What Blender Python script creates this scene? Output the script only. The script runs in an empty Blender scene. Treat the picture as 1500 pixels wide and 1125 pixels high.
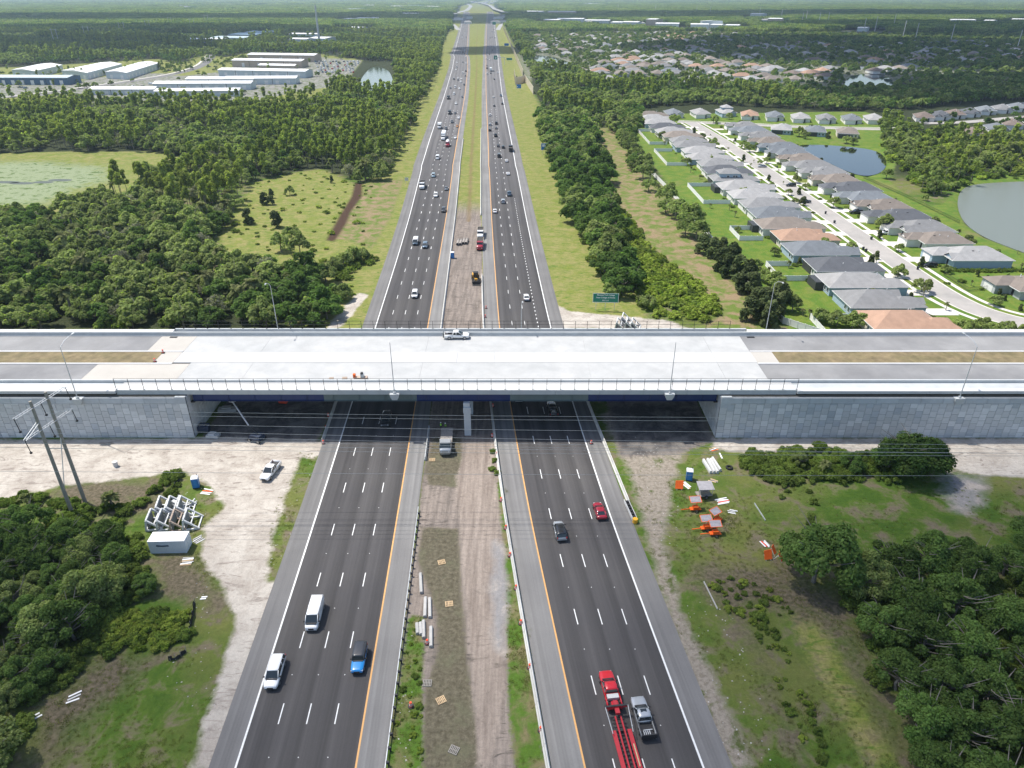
import bpy, math, random
import numpy as np
from mathutils import Vector, Matrix
rnd = random.Random(7); rng = np.random.default_rng(7)
R = math.radians
S = bpy.context.scene
COL = S.collection
# ------------------------------------------------------------------ camera, sky, sun, exposure
CAM_H = 83.0; PITCH = 28.8; FPX = 1041.0
cam = bpy.data.cameras.new('camera'); cam.sensor_width = 36; cam.lens = 36*FPX/1500
cam.clip_start = 1; cam.clip_end = 60000
camo = bpy.data.objects.new('camera', cam); COL.objects.link(camo)
camo.location = (0, 0, CAM_H); camo.rotation_euler = (R(90-PITCH), 0, 0); S.camera = camo
SUN = Vector((-0.45, 0.25, 1.0)).normalized()
w = bpy.data.worlds.new('World'); S.world = w; w.use_nodes = True
nt = w.node_tree; nt.nodes.clear()
sky = nt.nodes.new('ShaderNodeTexSky'); sky.sky_type = 'NISHITA'; sky.sun_disc = False
sky.sun_elevation = math.asin(SUN.z); sky.sun_rotation = math.atan2(SUN.x, SUN.y)
sky.altitude = 80; sky.air_density = 1.0; sky.dust_density = 1.6; sky.ozone_density = 1.0
bg = nt.nodes.new('ShaderNodeBackground'); bg.inputs[1].default_value = 0.15
wo = nt.nodes.new('ShaderNodeOutputWorld')
nt.links.new(sky.outputs[0], bg.inputs[0]); nt.links.new(bg.outputs[0], wo.inputs[0])
sl = bpy.data.lights.new('sun', 'SUN'); sl.energy = 4.6; sl.angle = R(0.6); sl.color = (1.0, 0.955, 0.88)
so = bpy.data.objects.new('sun', sl); COL.objects.link(so); so.location = SUN*400
so.rotation_euler = (-SUN).to_track_quat('-Z', 'Y').to_euler()
S.view_settings.view_transform = 'Standard'; S.view_settings.look = 'None'
S.view_settings.exposure = 0.40; S.view_settings.gamma = 1; S.view_settings.use_curve_mapping = False
S.cycles.max_bounces = 6; S.cycles.diffuse_bounces = 3; S.cycles.glossy_bounces = 2
S.cycles.transmission_bounces = 2; S.cycles.transparent_max_bounces = 6; S.cycles.volume_bounces = 0

_th = R(PITCH)
def G(px, py, z=0.0):
    """ground point seen at a photo pixel"""
    v = (py-562.5)/FPX; den = math.sin(_th)+v*math.cos(_th); k = (CAM_H-z)/den
    return ((px-750)/FPX*k, k*(math.cos(_th)-v*math.sin(_th)))
def PP(pts, z=0.0): return [G(x, y, z) for x, y in pts]

# ------------------------------------------------------------------ materials
def _n(nt, t, **kw):
    n = nt.nodes.new(t)
    for k, v in kw.items(): setattr(n, k, v)
    return n
def newmat(name):
    m = bpy.data.materials.new(name); m.use_nodes = True
    t = m.node_tree; t.nodes.clear()
    o = _n(t, 'ShaderNodeOutputMaterial'); b = _n(t, 'ShaderNodeBsdfPrincipled')
    t.links.new(b.outputs[0], o.inputs[0]); return m, t, b, o
def noise(t, scale, detail=3, rough=.55, coord=None, dist=0):
    n = _n(t, 'ShaderNodeTexNoise'); n.inputs['Scale'].default_value = scale
    n.inputs['Detail'].default_value = detail; n.inputs['Roughness'].default_value = rough
    n.inputs['Distortion'].default_value = dist
    if coord is not None: t.links.new(coord, n.inputs['Vector'])
    return n.outputs[0]
def mathn(t, op, a, b=None, clamp=False):
    n = _n(t, 'ShaderNodeMath', operation=op); n.use_clamp = clamp
    for i, v in enumerate((a, b)):
        if v is None: continue
        if isinstance(v, (int, float)): n.inputs[i].default_value = v
        else: t.links.new(v, n.inputs[i])
    return n.outputs[0]
def mapr(t, v, a, b, c, d):
    n = _n(t, 'ShaderNodeMapRange'); t.links.new(v, n.inputs[0])
    for i, x in enumerate((a, b, c, d)): n.inputs[i+1].default_value = x
    return n.outputs[0]
def mixc(t, f, a, b, mode='MIX'):
    n = _n(t, 'ShaderNodeMix', data_type='RGBA', blend_type=mode)
    if isinstance(f, (int, float)): n.inputs[0].default_value = f
    else: t.links.new(f, n.inputs[0])
    for s, v in ((6, a), (7, b)):
        if isinstance(v, tuple): n.inputs[s].default_value = (*v[:3], 1)
        else: t.links.new(v, n.inputs[s])
    return n.outputs[2]
_mc = {}
def M(name, col, rough=.7, var=.18, scale=2.0, metal=0.0, objvar=0.0, bump=0.0, spec=None, coat=0.0, col2=None, fine=None):
    if name in _mc: return _mc[name]
    m, t, b, o = newmat(name)
    tc = _n(t, 'ShaderNodeTexCoord').outputs['Object']
    n1 = noise(t, scale, 4, .6, tc)
    f = mapr(t, n1, .25, .75, 1-var, 1+var)
    if objvar:
        oi = _n(t, 'ShaderNodeObjectInfo').outputs['Random']
        f = mathn(t, 'MULTIPLY', f, mapr(t, oi, 0, 1, 1-objvar, 1+objvar))
    cc = _n(t, 'ShaderNodeCombineColor')
    for i in range(3): t.links.new(f, cc.inputs[i])
    base = col if col2 is None else mixc(t, mapr(t, noise(t, scale*.37, 5, .65, tc), .38, .62, 0, 1), col, col2)
    t.links.new(mixc(t, 1.0, base, cc.outputs[0], 'MULTIPLY'), b.inputs['Base Color'])
    b.inputs['Roughness'].default_value = rough; b.inputs['Metallic'].default_value = metal
    if spec is not None: b.inputs['Specular IOR Level'].default_value = spec
    if coat: b.inputs['Coat Weight'].default_value = coat; b.inputs['Coat Roughness'].default_value = .06
    if bump:
        bn = _n(t, 'ShaderNodeBump'); bn.inputs['Strength'].default_value = bump; bn.inputs['Distance'].default_value = .1
        t.links.new(noise(t, fine or scale*4, 4, .6, tc), bn.inputs['Height']); t.links.new(bn.outputs[0], b.inputs['Normal'])
    _mc[name] = m; return m

def leafmat(name, a, b_, c, trans=.50):
    m = bpy.data.materials.new(name); m.use_nodes = True; t = m.node_tree; t.nodes.clear()
    o = _n(t, 'ShaderNodeOutputMaterial'); d = _n(t, 'ShaderNodeBsdfDiffuse'); tr = _n(t, 'ShaderNodeBsdfTranslucent')
    mx = _n(t, 'ShaderNodeMixShader'); mx.inputs[0].default_value = trans
    g = _n(t, 'ShaderNodeNewGeometry').outputs['Random Per Island']
    oi = _n(t, 'ShaderNodeObjectInfo').outputs['Random']
    tc = _n(t, 'ShaderNodeTexCoord').outputs['Object']
    c1 = mixc(t, oi, a, b_)
    loc = _n(t, 'ShaderNodeObjectInfo').outputs['Location']
    patch = noise(t, .011, 4, .6, loc)
    c1 = mixc(t, mapr(t, patch, .42, .62, 0, .75), c1, c)
    c2 = mixc(t, mapr(t, noise(t, .5, 3, .6, tc), .35, .68, 0, .9), c1, c)
    f = mathn(t, 'MULTIPLY', mapr(t, g, 0, 1, .6, 1.5), mapr(t, _n(t, 'ShaderNodeObjectInfo').outputs['Random'], 0, 1, .78, 1.25))
    cc = _n(t, 'ShaderNodeCombineColor')
    for i in range(3): t.links.new(f, cc.inputs[i])
    col = mixc(t, 1.0, c2, cc.outputs[0], 'MULTIPLY')
    t.links.new(col, d.inputs[0]); t.links.new(mixc(t, 1.0, col, (1.3, 1.5, .6), 'MULTIPLY'), tr.inputs[0])
    t.links.new(d.outputs[0], mx.inputs[1]); t.links.new(tr.outputs[0], mx.inputs[2]); t.links.new(mx.outputs[0], o.inputs[0])
    return m

# ------------------------------------------------------------------ mesh helpers
def mesh_np(name, V, F, mats=(), mi=None, smooth=False, uv=None):
    """V (n,3), F (m,k) constant k"""
    me = bpy.data.meshes.new(name); V = np.asarray(V, np.float32); F = np.asarray(F, np.int32)
    k = F.shape[1]
    me.vertices.add(len(V)); me.vertices.foreach_set('co', V.ravel())
    me.loops.add(F.size); me.loops.foreach_set('vertex_index', F.ravel())
    me.polygons.add(len(F)); me.polygons.foreach_set('loop_start', np.arange(0, F.size, k, dtype=np.int32))
    for m in mats: me.materials.append(m)
    if mi is not None: me.polygons.foreach_set('material_index', np.asarray(mi, np.int32))
    me.polygons.foreach_set('use_smooth', np.full(len(F), smooth))
    if uv is not None:
        l = me.uv_layers.new(name='UVMap'); l.data.foreach_set('uv', np.asarray(uv, np.float32)[F.ravel()].ravel())
    me.update(calc_edges=True); return me

class MB:
    def __init__(s): s.v = []; s.f = []; s.m = []; s.mi = 0
    def add(s, vs, fs):
        o = len(s.v); s.v += [tuple(v) for v in vs]; s.f += [tuple(i+o for i in f) for f in fs]; s.m += [s.mi]*len(fs); return s
    def box(s, x0, x1, y0, y1, z0, z1):
        return s.add([(x0,y0,z0),(x1,y0,z0),(x1,y1,z0),(x0,y1,z0),(x0,y0,z1),(x1,y0,z1),(x1,y1,z1),(x0,y1,z1)],
              [(0,3,2,1),(4,5,6,7),(0,1,5,4),(1,2,6,5),(2,3,7,6),(3,0,4,7)])
    def prism(s, pts, z0, z1):
        n = len(pts)
        return s.add([(x,y,z0) for x,y in pts]+[(x,y,z1) for x,y in pts],
              [tuple(range(n))[::-1], tuple(range(n,2*n))]+[(i,(i+1)%n,n+(i+1)%n,n+i) for i in range(n)])
    def cyl(s, c, r, h, n=10, axis='z', r2=None):
        r2 = r if r2 is None else r2; vs = []
        for k, (rr, hh) in enumerate(((r, 0), (r2, h))):
            for i in range(n):
                a = 2*math.pi*i/n; p = (rr*math.cos(a), rr*math.sin(a), hh)
                if axis == 'x': p = (p[2], p[0], p[1])
                if axis == 'y': p = (p[0], p[2], p[1])
                vs.append((c[0]+p[0], c[1]+p[1], c[2]+p[2]))
        return s.add(vs, [tuple(range(n))[::-1], tuple(range(n,2*n))]+[(i,(i+1)%n,n+(i+1)%n,n+i) for i in range(n)])
    def tube(s, p0, p1, r, n=6, r2=None):
        p0 = Vector(p0); p1 = Vector(p1); d = (p1-p0)
        if d.length < 1e-6: return s
        q = d.to_track_quat('Z', 'Y').to_matrix(); r2 = r if r2 is None else r2
        vs = [p0+q@Vector((r*math.cos(2*math.pi*i/n), r*math.sin(2*math.pi*i/n), 0)) for i in range(n)]
        vs += [p1+q@Vector((r2*math.cos(2*math.pi*i/n), r2*math.sin(2*math.pi*i/n), 0)) for i in range(n)]
        return s.add(vs, [tuple(range(n))[::-1], tuple(range(n,2*n))]+[(i,(i+1)%n,n+(i+1)%n,n+i) for i in range(n)])
    def bar(s, p0, p1, wd, ht, up=(0,0,1)):
        p0 = Vector(p0); p1 = Vector(p1); d = (p1-p0).normalized(); up = Vector(up)
        sx = d.cross(up)
        if sx.length < 1e-4: sx = Vector((1,0,0))
        sx.normalize(); uz = sx.cross(d)
        c = [(-1,-1),(1,-1),(1,1),(-1,1)]
        vs = [p+sx*(a*wd/2)+uz*(b*ht/2) for p in (p0,p1) for a,b in c]
        return s.add(vs, [(0,1,2,3),(7,6,5,4),(0,4,5,1),(1,5,6,2),(2,6,7,3),(3,7,4,0)])
    def loft(s, rings, cap=True, closed=True):
        n = len(rings[0]); o = []
        for r in rings: o += list(r)
        fs = []
        for k in range(len(rings)-1):
            for i in range(n if closed else n-1):
                j = (i+1)%n; fs.append((k*n+i, k*n+j, (k+1)*n+j, (k+1)*n+i))
        if cap: fs += [tuple(range(n))[::-1], tuple(range((len(rings)-1)*n, len(rings)*n))]
        return s.add(o, fs)
    def mesh(s, name, mats, smooth=False):
        me = bpy.data.meshes.new(name); me.from_pydata(s.v, [], s.f)
        for m in (mats if isinstance(mats, (list, tuple)) else [mats]): me.materials.append(m)
        me.polygons.foreach_set('material_index', s.m)
        if smooth: me.polygons.foreach_set('use_smooth', [True]*len(s.f))
        me.update(); return me
    def build(s, name, mats, parent=None, loc=None, rz=0, smooth=False):
        return link(name, s.mesh(name, mats, smooth), parent, loc, rz)
def link(name, me, parent=None, loc=None, rz=0, scale=None):
    o = bpy.data.objects.new(name, me); COL.objects.link(o)
    if parent is not None: o.parent = parent
    if loc is not None: o.location = loc
    if rz: o.rotation_euler = (0, 0, rz)
    if scale is not None: o.scale = (scale,)*3 if isinstance(scale, (int, float)) else scale
    return o
def thing(name, label, cat, loc=(0,0,0), rz=0, group=None, scale=None):
    o = link(name, None, None, loc, rz, scale); return tag(o, label, cat, group)
def tag(o, label, cat, group=None, kind=None):
    o['label'] = label; o['category'] = cat
    if group: o['group'] = group
    if kind: o['kind'] = kind
    return o
def struct(o, label=None, kind='structure'):
    o['kind'] = kind
    if label: o['label'] = label
    return o
ORD = ['first','second','third','fourth','fifth','sixth','seventh','eighth','ninth','tenth','eleventh','twelfth','thirteenth','fourteenth','fifteenth','sixteenth','seventeenth','eighteenth','nineteenth','twentieth']
def ordn(i):
    if i < 20: return ORD[i]
    t = ['twenty','thirty','forty','fifty','sixty','seventy','eighty'][(i+1)//10-2]; r = (i+1) % 10
    return (t[:-1]+'ieth') if r == 0 else t+'-'+ORD[r-1]
def inpoly(P, poly):
    x, y = P[:,0], P[:,1]; c = np.zeros(len(P), bool); n = len(poly)
    for i in range(n):
        x0, y0 = poly[i]; x1, y1 = poly[(i+1) % n]
        if y0 == y1: continue
        k = ((y0 > y) != (y1 > y)) & (x < (x1-x0)*(y-y0)/(y1-y0)+x0); c ^= k
    return c
def sdist(P, poly):
    """signed distance, + inside"""
    d = np.full(len(P), 1e9); n = len(poly)
    for i in range(n):
        a = np.array(poly[i]); b = np.array(poly[(i+1) % n]); ab = b-a; L = (ab**2).sum()+1e-9
        t = np.clip(((P-a)@ab)/L, 0, 1); q = a+t[:,None]*ab
        d = np.minimum(d, np.hypot(*(P-q).T))
    return np.where(inpoly(P, poly), d, -d)

# ------------------------------------------------------------------ the highway's alignment (metres, from the photograph)
_Y = [0, 53.5, 102.5, 142, 184, 247, 301, 450, 720, 979, 1364, 2008, 3730, 6000]
_LO = [-17.3, -19.1, -20.8, -22.3, -23.9, -26.1, -28.0, -34.4, -44.2, -56, -78, -111, -200, -330]
_LWd = [14.7, 14.7, 14.7, 14.7, 14.8, 15.0, 15.6, 17.7, 19.0, 19.2, 19.6, 20, 22, 22]
_RO = [15.5, 8.9, 3.1, -0.5, -3.6, -6.5, -8.8, -14.4, -24.5, -33, -45, -65, -112, -190]
_RWd = [14.5, 14.5, 14.5, 14.5, 14.5, 14.5, 14.6, 14.8, 15, 16.5, 19, 21, 24, 24]
_yy = np.concatenate([np.arange(0, 400, 4.), np.arange(400, 1200, 12.), np.arange(1200, 6001, 60.)])
def _sm(vals):
    v = np.interp(_yy, _Y, vals)
    for _ in range(12): v[1:-1] = (v[:-2]+2*v[1:-1]+v[2:])/4
    return v
_c = {'LO': _sm(_LO), 'LWd': _sm(_LWd), 'RO': _sm(_RO), 'RWd': _sm(_RWd)}
def rf(k, Y): return np.interp(Y, _yy, _c[k])
def LO(Y): return rf('LO', Y)
def LW(Y): return rf('LO', Y)-rf('LWd', Y)
def RO(Y): return rf('RO', Y)
def RW(Y): return rf('RO', Y)+rf('RWd', Y)
def LSO(Y): return LW(Y)-np.interp(Y, [0, 102, 180, 300, 450, 900], [3.2, 3.4, 3.8, 4.2, 4.6, 5.0])
def LSI(Y): return LO(Y)+3.6
def RSI(Y): return RO(Y)-4.1
def RSO(Y): return RW(Y)+np.interp(Y, [0, 102, 142, 180, 300, 900], [3.6, 3.6, 3.6, 3.8, 4.0, 4.4])
# ------------------------------------------------------------------ ground
SAND = PP([(-60,645),(270,642),(330,640),(478,645),(470,668),(440,672),(420,725),(398,800),(390,852),(420,850),(365,1010),(318,1130),(278,1130),(300,1050),(322,1000),(332,950),(345,905),(330,868),(292,815),(300,770),(328,742),(305,706),(262,690),(200,700),(90,712),(-60,745)])
SAND2 = PP([(500,480),(540,432),(524,428),(486,470),(478,482)])
SAND3 = PP([(905,600),(950,598),(1000,660),(985,720),(972,790),(1000,900),(1050,1000),(1105,1130),(1072,1130),(1030,1040),(975,900),(945,780),(925,700),(880,605)])
SAND4 = PP([(1380,695),(1440,700),(1438,740),(1405,750),(1385,725)])
SANDR = PP([(1046,641),(1560,641),(1560,705),(1420,694),(1350,668),(1200,662),(1100,668),(1040,655)])
PADR = PP([(800,440),(838,456),(905,462),(985,470),(1010,482),(800,482)])
UNDL = [(-66,126),(-66,159),(-41,159),(-41,126)]
UNDR = [(22,120),(22,159),(43,159),(43,126),(34,121)]
MED = [(float(LSI(y))+.2, y) for y in (40,60,80,102,142,184,247,300,345)]+[(float(RSI(y))-.2, y) for y in (345,300,247,184,142,102,80,60,40)]
MEDG = PP([(600,900),(622,905),(618,1000),(620,1130),(560,1130),(585,1000)])
MEDG2 = PP([(728,700),(738,700),(752,760),(772,880),(800,1130),(755,1130),(745,1040),(742,900),(738,800)])
SOD1 = PP([(618,772),(672,775),(676,860),(683,950),(695,1040),(705,1130),(618,1130),(622,1010),(640,960),(640,900),(622,850),(612,820)])
SOD2 = PP([(634,640),(676,640),(678,715),(628,710),(622,690)])
BLUE1 = PP([(722,790),(738,800),(745,870),(738,960),(726,950),(718,880)])
TRACK = PP([(690,640),(722,640),(728,760),(738,880),(744,1000),(716,1130),(702,1130),(690,960),(676,800),(668,700)])
FIELD = PP([(505,440),(498,415),(470,400),(420,392),(322,385),(322,345),(350,300),(372,268),(425,254),(470,248),(520,270),(545,268),(530,440)])
TANF = PP([(480,350),(540,268),(592,262),(572,320),(545,365),(510,352)])
DITCH = PP([(478,352),(492,326),(500,312),(515,288),(520,268),(531,268),(530,288),(514,310),(507,328),(490,354)])
MARSH = PP([(-120,228),(100,222),(220,222),(292,236),(280,246),(232,262),(130,300),(60,316),(-120,320)])
MARSHW = PP([(-120,240),(60,237),(150,244),(166,262),(110,278),(60,300),(-120,302)])
LIND = PP([(-200,158),(-200,104),(40,98),(230,86),(262,95),(300,78),(330,85),(360,78),(470,80),(530,88),(512,112),(480,136),(430,148),(390,156),(130,152),(100,146),(40,158)])
PAVE1 = PP([(-200,142),(-200,122),(100,125),(128,113),(180,111),(233,106),(262,113),(240,126),(120,141)])
PAVE2 = PP([(130,143),(130,133),(225,129),(262,112),(320,106),(345,97),(364,88),(470,84),(530,89),(512,112),(480,128),(440,133),(380,147),(130,151)])
LAWN = [(78,178),(78,470),(92,560),(125,595),(280,600),(285,530),(235,480),(205,470),(172,460),(172,205),(190,176)]
LAWN3 = PP([(1135,200),(1300,204),(1312,240),(1300,262),(1330,290),(1350,302),(1380,300),(1395,285),(1405,262),(1500,253),(1620,250),(1620,265),(1500,266),(1425,271),(1404,300),(1414,328),(1500,373),(1620,425),(1620,440),(1420,365),(1300,300),(1190,225)])
LAWN2 = [(150,176),(150,330),(178,372),(186,330),(184,270),(196,235),(255,228),(255,176)]
MOWN = PP([(868,188),(908,186),(932,240),(1002,330),(1062,400),(1112,460),(1150,490),(1000,490),(1062,458),(1000,400),(952,360),(900,292)])
LIME = PP([(905,300),(950,360),(1000,400),(1062,455),(1056,472),(960,466),(935,440),(915,400),(895,350)])
OAKC = PP([(872,458),(848,388),(828,312),(813,262),(798,215),(788,175),(868,186),(885,250),(900,300),(905,350),(925,405),(935,440),(905,455)])
LAKE = PP([(1402,300),(1406,278),(1425,268),(1500,264),(1620,262),(1620,420),(1512,372),(1478,360),(1440,345),(1412,325)])
POND = PP([(1165,214),(1180,210),(1240,213),(1285,219),(1300,232),(1296,250),(1270,258),(1240,250),(1210,235),(1185,225)])
PONDL = PP([(524,128),(530,112),(545,96),(568,100),(577,118),(572,133),(548,137)])
PONDR = PP([(1236,120),(1248,108),(1290,108),(1312,118),(1300,130),(1240,128)])
PONDR2 = PP([(778,92),(782,80),(810,82),(838,92),(840,100),(790,100)])
FARH = PP([(752,128),(745,70),(800,44),(1000,40),(1540,50),(1540,112),(1340,118),(1320,140),(1180,132),(1000,120),(850,104)])
FARL = PP([(-200,30),(-200,8),(220,5),(220,16),(120,28)])

def axis(parts):
    o = []
    for a, b, s in parts: o += list(np.arange(a, b, s))
    return np.array(o)
def geo(a, b, s0, g):
    o = [a]; s = s0
    while o[-1] < b: o.append(o[-1]+s); s *= g
    return np.array(o)
xr = geo(128, 24000, 1.2, 1.045); xs = np.concatenate([-xr[::-1], axis([(-127, 128, 1.0)]), xr])
ys = np.concatenate([-geo(0, 3000, 20, 1.3)[::-1][:-1], axis([(0, 46, 4.), (46, 182, .8), (182, 340, 1.6)]), geo(340, 26000, 2.2, 1.03)])
XX, YY = np.meshgrid(xs, ys); P = np.stack([XX.ravel(), YY.ravel()], 1)
nx, ny = len(xs), len(ys)
def wt(polys, fade, box=True):
    o = np.full(len(P), -1e9)
    for p in polys:
        a = np.array(p); lo = a.min(0)-fade*3; hi = a.max(0)+fade*3
        k = ((P > lo) & (P < hi)).all(1)
        if k.any(): o[k] = np.maximum(o[k], sdist(P[k], p))
    return np.clip(o/(2*fade)+.5, 0, 1).astype(np.float32)
ROADSIDE = np.clip(np.minimum(P[:,0]-(LSO(P[:,1])-26), (RSO(P[:,1])+30)-P[:,0])/8, 0, 1).astype(np.float32)*(P[:,1] > 160)
MEDFAR = np.clip(np.minimum(P[:,0]-LO(P[:,1]), RO(P[:,1])-P[:,0])/2, 0, 1)*(P[:,1] > 300)
A = {}
A['sand'] = wt([SAND], 1.6)
A['sand'] = np.maximum(A['sand'], wt([SAND2, PADR, SANDR], 1.6)*.92)
A['gravel'] = wt([SAND3], 2.5)
A['dirt'] = np.maximum(wt([MED], .5)*np.clip((352-P[:,1])/75, 0, 1), wt([UNDL, UNDR], 1.5))
A['sod'] = wt([SOD1, SOD2], .7)
A['clay'] = np.maximum(wt([BLUE1], .9), wt([SAND4], 3))
A['verge'] = wt([MEDG, MEDG2], .7)
DRYV = PP([(1140,895),(1205,888),(1262,1000),(1335,1130),(1262,1130),(1195,1010)])
SCR = [PP([(1088,885),(1122,955),(1162,1060),(1184,1130),(1170,1130),(1146,1060),(1105,960),(1076,895)]), PP([(218,805),(290,805),(340,870),(330,905),(280,890),(228,880)]), PP([(60,1030),(150,955),(230,960),(190,1010),(130,1060),(90,1130),(20,1130)]), PP([(1000,820),(1150,825),(1250,880),(1240,930),(1120,890),(1060,900),(1020,870)]), PP([(1240,880),(1290,1000),(1330,1080),(1400,1150),(1340,1150),(1270,1050),(1225,930)]), PP([(100,700),(250,700),(270,740),(200,760),(60,740)])]
A['scrub_soil'] = wt(SCR, 3.5)*.82
A['track'] = wt([TRACK], .6)
A['lawn'] = np.maximum(wt([LAWN, LAWN2, LAWN3], 2), wt([MEDG, MEDG2], .5))
A['dry'] = np.clip(np.maximum(np.maximum(ROADSIDE*.8, wt([FIELD, MARSH, LIND], 5)), MEDFAR), 0, 1)
A['tan'] = np.maximum(wt([TANF, MOWN], 3), wt([DITCH], 1)*0)
A['ditch'] = wt([DITCH], 1.5)
A['pave'] = np.maximum(wt([PAVE1, PAVE2], 4), wt([FARH], 20)*.55)
A['dry'] = np.maximum(A['dry'], wt([DRYV], 2.5)*.62)
far = np.clip((P[:,1]-330)/80, 0, 1)*(1-ROADSIDE)*(1-A['lawn'])*(1-A['dry'])*(1-A['tan'])*(1-A['pave'])
A['floor'] = np.clip(far+wt([OAKC, PP([(-60,482),(488,482),(500,440),(480,410),(300,400),(0,340),(-200,330),(-200,482)])], 4), 0, 1)
A['marsh'] = wt([MARSHW], 14)
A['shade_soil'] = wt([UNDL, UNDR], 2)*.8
A['midline'] = np.clip(1-np.abs(P[:,0]-(LO(P[:,1])+RO(P[:,1]))/2)/3.4, 0, 1).astype(np.float32)*(P[:,1] > 290)*.6
idx = np.arange(nx*ny).reshape(ny, nx)
F = np.stack([idx[:-1,:-1], idx[:-1,1:], idx[1:,1:], idx[1:,:-1]], -1).reshape(-1, 4)
zz = np.zeros(len(P))
for p in (LAKE, POND, PONDL, PONDR, PONDR2):
    a = np.array(p); k = ((P > a.min(0)-9) & (P < a.max(0)+9)).all(1)
    if k.any(): zz[k] = np.minimum(zz[k], -np.clip(sdist(P[k], p)*.35+.7, 0, 2.2))
V = np.column_stack([P, zz])
gm, t, b, o = newmat('ground_cover')
geo_ = _n(t, 'ShaderNodeNewGeometry').outputs['Position']
n_big = noise(t, .035, 5, .62, geo_); n_mid = noise(t, .22, 5, .65, geo_, .4); n_fin = noise(t, 1.5, 5, .7, geo_); n_gr = noise(t, 9., 3, .7, geo_)
def attr(nm):
    a = _n(t, 'ShaderNodeAttribute'); a.attribute_name = nm; return a.outputs['Fac']
def layer(col, nm, c, amp=.9, sharp=3.5, nz=None):
    nz = nz or n_fin
    e = mathn(t, 'ADD', attr(nm), mathn(t, 'MULTIPLY', mathn(t, 'SUBTRACT', nz, .5), amp))
    f = mapr(t, e, .5-.5/sharp, .5+.5/sharp, 0, 1)
    f = mathn(t, 'MULTIPLY', f, mathn(t, 'GREATER_THAN', attr(nm), .01))
    return mixc(t, f, col, c)
def two(a, b_, n, lo=.4, hi=.6): return mixc(t, mapr(t, n, lo, hi, 0, 1), a, b_)
# waves stretched along the road for tyre tracks
mp = _n(t, 'ShaderNodeMapping'); t.links.new(geo_, mp.inputs[0]); mp.inputs['Scale'].default_value = (1, .06, 1); mp.inputs['Rotation'].default_value = (0, 0, R(-2.5))
n_trk = noise(t, 1.1, 5, .6, mp.outputs[0])
mp2 = _n(t, 'ShaderNodeMapping'); t.links.new(geo_, mp2.inputs[0]); mp2.inputs['Scale'].default_value = (.5, 1.6, 1); mp2.inputs['Rotation'].default_value = (0, 0, R(12)); n_swp = noise(t, .45, 6, .65, mp2.outputs[0], 1.8)
base = two(two(two((.055,.105,.014), (.095,.145,.022), n_mid, .4, .6), (.13,.14,.04), n_big, .45, .62), (.155,.13,.085), n_mid, .50, .64)
col = base
col = layer(col, 'floor', two((.018,.03,.010), (.045,.05,.022), n_fin), .3)
col = layer(col, 'dry', two(two((.155,.185,.036), (.245,.22,.085), n_mid, .38, .62), (.095,.15,.025), n_swp, .50, .62), .6)
col = layer(col, 'tan', two((.24,.18,.105), (.11,.155,.03), n_mid, .42, .58), .9, nz=n_mid)
col = layer(col, 'lawn', two(two((.08,.15,.02), (.135,.175,.03), n_mid), (.17,.165,.06), n_big, .58, .70), .3)
col = layer(col, 'pave', two(two((.26,.25,.23), (.17,.165,.16), n_mid, .4, .6), (.09,.12,.035), n_mid, .51, .57), .7)
col = layer(col, 'marsh', two(two((.27,.30,.20), (.16,.21,.09), n_fin, .42,.6), (.075,.12,.03), n_mid, .54, .62), 1.7, 2.0, n_mid)
col = layer(col, 'ditch', (.06,.035,.022), 1.1, 2)
col = layer(col, 'gravel', two(two((.32,.28,.23), (.18,.155,.12), n_fin, .4, .6), (.08,.10,.03), n_mid, .56, .66), .9, nz=n_mid)
dirt = two(two((.165,.14,.12), (.25,.21,.18), n_trk), (.105,.09,.078), n_swp, .54, .66)
col = layer(col, 'dirt', dirt, .9)
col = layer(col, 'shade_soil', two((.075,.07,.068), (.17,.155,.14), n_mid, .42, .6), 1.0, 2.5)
col = layer(col, 'scrub_soil', two((.085,.075,.045), (.14,.115,.08), n_fin), 1.3, 1.8, n_mid)
col = layer(col, 'midline', (.17,.12,.06), .8)
col = layer(col, 'sod', two(two((.085,.075,.05), (.13,.115,.08), n_fin, .38, .62), (.115,.11,.07), n_mid, .50, .66), 1.2, 2.2)
col = layer(col, 'track', two(two((.19,.155,.13), (.31,.26,.22), n_trk, .35, .65), (.15,.125,.105), n_swp, .58, .7), 1.1, 1.8)
col = layer(col, 'verge', two((.07,.13,.018), (.16,.14,.07), n_mid, .45, .62), 1.2, 2.5)
col = layer(col, 'clay', two((.24,.23,.225), (.36,.32,.28), n_mid, .52, .68), 1.3, 1.6, n_mid)
col = layer(col, 'sand', two(two(two((.36,.32,.275), (.47,.43,.375), n_mid), (.25,.215,.185), n_swp, .54, .66), (.20,.175,.155), n_fin, .60, .72), .9, nz=n_mid)
g1 = mapr(t, n_gr, .25, .75, .78, 1.22); g2 = mapr(t, n_fin, .25, .75, .8, 1.2); gg = mathn(t, 'MULTIPLY', g1, g2)
cc = _n(t, 'ShaderNodeCombineColor')
for i in range(3): t.links.new(gg, cc.inputs[i])
t.links.new(mixc(t, 1.0, col, cc.outputs[0], 'MULTIPLY'), b.inputs['Base Color'])
b.inputs['Roughness'].default_value = .95; b.inputs['Specular IOR Level'].default_value = .15
bn = _n(t, 'ShaderNodeBump'); bn.inputs['Strength'].default_value = .6; bn.inputs['Distance'].default_value = .25
t.links.new(n_fin, bn.inputs['Height']); t.links.new(bn.outputs[0], b.inputs['Normal'])
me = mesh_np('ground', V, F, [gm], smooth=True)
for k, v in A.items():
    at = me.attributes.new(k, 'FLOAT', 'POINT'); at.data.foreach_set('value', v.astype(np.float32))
struct(link('ground', me), 'flat ground of grass, sand, bare dirt and woodland floor')

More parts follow.
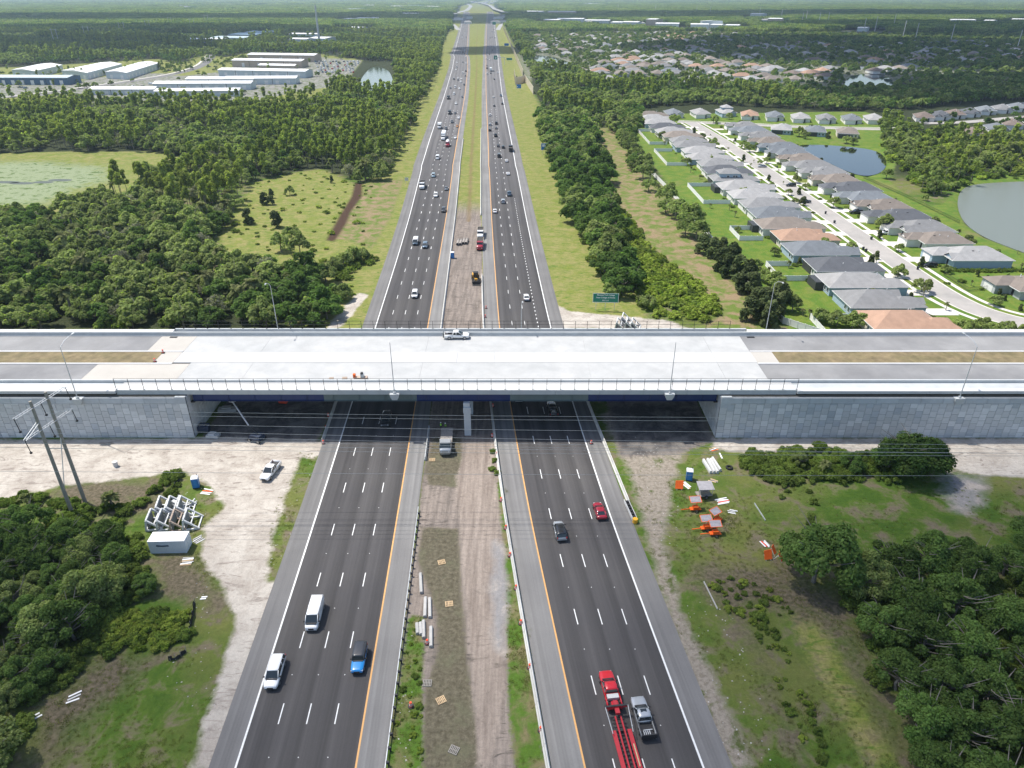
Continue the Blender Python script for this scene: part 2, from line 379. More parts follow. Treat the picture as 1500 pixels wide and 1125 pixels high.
def water(name, poly, label, colr, rough=.05):
    mb = MB(); mb.prism(poly, -.75, -.45)
    m, t, b, o = newmat(name+'_surface'); b.inputs['Base Color'].default_value = (*colr, 1); b.inputs['Roughness'].default_value = rough
    b.inputs['Specular IOR Level'].default_value = .8
    bn = _n(t, 'ShaderNodeBump'); bn.inputs['Strength'].default_value = .12; bn.inputs['Distance'].default_value = .1
    t.links.new(noise(t, .8, 3, .6, _n(t, 'ShaderNodeNewGeometry').outputs['Position']), bn.inputs['Height']); t.links.new(bn.outputs[0], b.inputs['Normal'])
    struct(mb.build(name, m), label)
def smooth_poly(p, it=2):
    p = [tuple(q) for q in p]
    for _ in range(it):
        q = []
        for i in range(len(p)):
            a, b_ = p[i], p[(i+1) % len(p)]
            q += [(a[0]*.75+b_[0]*.25, a[1]*.75+b_[1]*.25), (a[0]*.25+b_[0]*.75, a[1]*.25+b_[1]*.75)]
        p = q
    return p
water('lake', smooth_poly(LAKE), 'grey green lake beside the housing estate', (.15,.17,.145), .32)
water('pond', smooth_poly(POND), 'dark reflecting pond behind the houses', (.012,.016,.014), .03)
water('wood_pond', smooth_poly(PONDL), 'pale pond beside the storage yard', (.05,.06,.05), .1)
water('suburb_pond', smooth_poly(PONDR), 'blue pond before the far houses', (.03,.05,.06), .05)
water('sound_wall_pond', smooth_poly(PONDR2), 'small pond behind the noise wall', (.04,.05,.05), .08)
mb = MB()
for px, py, w_ in ((6,267,14),(30,268.5,12),(62,267,10),(86,264,12)):
    x, y = G(px, py); mb.prism(smooth_poly([(x-w_*.5,y-1.5),(x+w_*.5,y-3),(x+w_*.6,y+2),(x-w_*.4,y+3)]), -.02, .02)
struct(mb.build('marsh_water', _mc.get('x') or M('marsh_water_surface', (.06,.075,.06), .45, .2, 1)), 'open water strips among the marsh plants')

# ------------------------------------------------------------------ highway
def asphalt(name, c1, c2, lanes=True, streak=.22):
    m, t, b, o = newmat(name)
    uv = _n(t, 'ShaderNodeUVMap').outputs[0]; sp = _n(t, 'ShaderNodeSeparateXYZ'); t.links.new(uv, sp.inputs[0])
    g = _n(t, 'ShaderNodeNewGeometry').outputs['Position']
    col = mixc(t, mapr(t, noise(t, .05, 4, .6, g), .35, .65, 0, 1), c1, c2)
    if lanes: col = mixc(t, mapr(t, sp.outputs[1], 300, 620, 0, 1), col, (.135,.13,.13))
    mpp = _n(t, 'ShaderNodeMapping'); t.links.new(uv, mpp.inputs[0]); mpp.inputs['Scale'].default_value = (1.1, .012, 1)
    f = mapr(t, noise(t, 1.0, 4, .6, mpp.outputs[0]), .3, .7, 1-streak, 1+streak)
    f = mathn(t, 'MULTIPLY', f, mapr(t, noise(t, 5, 3, .7, g), .25, .75, .93, 1.07))
    if lanes:
        s = mathn(t, 'SINE', mathn(t, 'MULTIPLY', sp.outputs[0], 2*math.pi/3.66))
        f = mathn(t, 'MULTIPLY', f, mapr(t, s, -1, 1, .86, 1.12))
    cc = _n(t, 'ShaderNodeCombineColor')
    for i in range(3): t.links.new(f, cc.inputs[i])
    t.links.new(mixc(t, 1.0, col, cc.outputs[0], 'MULTIPLY'), b.inputs['Base Color']); b.inputs['Roughness'].default_value = .85
    b.inputs['Specular IOR Level'].default_value = .3
    return m
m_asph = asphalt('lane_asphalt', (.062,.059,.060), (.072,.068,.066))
m_shld = asphalt('shoulder_asphalt', (.14,.136,.132), (.175,.17,.165), False, .2)
m_shld2 = asphalt('pale_shoulder', (.165,.16,.156), (.205,.20,.192), False, .22)
m_white = M('road_paint_white', (.72,.72,.70), .6, .12, 3)
m_yel = M('road_paint_yellow', (.62,.33,.11), .6, .12, 3)
YR = np.concatenate([np.arange(0, 400, 4.), np.arange(400, 1200, 12.), np.arange(1200, 4200, 60.)])
def strip(name, fa, fb, z, mat, label, Y=YR, kind='structure', parent=None):
    a = fa(Y); b_ = fb(Y); n = len(Y)
    V = np.zeros((2*n, 3)); V[:n,0] = a; V[n:,0] = b_; V[:n,1] = Y; V[n:,1] = Y; V[:,2] = z
    i = np.arange(n-1); F = np.stack([i, i+n, i+n+1, i+1], 1)
    if fa(np.array([100.]))[0] > fb(np.array([100.]))[0]: F = F[:, ::-1]
    uv = np.zeros((2*n, 2)); uv[n:,0] = b_-a; uv[:n,1] = Y; uv[n:,1] = Y
    return struct(link(name, mesh_np(name, V, F, [mat], uv=uv), parent), label)
strip('left_outer_shoulder', LSO, lambda y: LW(y)+.1, .05, m_shld, 'pale outer shoulder of the left carriageway')
strip('left_inner_shoulder', lambda y: LO(y)-.1, LSI, .05, m_shld2, 'pale inner shoulder of the left carriageway')
strip('right_outer_shoulder', lambda y: RW(y)-.1, RSO, .05, m_shld, 'pale outer shoulder of the right carriageway')
strip('right_inner_shoulder', RSI, lambda y: RO(y)+.1, .05, m_shld2, 'pale inner shoulder of the right carriageway')
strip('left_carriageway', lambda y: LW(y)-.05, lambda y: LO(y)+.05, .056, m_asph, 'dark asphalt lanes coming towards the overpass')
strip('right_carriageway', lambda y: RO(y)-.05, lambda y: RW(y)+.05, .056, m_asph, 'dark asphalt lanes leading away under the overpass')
def thick(y, w0): return w0*np.clip(y/300., 1, 1.5)
strip('left_edge_line', lambda y: LW(y)-thick(y,.13), lambda y: LW(y)+thick(y,.13), .062, m_white, 'white edge line of the left carriageway')
strip('left_yellow_line', lambda y: LO(y)-thick(y,.12), lambda y: LO(y)+thick(y,.12), .062, m_yel, 'yellow inner line of the left carriageway')
strip('right_edge_line', lambda y: RW(y)-thick(y,.13), lambda y: RW(y)+thick(y,.13), .062, m_white, 'white edge line of the right carriageway')
strip('right_yellow_line', lambda y: RO(y)-thick(y,.12), lambda y: RO(y)+thick(y,.12), .062, m_yel, 'yellow inner line of the right carriageway')
def dashes(name, f, offs, ph, label, y1=620):
    mb = MB()
    for k, o in enumerate(offs):
        y = ph
        while y < y1:
            L = 3.05; h = .075 if y < 250 else .10
            x0, x1 = float(f(y))+o, float(f(y+L))+o
            mb.add([(x0-h,y,.062),(x0+h,y,.062),(x1+h,y+L,.062),(x1-h,y+L,.062)], [(0,1,2,3)])
            y += 12.19
    struct(mb.build(name, m_white), label)
ph0 = G(750, 1049+12)[1]; 
dashes('left_lane_dashes', LO, [-3.66,-7.32,-10.98], ph0-12.19*3, 'white lane dashes of the left carriageway')
ph1 = G(750, 915)[1]
dashes('right_lane_dashes', RO, [3.66,7.32], ph1-12.19*4, 'white lane dashes of the right carriageway')
dashes('right_third_dashes', RO, [10.98], ph1-12.19*4, 'white dashes between the two outer right lanes', 172)
mb = MB(); y = 176.
while y < 330:
    x = float(RO(y))+10.98; mb.add([(x-.11,y,.062),(x+.11,y,.062),(x+.11,y+.9,.062),(x-.11,y+.9,.062)], [(0,1,2,3)]); y += 2.8
struct(mb.build('dotted_exit_line', m_white), 'dotted white line beside the outer right lane beyond the overpass')
mb = MB()   # raised reflective studs between dashes
for f, s in ((LO, -1), (RO, 1)):
    for k in (1, 2, 3):
        y = (ph0 if s < 0 else ph1)-12.19*3+7.6
        while y < 130:
            x = float(f(y))+s*k*3.66; mb.box(x-.06, x+.06, y-.06, y+.06, .056, .075); y += 12.19
struct(mb.build('road_studs', m_white), 'small pale road studs between the lane dashes', 'stuff')

# street of the estate
def ribbon(name, pts, wd, z, mat, label, off=0.0):
    p = [Vector((a, b_)) for a, b_ in pts]; L = []; Rr = []
    for i, q in enumerate(p):
        d = (p[min(i+1, len(p)-1)]-p[max(i-1, 0)]).normalized(); n = Vector((d.y, -d.x))
        L.append(q+n*(off-wd/2)); Rr.append(q+n*(off+wd/2))
    n = len(p); V = np.array([(*q, z) for q in L+Rr]); i = np.arange(n-1)
    F = np.stack([i, i+n, i+n+1, i+1], 1); uv = V[:, :2].copy()
    me = mesh_np(name, V, F, [mat], uv=uv)
    if me.polygons[0].normal.z < 0: me.flip_normals()
    return struct(link(name, me), label)
def sp(pts, it=2):
    p = list(pts)
    for _ in range(it):
        q = [p[0]]
        for i in range(len(p)-1):
            a, b_ = p[i], p[i+1]
            q += [(a[0]*.75+b_[0]*.25, a[1]*.75+b_[1]*.25), (a[0]*.25+b_[0]*.75, a[1]*.25+b_[1]*.75)]
        p = q+[p[-1]]
    return p
STREET = sp([(131,548),(133,520),(135.5,440),(135.5,300),(135.5,225),(136.5,205),(141,192),(152,183),(172,177),(260,168)])
m_street = M('street_concrete', (.36,.335,.31), .85, .10, .25, col2=(.30,.285,.265))
m_conc = M('sidewalk_concrete', (.60,.57,.52), .8, .10, .5)
ribbon('estate_street', STREET, 8.6, .03, m_street, 'pale grey street between the two rows of houses')
ribbon('left_sidewalk', STREET, 1.5, .05, m_conc, 'white sidewalk on the left of the estate street', -7.3)
ribbon('right_sidewalk', STREET, 1.5, .05, m_conc, 'white sidewalk on the right of the estate street', 7.3)
ribbon('left_street_kerb', STREET, .5, .045, m_conc, 'left kerb of the estate street', -4.4)
ribbon('right_street_kerb', STREET, .5, .045, m_conc, 'right kerb of the estate street', 4.4)
CROSS = sp([(122,552),(135,548),(165,541),(200,529),(250,519),(275,520)])
ribbon('cross_street', CROSS, 8.5, .034, m_street, 'cross street at the far end of the estate')
ribbon('cross_sidewalk', CROSS, 1.5, .054, m_conc, 'sidewalk of the cross street', -7)
FAR_ST = sp([(285,545),(330,548),(380,572),(450,595)])
ribbon('far_estate_street', FAR_ST, 9, .034, m_street, 'street of the second estate by the wood')
ribbon('industrial_road', sp([G(-30,146),G(60,138),G(130,128),G(200,118),G(262,108),G(296,97),G(306,88),G(312,80)]), 11, .03, m_shld, 'grey road through the industrial estate')
ribbon('industrial_road_kerb', sp([G(-30,146),G(60,138),G(130,128),G(200,118),G(262,108),G(296,97),G(306,88),G(312,80)]), 3, .034, m_conc, 'white verge of the industrial road', -8)
# ------------------------------------------------------------------ the overpass
ZD = 10.4
m_deck = M('deck_concrete', (.42,.42,.41), .8, .10, .3, col2=(.37,.375,.37))
m_deck2 = M('median_concrete', (.475,.475,.465), .8, .07, .15)
m_appr = M('approach_slab_concrete', (.42,.395,.355), .8, .07, .2)
m_sidec = M('sidewalk_new_concrete', (.52,.52,.51), .8, .05, .3)
m_par = M('parapet_concrete', (.46,.48,.48), .8, .10, .5)
m_cop = M('coping_concrete', (.56,.56,.55), .8, .06, .4)
m_col = M('pier_concrete', (.50,.52,.53), .8, .10, .5)
m_blue = M('girder_blue_paint', (.006,.026,.12), .5, .10, .4)
m_gry = M('girder_grey_paint', (.12,.165,.17), .5, .10, .4)
m_asph2 = M('approach_asphalt', (.185,.185,.188), .9, .20, .12, col2=(.245,.243,.24))
m_sodm = M('median_sod', (.20,.155,.085), .95, .35, .6, col2=(.15,.125,.06), bump=.5)
m_blk = M('black_rail_paint', (.012,.012,.014), .5, .1, 1)
m_steel = M('galvanised_steel', (.55,.57,.58), .45, .1, 1, metal=.4)
m_soil = M('embankment_soil', (.2,.17,.12), .95, .2, 1)
X0, X1 = -67.6, 43.3; XE0, XE1 = -175., 175.
bridge = thing('overpass_bridge', 'wide new concrete overpass with white deck crossing the highway', 'bridge', (0, 128, 0))
def bb(name, mat, *boxes, parent=None, label=None, par=None):
    mb = MB()
    for q in boxes: mb.box(q[0], q[1], q[2]-128, q[3]-128, q[4], q[5])
    o = mb.build(name, mat, par or bridge)
    if label: o['label'] = label
    return o
XA, XB = -84., 55.   # ends of the concrete deck
bb('deck_slab', m_deck, (X0-.5, X1+.5, 128.5, 158.2, 9.95, ZD-.05))
for (a, b_) in ((132.5,142.0),(147.1,156.2)):
    xs_ = [-76, -58, -20, 17, 46, XB] if a > 140 else [-72, -58, -20, 17, 46, XB]
    for i in range(len(xs_)-1):
        bb('deck_panel', m_deck, (xs_[i]+.02, xs_[i+1]-.02, a, b_, ZD-.3, ZD))
bb('approach_slab', m_appr, (-92.5, -72.03, 132.5, 141.5, ZD-.3, ZD-.004), label='cream approach slab left of the deck')
bb('approach_slab', m_appr, (-84.5, -76.03, 147.6, 156.2, ZD-.3, ZD-.004), label='cream approach slab at the far left of the deck')
for i, (a, b_) in enumerate(((-76,-12.5),(-12.45,-4),(-3.95,46),(46.05,XB))):
    bb('median_strip', m_deck2, (a, b_, 142.03, 147.07, ZD-.2, ZD+(.05 if i != 1 else .04)))
bb('sidewalk', m_sidec, (XA+2, XB+4, 128.75, 131.95, ZD-.2, 10.86))
bb('sidewalk', m_sidec, (XA+2, XB+2, 156.65, 158.0, ZD-.2, 10.7))
bb('traffic_barrier', m_par, (XE0, XE1, 132.0, 132.4, ZD-.3, 11.35), (XE0, XE1, 131.98, 132.7, ZD-.3, ZD+.12))
bb('traffic_barrier', m_par, (XE0, XE1, 156.25, 156.6, ZD-.3, 11.35), (XE0, XE1, 155.95, 156.62, ZD-.3, ZD+.12))
x = XA+2
while x < XB+4:                                            # fascia pieces with joints
    x2 = min(x+9.1, XB+4); bb('fascia_panel', m_par, (x+.02, x2-.02, 128.25, 128.75, 10.0, 11.05)); x = x2
bb('fascia_panel', m_par, (XA+2, XB+2, 158.0, 158.4, 9.6, 11.45))
SEG = [(-67,-39.5,m_blue,'blue'),(-39.5,-20,m_gry,'grey'),(-20,-.4,m_blue,'blue'),(-.4,16,m_gry,'grey'),(16,43,m_blue,'blue')]
for gy in (129.4, 134.6, 139.8, 145.0, 150.2, 155.4):
    for a, b_, m_, nm in SEG:
        if gy > 130: continue
        mb = MB(); y = gy-128
        mb.box(a+.01,b_-.01,y-.02,y+.02,7.95,9.9); mb.box(a+.01,b_-.01,y-.28,y+.28,7.88,7.95); mb.box(a+.01,b_-.01,y-.22,y+.22,9.9,9.94)
        xx = a+2
        while xx < b_: mb.box(xx-.015,xx+.015,y-.2,y-.021,7.95,9.9); xx += 5.5
        o = mb.build('girder_segment', m_, bridge); o['label'] = nm+' painted steel girder segment'
    if gy > 130:
        mb = MB(); y = gy-128
        mb.box(-67,43,y-.02,y+.02,7.95,9.9); mb.box(-67,43,y-.28,y+.28,7.88,7.95)
        mb.build('inner_girder', m_blue, bridge)
mb = MB(); mb.box(-10.2,-8.9,.3,29.5,6.9,7.85)
mb.build('pier_cap', m_col, bridge)
for yy in (.75, 9.5, 18.5, 27.5):
    mb = MB(); mb.box(-10.15,-8.75,yy-.7,yy+.7,-.3,6.88); mb.box(-10.25,-8.65,yy-.75,yy+.75,5.6,6.86) ; mb.build('pier_column', m_col, bridge)
for sx in (X0+.5, X1-.5):
    for yy in (1.4, 6.6, 11.8, 17.0):
        mb = MB(); mb.box(sx-.4,sx+.4,yy-.35,yy+.35,7.6,7.88); mb.build('bearing', m_blk, bridge)
# approaches
def approach(name, xa, xb, concr_a, concr_b, label, flip):
    t_ = thing(name, label, 'road embankment', ((xa+xb)/2, 128, 0)); cx = (xa+xb)/2
    def q(nm, mat, *bx):
        mb = MB()
        for b_ in bx: mb.box(b_[0]-cx, b_[1]-cx, b_[2]-128, b_[3]-128, b_[4], b_[5])
        return mb.build(nm, mat, t_)
    q('fill', m_soil, (xa, xb, 127.9, 158.2, -.5, ZD-.6))
    lo, hi = (xa, concr_a) if not flip else (concr_a, xb); lo2, hi2 = (xa, concr_b) if not flip else (concr_b, xb)
    q('asphalt_lane', m_asph2, (lo, hi, 132.5, 141.2, ZD-.6, ZD-.01)); q('asphalt_lane', m_asph2, (lo2, hi2, 147.9, 156.2, ZD-.6, ZD-.012))
    if not flip: q('grass_median', m_sodm, (xa, -80.5, 141.75, 147.35, ZD-.6, ZD+.06)); 
    else: q('grass_median', m_sodm, (60, xb, 141.75, 147.35, ZD-.6, ZD+.06)); q('median_nose', m_appr, (XB+.02, 59.97, 141.6, 147.5, ZD-.6, ZD+.03))
    a_, b2 = (xa, -76.05) if not flip else (XB+.02, xb)
    q('median_kerb', m_cop, (a_, b2, 141.25, 141.72, ZD-.6, ZD+.14)); q('median_kerb', m_cop, (a_, b2, 147.38, 147.85, ZD-.6, ZD+.14))
    if not flip: q('median_nose', m_appr, (-80.45,-76.08,141.75,147.35,ZD-.6,ZD+.03))
    e0, e1 = (xa, XA+1.97) if not flip else (XB+4.03, xb)
    q('side_strip', m_asph2 if 0 else m_par, (e0, e1, 129.3, 131.96, ZD-.6, 10.72))
    x = e0
    while x < e1-.1:
        x2 = min(x+9.1, e1); q('coping', m_cop, (x+.015, x2-.015, 127.9, 129.28, 10.35, 11.0)); x = x2
    q('far_parapet', m_cop, (xa, XA+1.9, 156.7, 158.1, ZD-.6, 11.3)) if not flip else q('far_parapet', m_cop, (XB+2.1, xb, 156.7, 158.1, ZD-.6, 11.3))
    return t_
apL = approach('approach_road', XE0, X0-.55, -92.55, -84.55, 'raised approach road left of the overpass with brown grass median', False)
apR = approach('approach_road', X1+.55, XE1, XB+.03, XB+.03, 'raised approach road right of the overpass with brown grass median', True)
# grates in the gutters
for x in (-81.5, 57.5):
    mb = MB(); mb.box(-.9,.9,-.35,.35,0,.02)
    for k in range(7): mb.box(-.85+k*.26,-.75+k*.26,-.33,.33,.02,.05)
    tag(mb.build('drain_grate', m_blk, None, (x, 155.4, ZD+.002)), f'dark drain grate in the gutter at the {"left" if x<0 else "right"} end of the far deck edge', 'drain')
# precast wall panels
m_pan = [M('wall_panel_concrete', (.54,.555,.56), .85, .12, .35, objvar=.08), M('wall_panel_pale', (.62,.635,.64), .85, .12, .35, objvar=.07), M('wall_panel_dark', (.46,.49,.515), .85, .14, .35, objvar=.08)]
def mpanel(wd, ht, i, dirx=True):
    k = ('pan', wd, ht, i)
    if k not in _mc:
        mb = MB(); g = .035; z0, z1 = g, ht-g
        if dirx: mb.box(g, wd-g, 0, .3, z0, z1)
        # bevelled face
        mb.v[0:0] = []; _mc[k] = mb.mesh('wall_panel', m_pan[i])
    return _mc[k]
m_joint = M('wall_joint_shadow', (.16,.17,.18), .9, .1, 1)
def panel_wall(name, label, xa, xb, y, rz, length, parts_limit=300, ox=None):
    t_ = thing(name, label, 'retaining wall', (xa, y, 0), rz)
    mb = MB(); mb.box(0, length, .06, .55, -.3, 9.75); mb.build('backing', m_joint, t_)
    S_ = 1.52; ncol = int(length/S_); HT = 8.35; n = 0; restm = MB()
    for c in range(ncol):
        z = -.3-(S_/2 if c % 2 else 0)
        while z < HT-.05:
            z2 = min(z+S_, HT); h = round(z2-z, 3)
            if h > .2 and z2 > .05:
                i = rnd.choices([0,1,2],[.62,.22,.16])[0]
                if n < parts_limit:
                    o = link('wall_panel', mpanel(S_, h, i), t_, (c*S_, -rnd.random()*.035, z)); n += 1
                else:
                    restm.mi = i; restm.box(c*S_+.035, (c+1)*S_-.035, 0, .3, z+.035, z2-.035)
            z += S_
    if restm.v: struct(restm.build('wall_panels', m_pan, t_), None, 'stuff')
    x = 0
    while x < length-.1:
        x2 = min(x+4.6, length)
        mb = MB(); mb.box(x+.03, x2-.03, -.06, .3, HT+.04, 9.72); mb.build('top_panel', m_pan[2], t_); x = x2
    return t_
wl = panel_wall('retaining_wall', 'grey precast panel retaining wall left of the underpass', -136., X0, 127.3, 0, 136.+X0, 300)
wr = panel_wall('retaining_wall', 'bluish precast panel retaining wall right of the underpass', X1, 0, 127.3, 0, 92, 300)
wl2 = panel_wall('retaining_wall', 'precast side wall of the left abutment under the bridge', X0, 0, 127.65, R(90), 30.4, 160)
wr2 = panel_wall('retaining_wall', 'precast side wall of the right abutment under the bridge', X1, 0, 158, R(-90), 30.4, 160)
for sx, lb in ((X0-2.2, 'left'), (X1+.05, 'right')):   # corner pilaster at each end of the girders
    mb = MB(); mb.box(0, 2.15, -.1, .5, 6.8, 9.9)
    mb.build('corner_block', m_par, bridge, (sx, -.6, 0))
for sx in (-128., X1+75):
    pass
# black pedestrian fences
def rail_fence(name, xa, xb, y, z, h, label, sp_=2.9):
    t_ = thing(name, label, 'fence', (xa, y, z)); L = xb-xa; n = round(L/sp_)
    post = None
    for i in range(n+1):
        if post is None:
            mb = MB(); mb.box(-.04,.04,-.04,.04,0,h); mb.box(-.12,.12,-.12,.12,0,.03); post = mb.mesh('post', m_blk)
        link('post', post, t_, (L*i/n, 0, 0))
    for zz_ in (h-.03, h*.52):
        mb = MB(); mb.box(0, L, -.03, .03, zz_-.03, zz_+.03); mb.build('rail', m_blk, t_)
    return t_
rail_fence('railing', XA+2, XB+4, 128.5, 11.05, 2.55, 'black railing along the near edge of the overpass')
rail_fence('railing', -80, 53, 158.2, 11.45, 2.0, 'black railing along the far edge of the overpass')
# light poles
def light_pole(px, base, h, label, lean=1, armx=0.0, arml=3.0, ped=True, thin=False):
    t_ = thing('light_pole', label, 'street light', base, 0, None)
    r = .11 if not thin else .07
    mb = MB(); mb.tube((0,0,.2), (0,0,h), r, 8, r*.55); mb.build('pole', m_steel, t_)
    if arml:
        mb = MB(); ax, ay = armx*arml, lean*arml
        pts = [(0,0,h-.05), (ax*.35, ay*.35, h+.75), (ax*.75, ay*.75, h+1.1), (ax, ay, h+1.15)]
        for a, b_ in zip(pts, pts[1:]): mb.tube(a, b_, .055, 6)
        mb.build('arm', m_steel, t_)
        mb = MB(); mb.box(ax-.16+(-.0), ax+.16, ay-.1, ay+.6*lean+.1 if lean > 0 else ay+.1, h+1.08, h+1.24) if lean > 0 else mb.box(ax-.16, ax+.16, ay-.6, ay+.1, h+1.08, h+1.24)
        mb.build('lamp_head', m_steel, t_)
    if ped:
        mb = MB(); pr = [[(-1.5,.0,-.35),(1.5,.0,-.35),(1.5,.6,-.35),(-1.5,.6,-.35)]]
        mb.loft([[(-.5,-.35,-1.5),(.5,-.35,-1.5),(.5,.9,-1.5),(-.5,.9,-1.5)],[(-.9,-.4,-.75),(.9,-.4,-.75),(.9,.9,-.75),(-.9,.9,-.75)],[(-1.0,-.45,-.1),(1.0,-.45,-.1),(1.0,.9,-.1),(-1.0,.9,-.1)]])
        mb.build('pedestal', m_par, t_)
        mb = MB(); mb.box(-.22,.22,-.22,.22,-.1,.25); mb.build('base_plate', m_steel, t_)
    return t_
light_pole(0, (-24.3,127.8,10.6), 11.6, 'light pole on the near overpass edge, left of the centre pier', 1, 0, .0)
light_pole(0, (32.6,127.8,10.6), 11.6, 'light pole on the near overpass edge above the right end of the girders', 1, 0, .0)
light_pole(0, (92.4,127.2,9.9), 11.6, 'curved arm light pole on the near edge above the right retaining wall', 1, -.25, 3.6)
light_pole(0, (-89.6,127.0,9.9), 11.6, 'curved arm light pole on the near edge above the left retaining wall', 1, .2, 3.6)
light_pole(0, (-57.3,158.9,9.0), 13.2, 'pale light pole behind the far railing in front of the left wood', -1, -.25, 1.6, False)
light_pole(0, (62.2,158.9,9.0), 13.8, 'pale light pole behind the far parapet near the white fence', -1, .35, 2.4, False)
light_pole(0, (2.3,158.9,9.0), 8.4, 'light pole behind the far railing over the right carriageway', -1, .2, 1.0, False)
# ------------------------------------------------------------------ transmission line
m_pole = M('concrete_pole', (.30,.275,.235), .85, .15, 1.5)
m_wire = M('cable_aluminium', (.55,.56,.57), .5, .05, 1, metal=.3)
def hframe(b1, b2, h, label, near=False, group=None):
    t_ = thing('power_pole', label, 'power pole', (b1[0], b1[1], 0), 0, group)
    d = Vector((b2[0]-b1[0], b2[1]-b1[1], 0))
    for k in (0, 1):
        mb = MB(); p = d*k; mb.tube(p, p+Vector((0,0,h)), .34, 8, .24); mb.build('pole', m_pole, t_)
    if near:
        u = d.normalized(); n_ = u.cross(Vector((0,0,1)))
        for z, e0, e1 in ((h-1.2, -3.8, 4.0), (h-5.6, -3.4, 3.8)):
            a = u*e0+Vector((0,0,z)); c = d+u*e1+Vector((0,0,z)); mb = MB()
            for s in (-1, 1):
                mb.tube(a+n_*.28*s, c+n_*.28*s, .06, 5); mb.tube(a+n_*.28*s, Vector((0,0,z+1.5))+n_*.28*s, .05, 5) if z < h-3 else 0
                if z < h-3: mb.tube(c+n_*.28*s, d+Vector((0,0,z+1.5))+n_*.28*s, .05, 5)
            L = (c-a).length; k = 0
            while k < L: mb.tube(a+(c-a)*(k/L)+n_*.28, a+(c-a)*(min(k+.8, L)/L)-n_*.28, .035, 4); k += .8
            mb.build('crossarm', m_steel, t_)
            for q in (a, (a+c)/2, c):
                mb = MB(); e = q+Vector((.25,0,-2.4)); mb.tube(q, e, .07, 5); mb.box(e.x-.15,e.x+.15,e.y-.15,e.y+.15,e.z-.2,e.z+.1); mb.build('insulator', m_blk, t_)
        mb = MB(); mb.tube((0,0,h-9.4), tuple(d+Vector((0,0,h-11.5))), .09, 5); mb.tube(tuple(d+Vector((0,0,h-8.5))), (0,0,h-19), .08, 5); mb.build('brace', m_steel, t_)
    return t_
bA, bB = G(106, 752), G(125, 736)
hframe(bA, bB, 23.6, 'pair of concrete transmission poles with lattice crossarms near the left wall', True)
def wire(px0, py0, px1, py1, Dy, label, sagpx=3):
    def at(px, py, D):
        v = (py-562.5)/FPX; tn = (math.sin(_th)+v*math.cos(_th))/(math.cos(_th)-v*math.sin(_th)); z = CAM_H-D*tn
        k = (CAM_H-z)/(math.sin(_th)+v*math.cos(_th)); return Vector(((px-750)/FPX*k, D, z))
    a, c = at(px0, py0, Dy), at(px1, py1, Dy); mb = MB(); N = 26; prev = None
    for i in range(N+1):
        s = i/N; p = a.lerp(c, s); p.z -= sagpx*4*s*(1-s)
        if prev is not None: mb.tube(prev, p, .034, 3)
        prev = p
    tag(mb.build('power_line', m_wire), label, 'power line', 'transmission wires in front of the overpass')
WL = [(52,603,1510,611,103.5,1.1,'upper'),(70,609,1510,615,105,1.0,'upper'),(36,587,1510,626,104,2.6,'upper'),
      (76,616,1510,664,106,2.0,'middle'),(58,622,1510,660,103,2.3,'middle'),(50,637,1510,668,102.5,2.2,'middle'),(-10,640,1510,676,105.5,1.4,'middle'),
      (-10,660,1510,663,100.5,1.4,'lower'),(-10,672,1510,665,99,1.0,'lower'),(-10,693,1510,700,97.5,.4,'lowest')]
WL = [(58,600,1520,612,103.5,.5),(72,606,1520,617,105,.5),(84,618,1520,634,104.2,.6),(36,626,1520,652,103,.6),(50,634,1520,658,102.6,.6),(82,640,1520,664,105.5,.5),(-20,648,1520,664,101,.3),(-20,655,1520,668,100,.3),(-20,690,1520,697,98,.2)]
for i, q in enumerate(WL):
    wire(*q[:5], 'thin transmission wire strung across in front of the overpass, %s from the top' % ordn(i), q[5])
# ------------------------------------------------------------------ white vinyl fences and others
m_vinyl = M('white_vinyl', (.80,.80,.78), .5, .05, 1)
_fp = {}
def panel_fence(name, pts, h, label, group, step=2.4, mat=None, closed=False):
    mat = mat or m_vinyl; t_ = thing(name, label, 'fence', (pts[0][0], pts[0][1], 0), 0, group)
    o0 = Vector(pts[0])
    for a, b_ in zip(pts, pts[1:]):
        a = Vector(a)-o0; b_ = Vector(b_)-o0; d = b_-a; L = d.length; n = max(1, round(L/step)); u = d/L; an = math.atan2(u.y, u.x); s = L/n
        k = (name, round(s, 2), h)
        if k not in _fp:
            m1 = MB(); m1.box(0.06, round(s,2)-.06, -.025, .025, .08, h); m1.box(0.05, round(s,2)-.05, -.045, .045, h-.15, h+.02); m1.box(0.05, round(s,2)-.05, -.045, .045, .08, .2)
            m2 = MB(); m2.box(-.07,.07,-.07,.07,0,h+.1); m2.add([(-.09,-.09,h+.1),(.09,-.09,h+.1),(.09,.09,h+.1),(-.09,.09,h+.1),(0,0,h+.2)], [(0,1,4),(1,2,4),(2,3,4),(3,0,4)])
            _fp[k] = (m1.mesh('fence_panel', mat), m2.mesh('fence_post', mat))
        for i in range(n):
            p = a+u*(s*i); link('fence_panel', _fp[k][0], t_, (p.x, p.y, 0), an); link('fence_post', _fp[k][1], t_, (p.x, p.y, 0))
    return t_
FL = [(72,455),(72.5,420),(73,384),(74.5,349),(75.5,315),(76,281),(76.3,251),(76.5,215),(77.5,187),(82,182),(92,172),(104,168),(118,165)]
for i, (a, b_) in enumerate(zip(FL, FL[1:])):
    panel_fence('boundary_fence', [a, b_], 2.0, 'white vinyl boundary fence stretch behind the tree row, %s counted from the far wood' % ordn(i), 'white boundary fence stretches')
def yard(i, x0, x1, ya, yb, label): panel_fence('yard_fence', [(x1,ya),(x0,ya),(x0,yb),(x1,yb)], 1.8, label, 'white fences around back yards')
yard(0, 86.5, 97, 178, 190, 'white yard fence nearest the overpass, round a bright lawn')
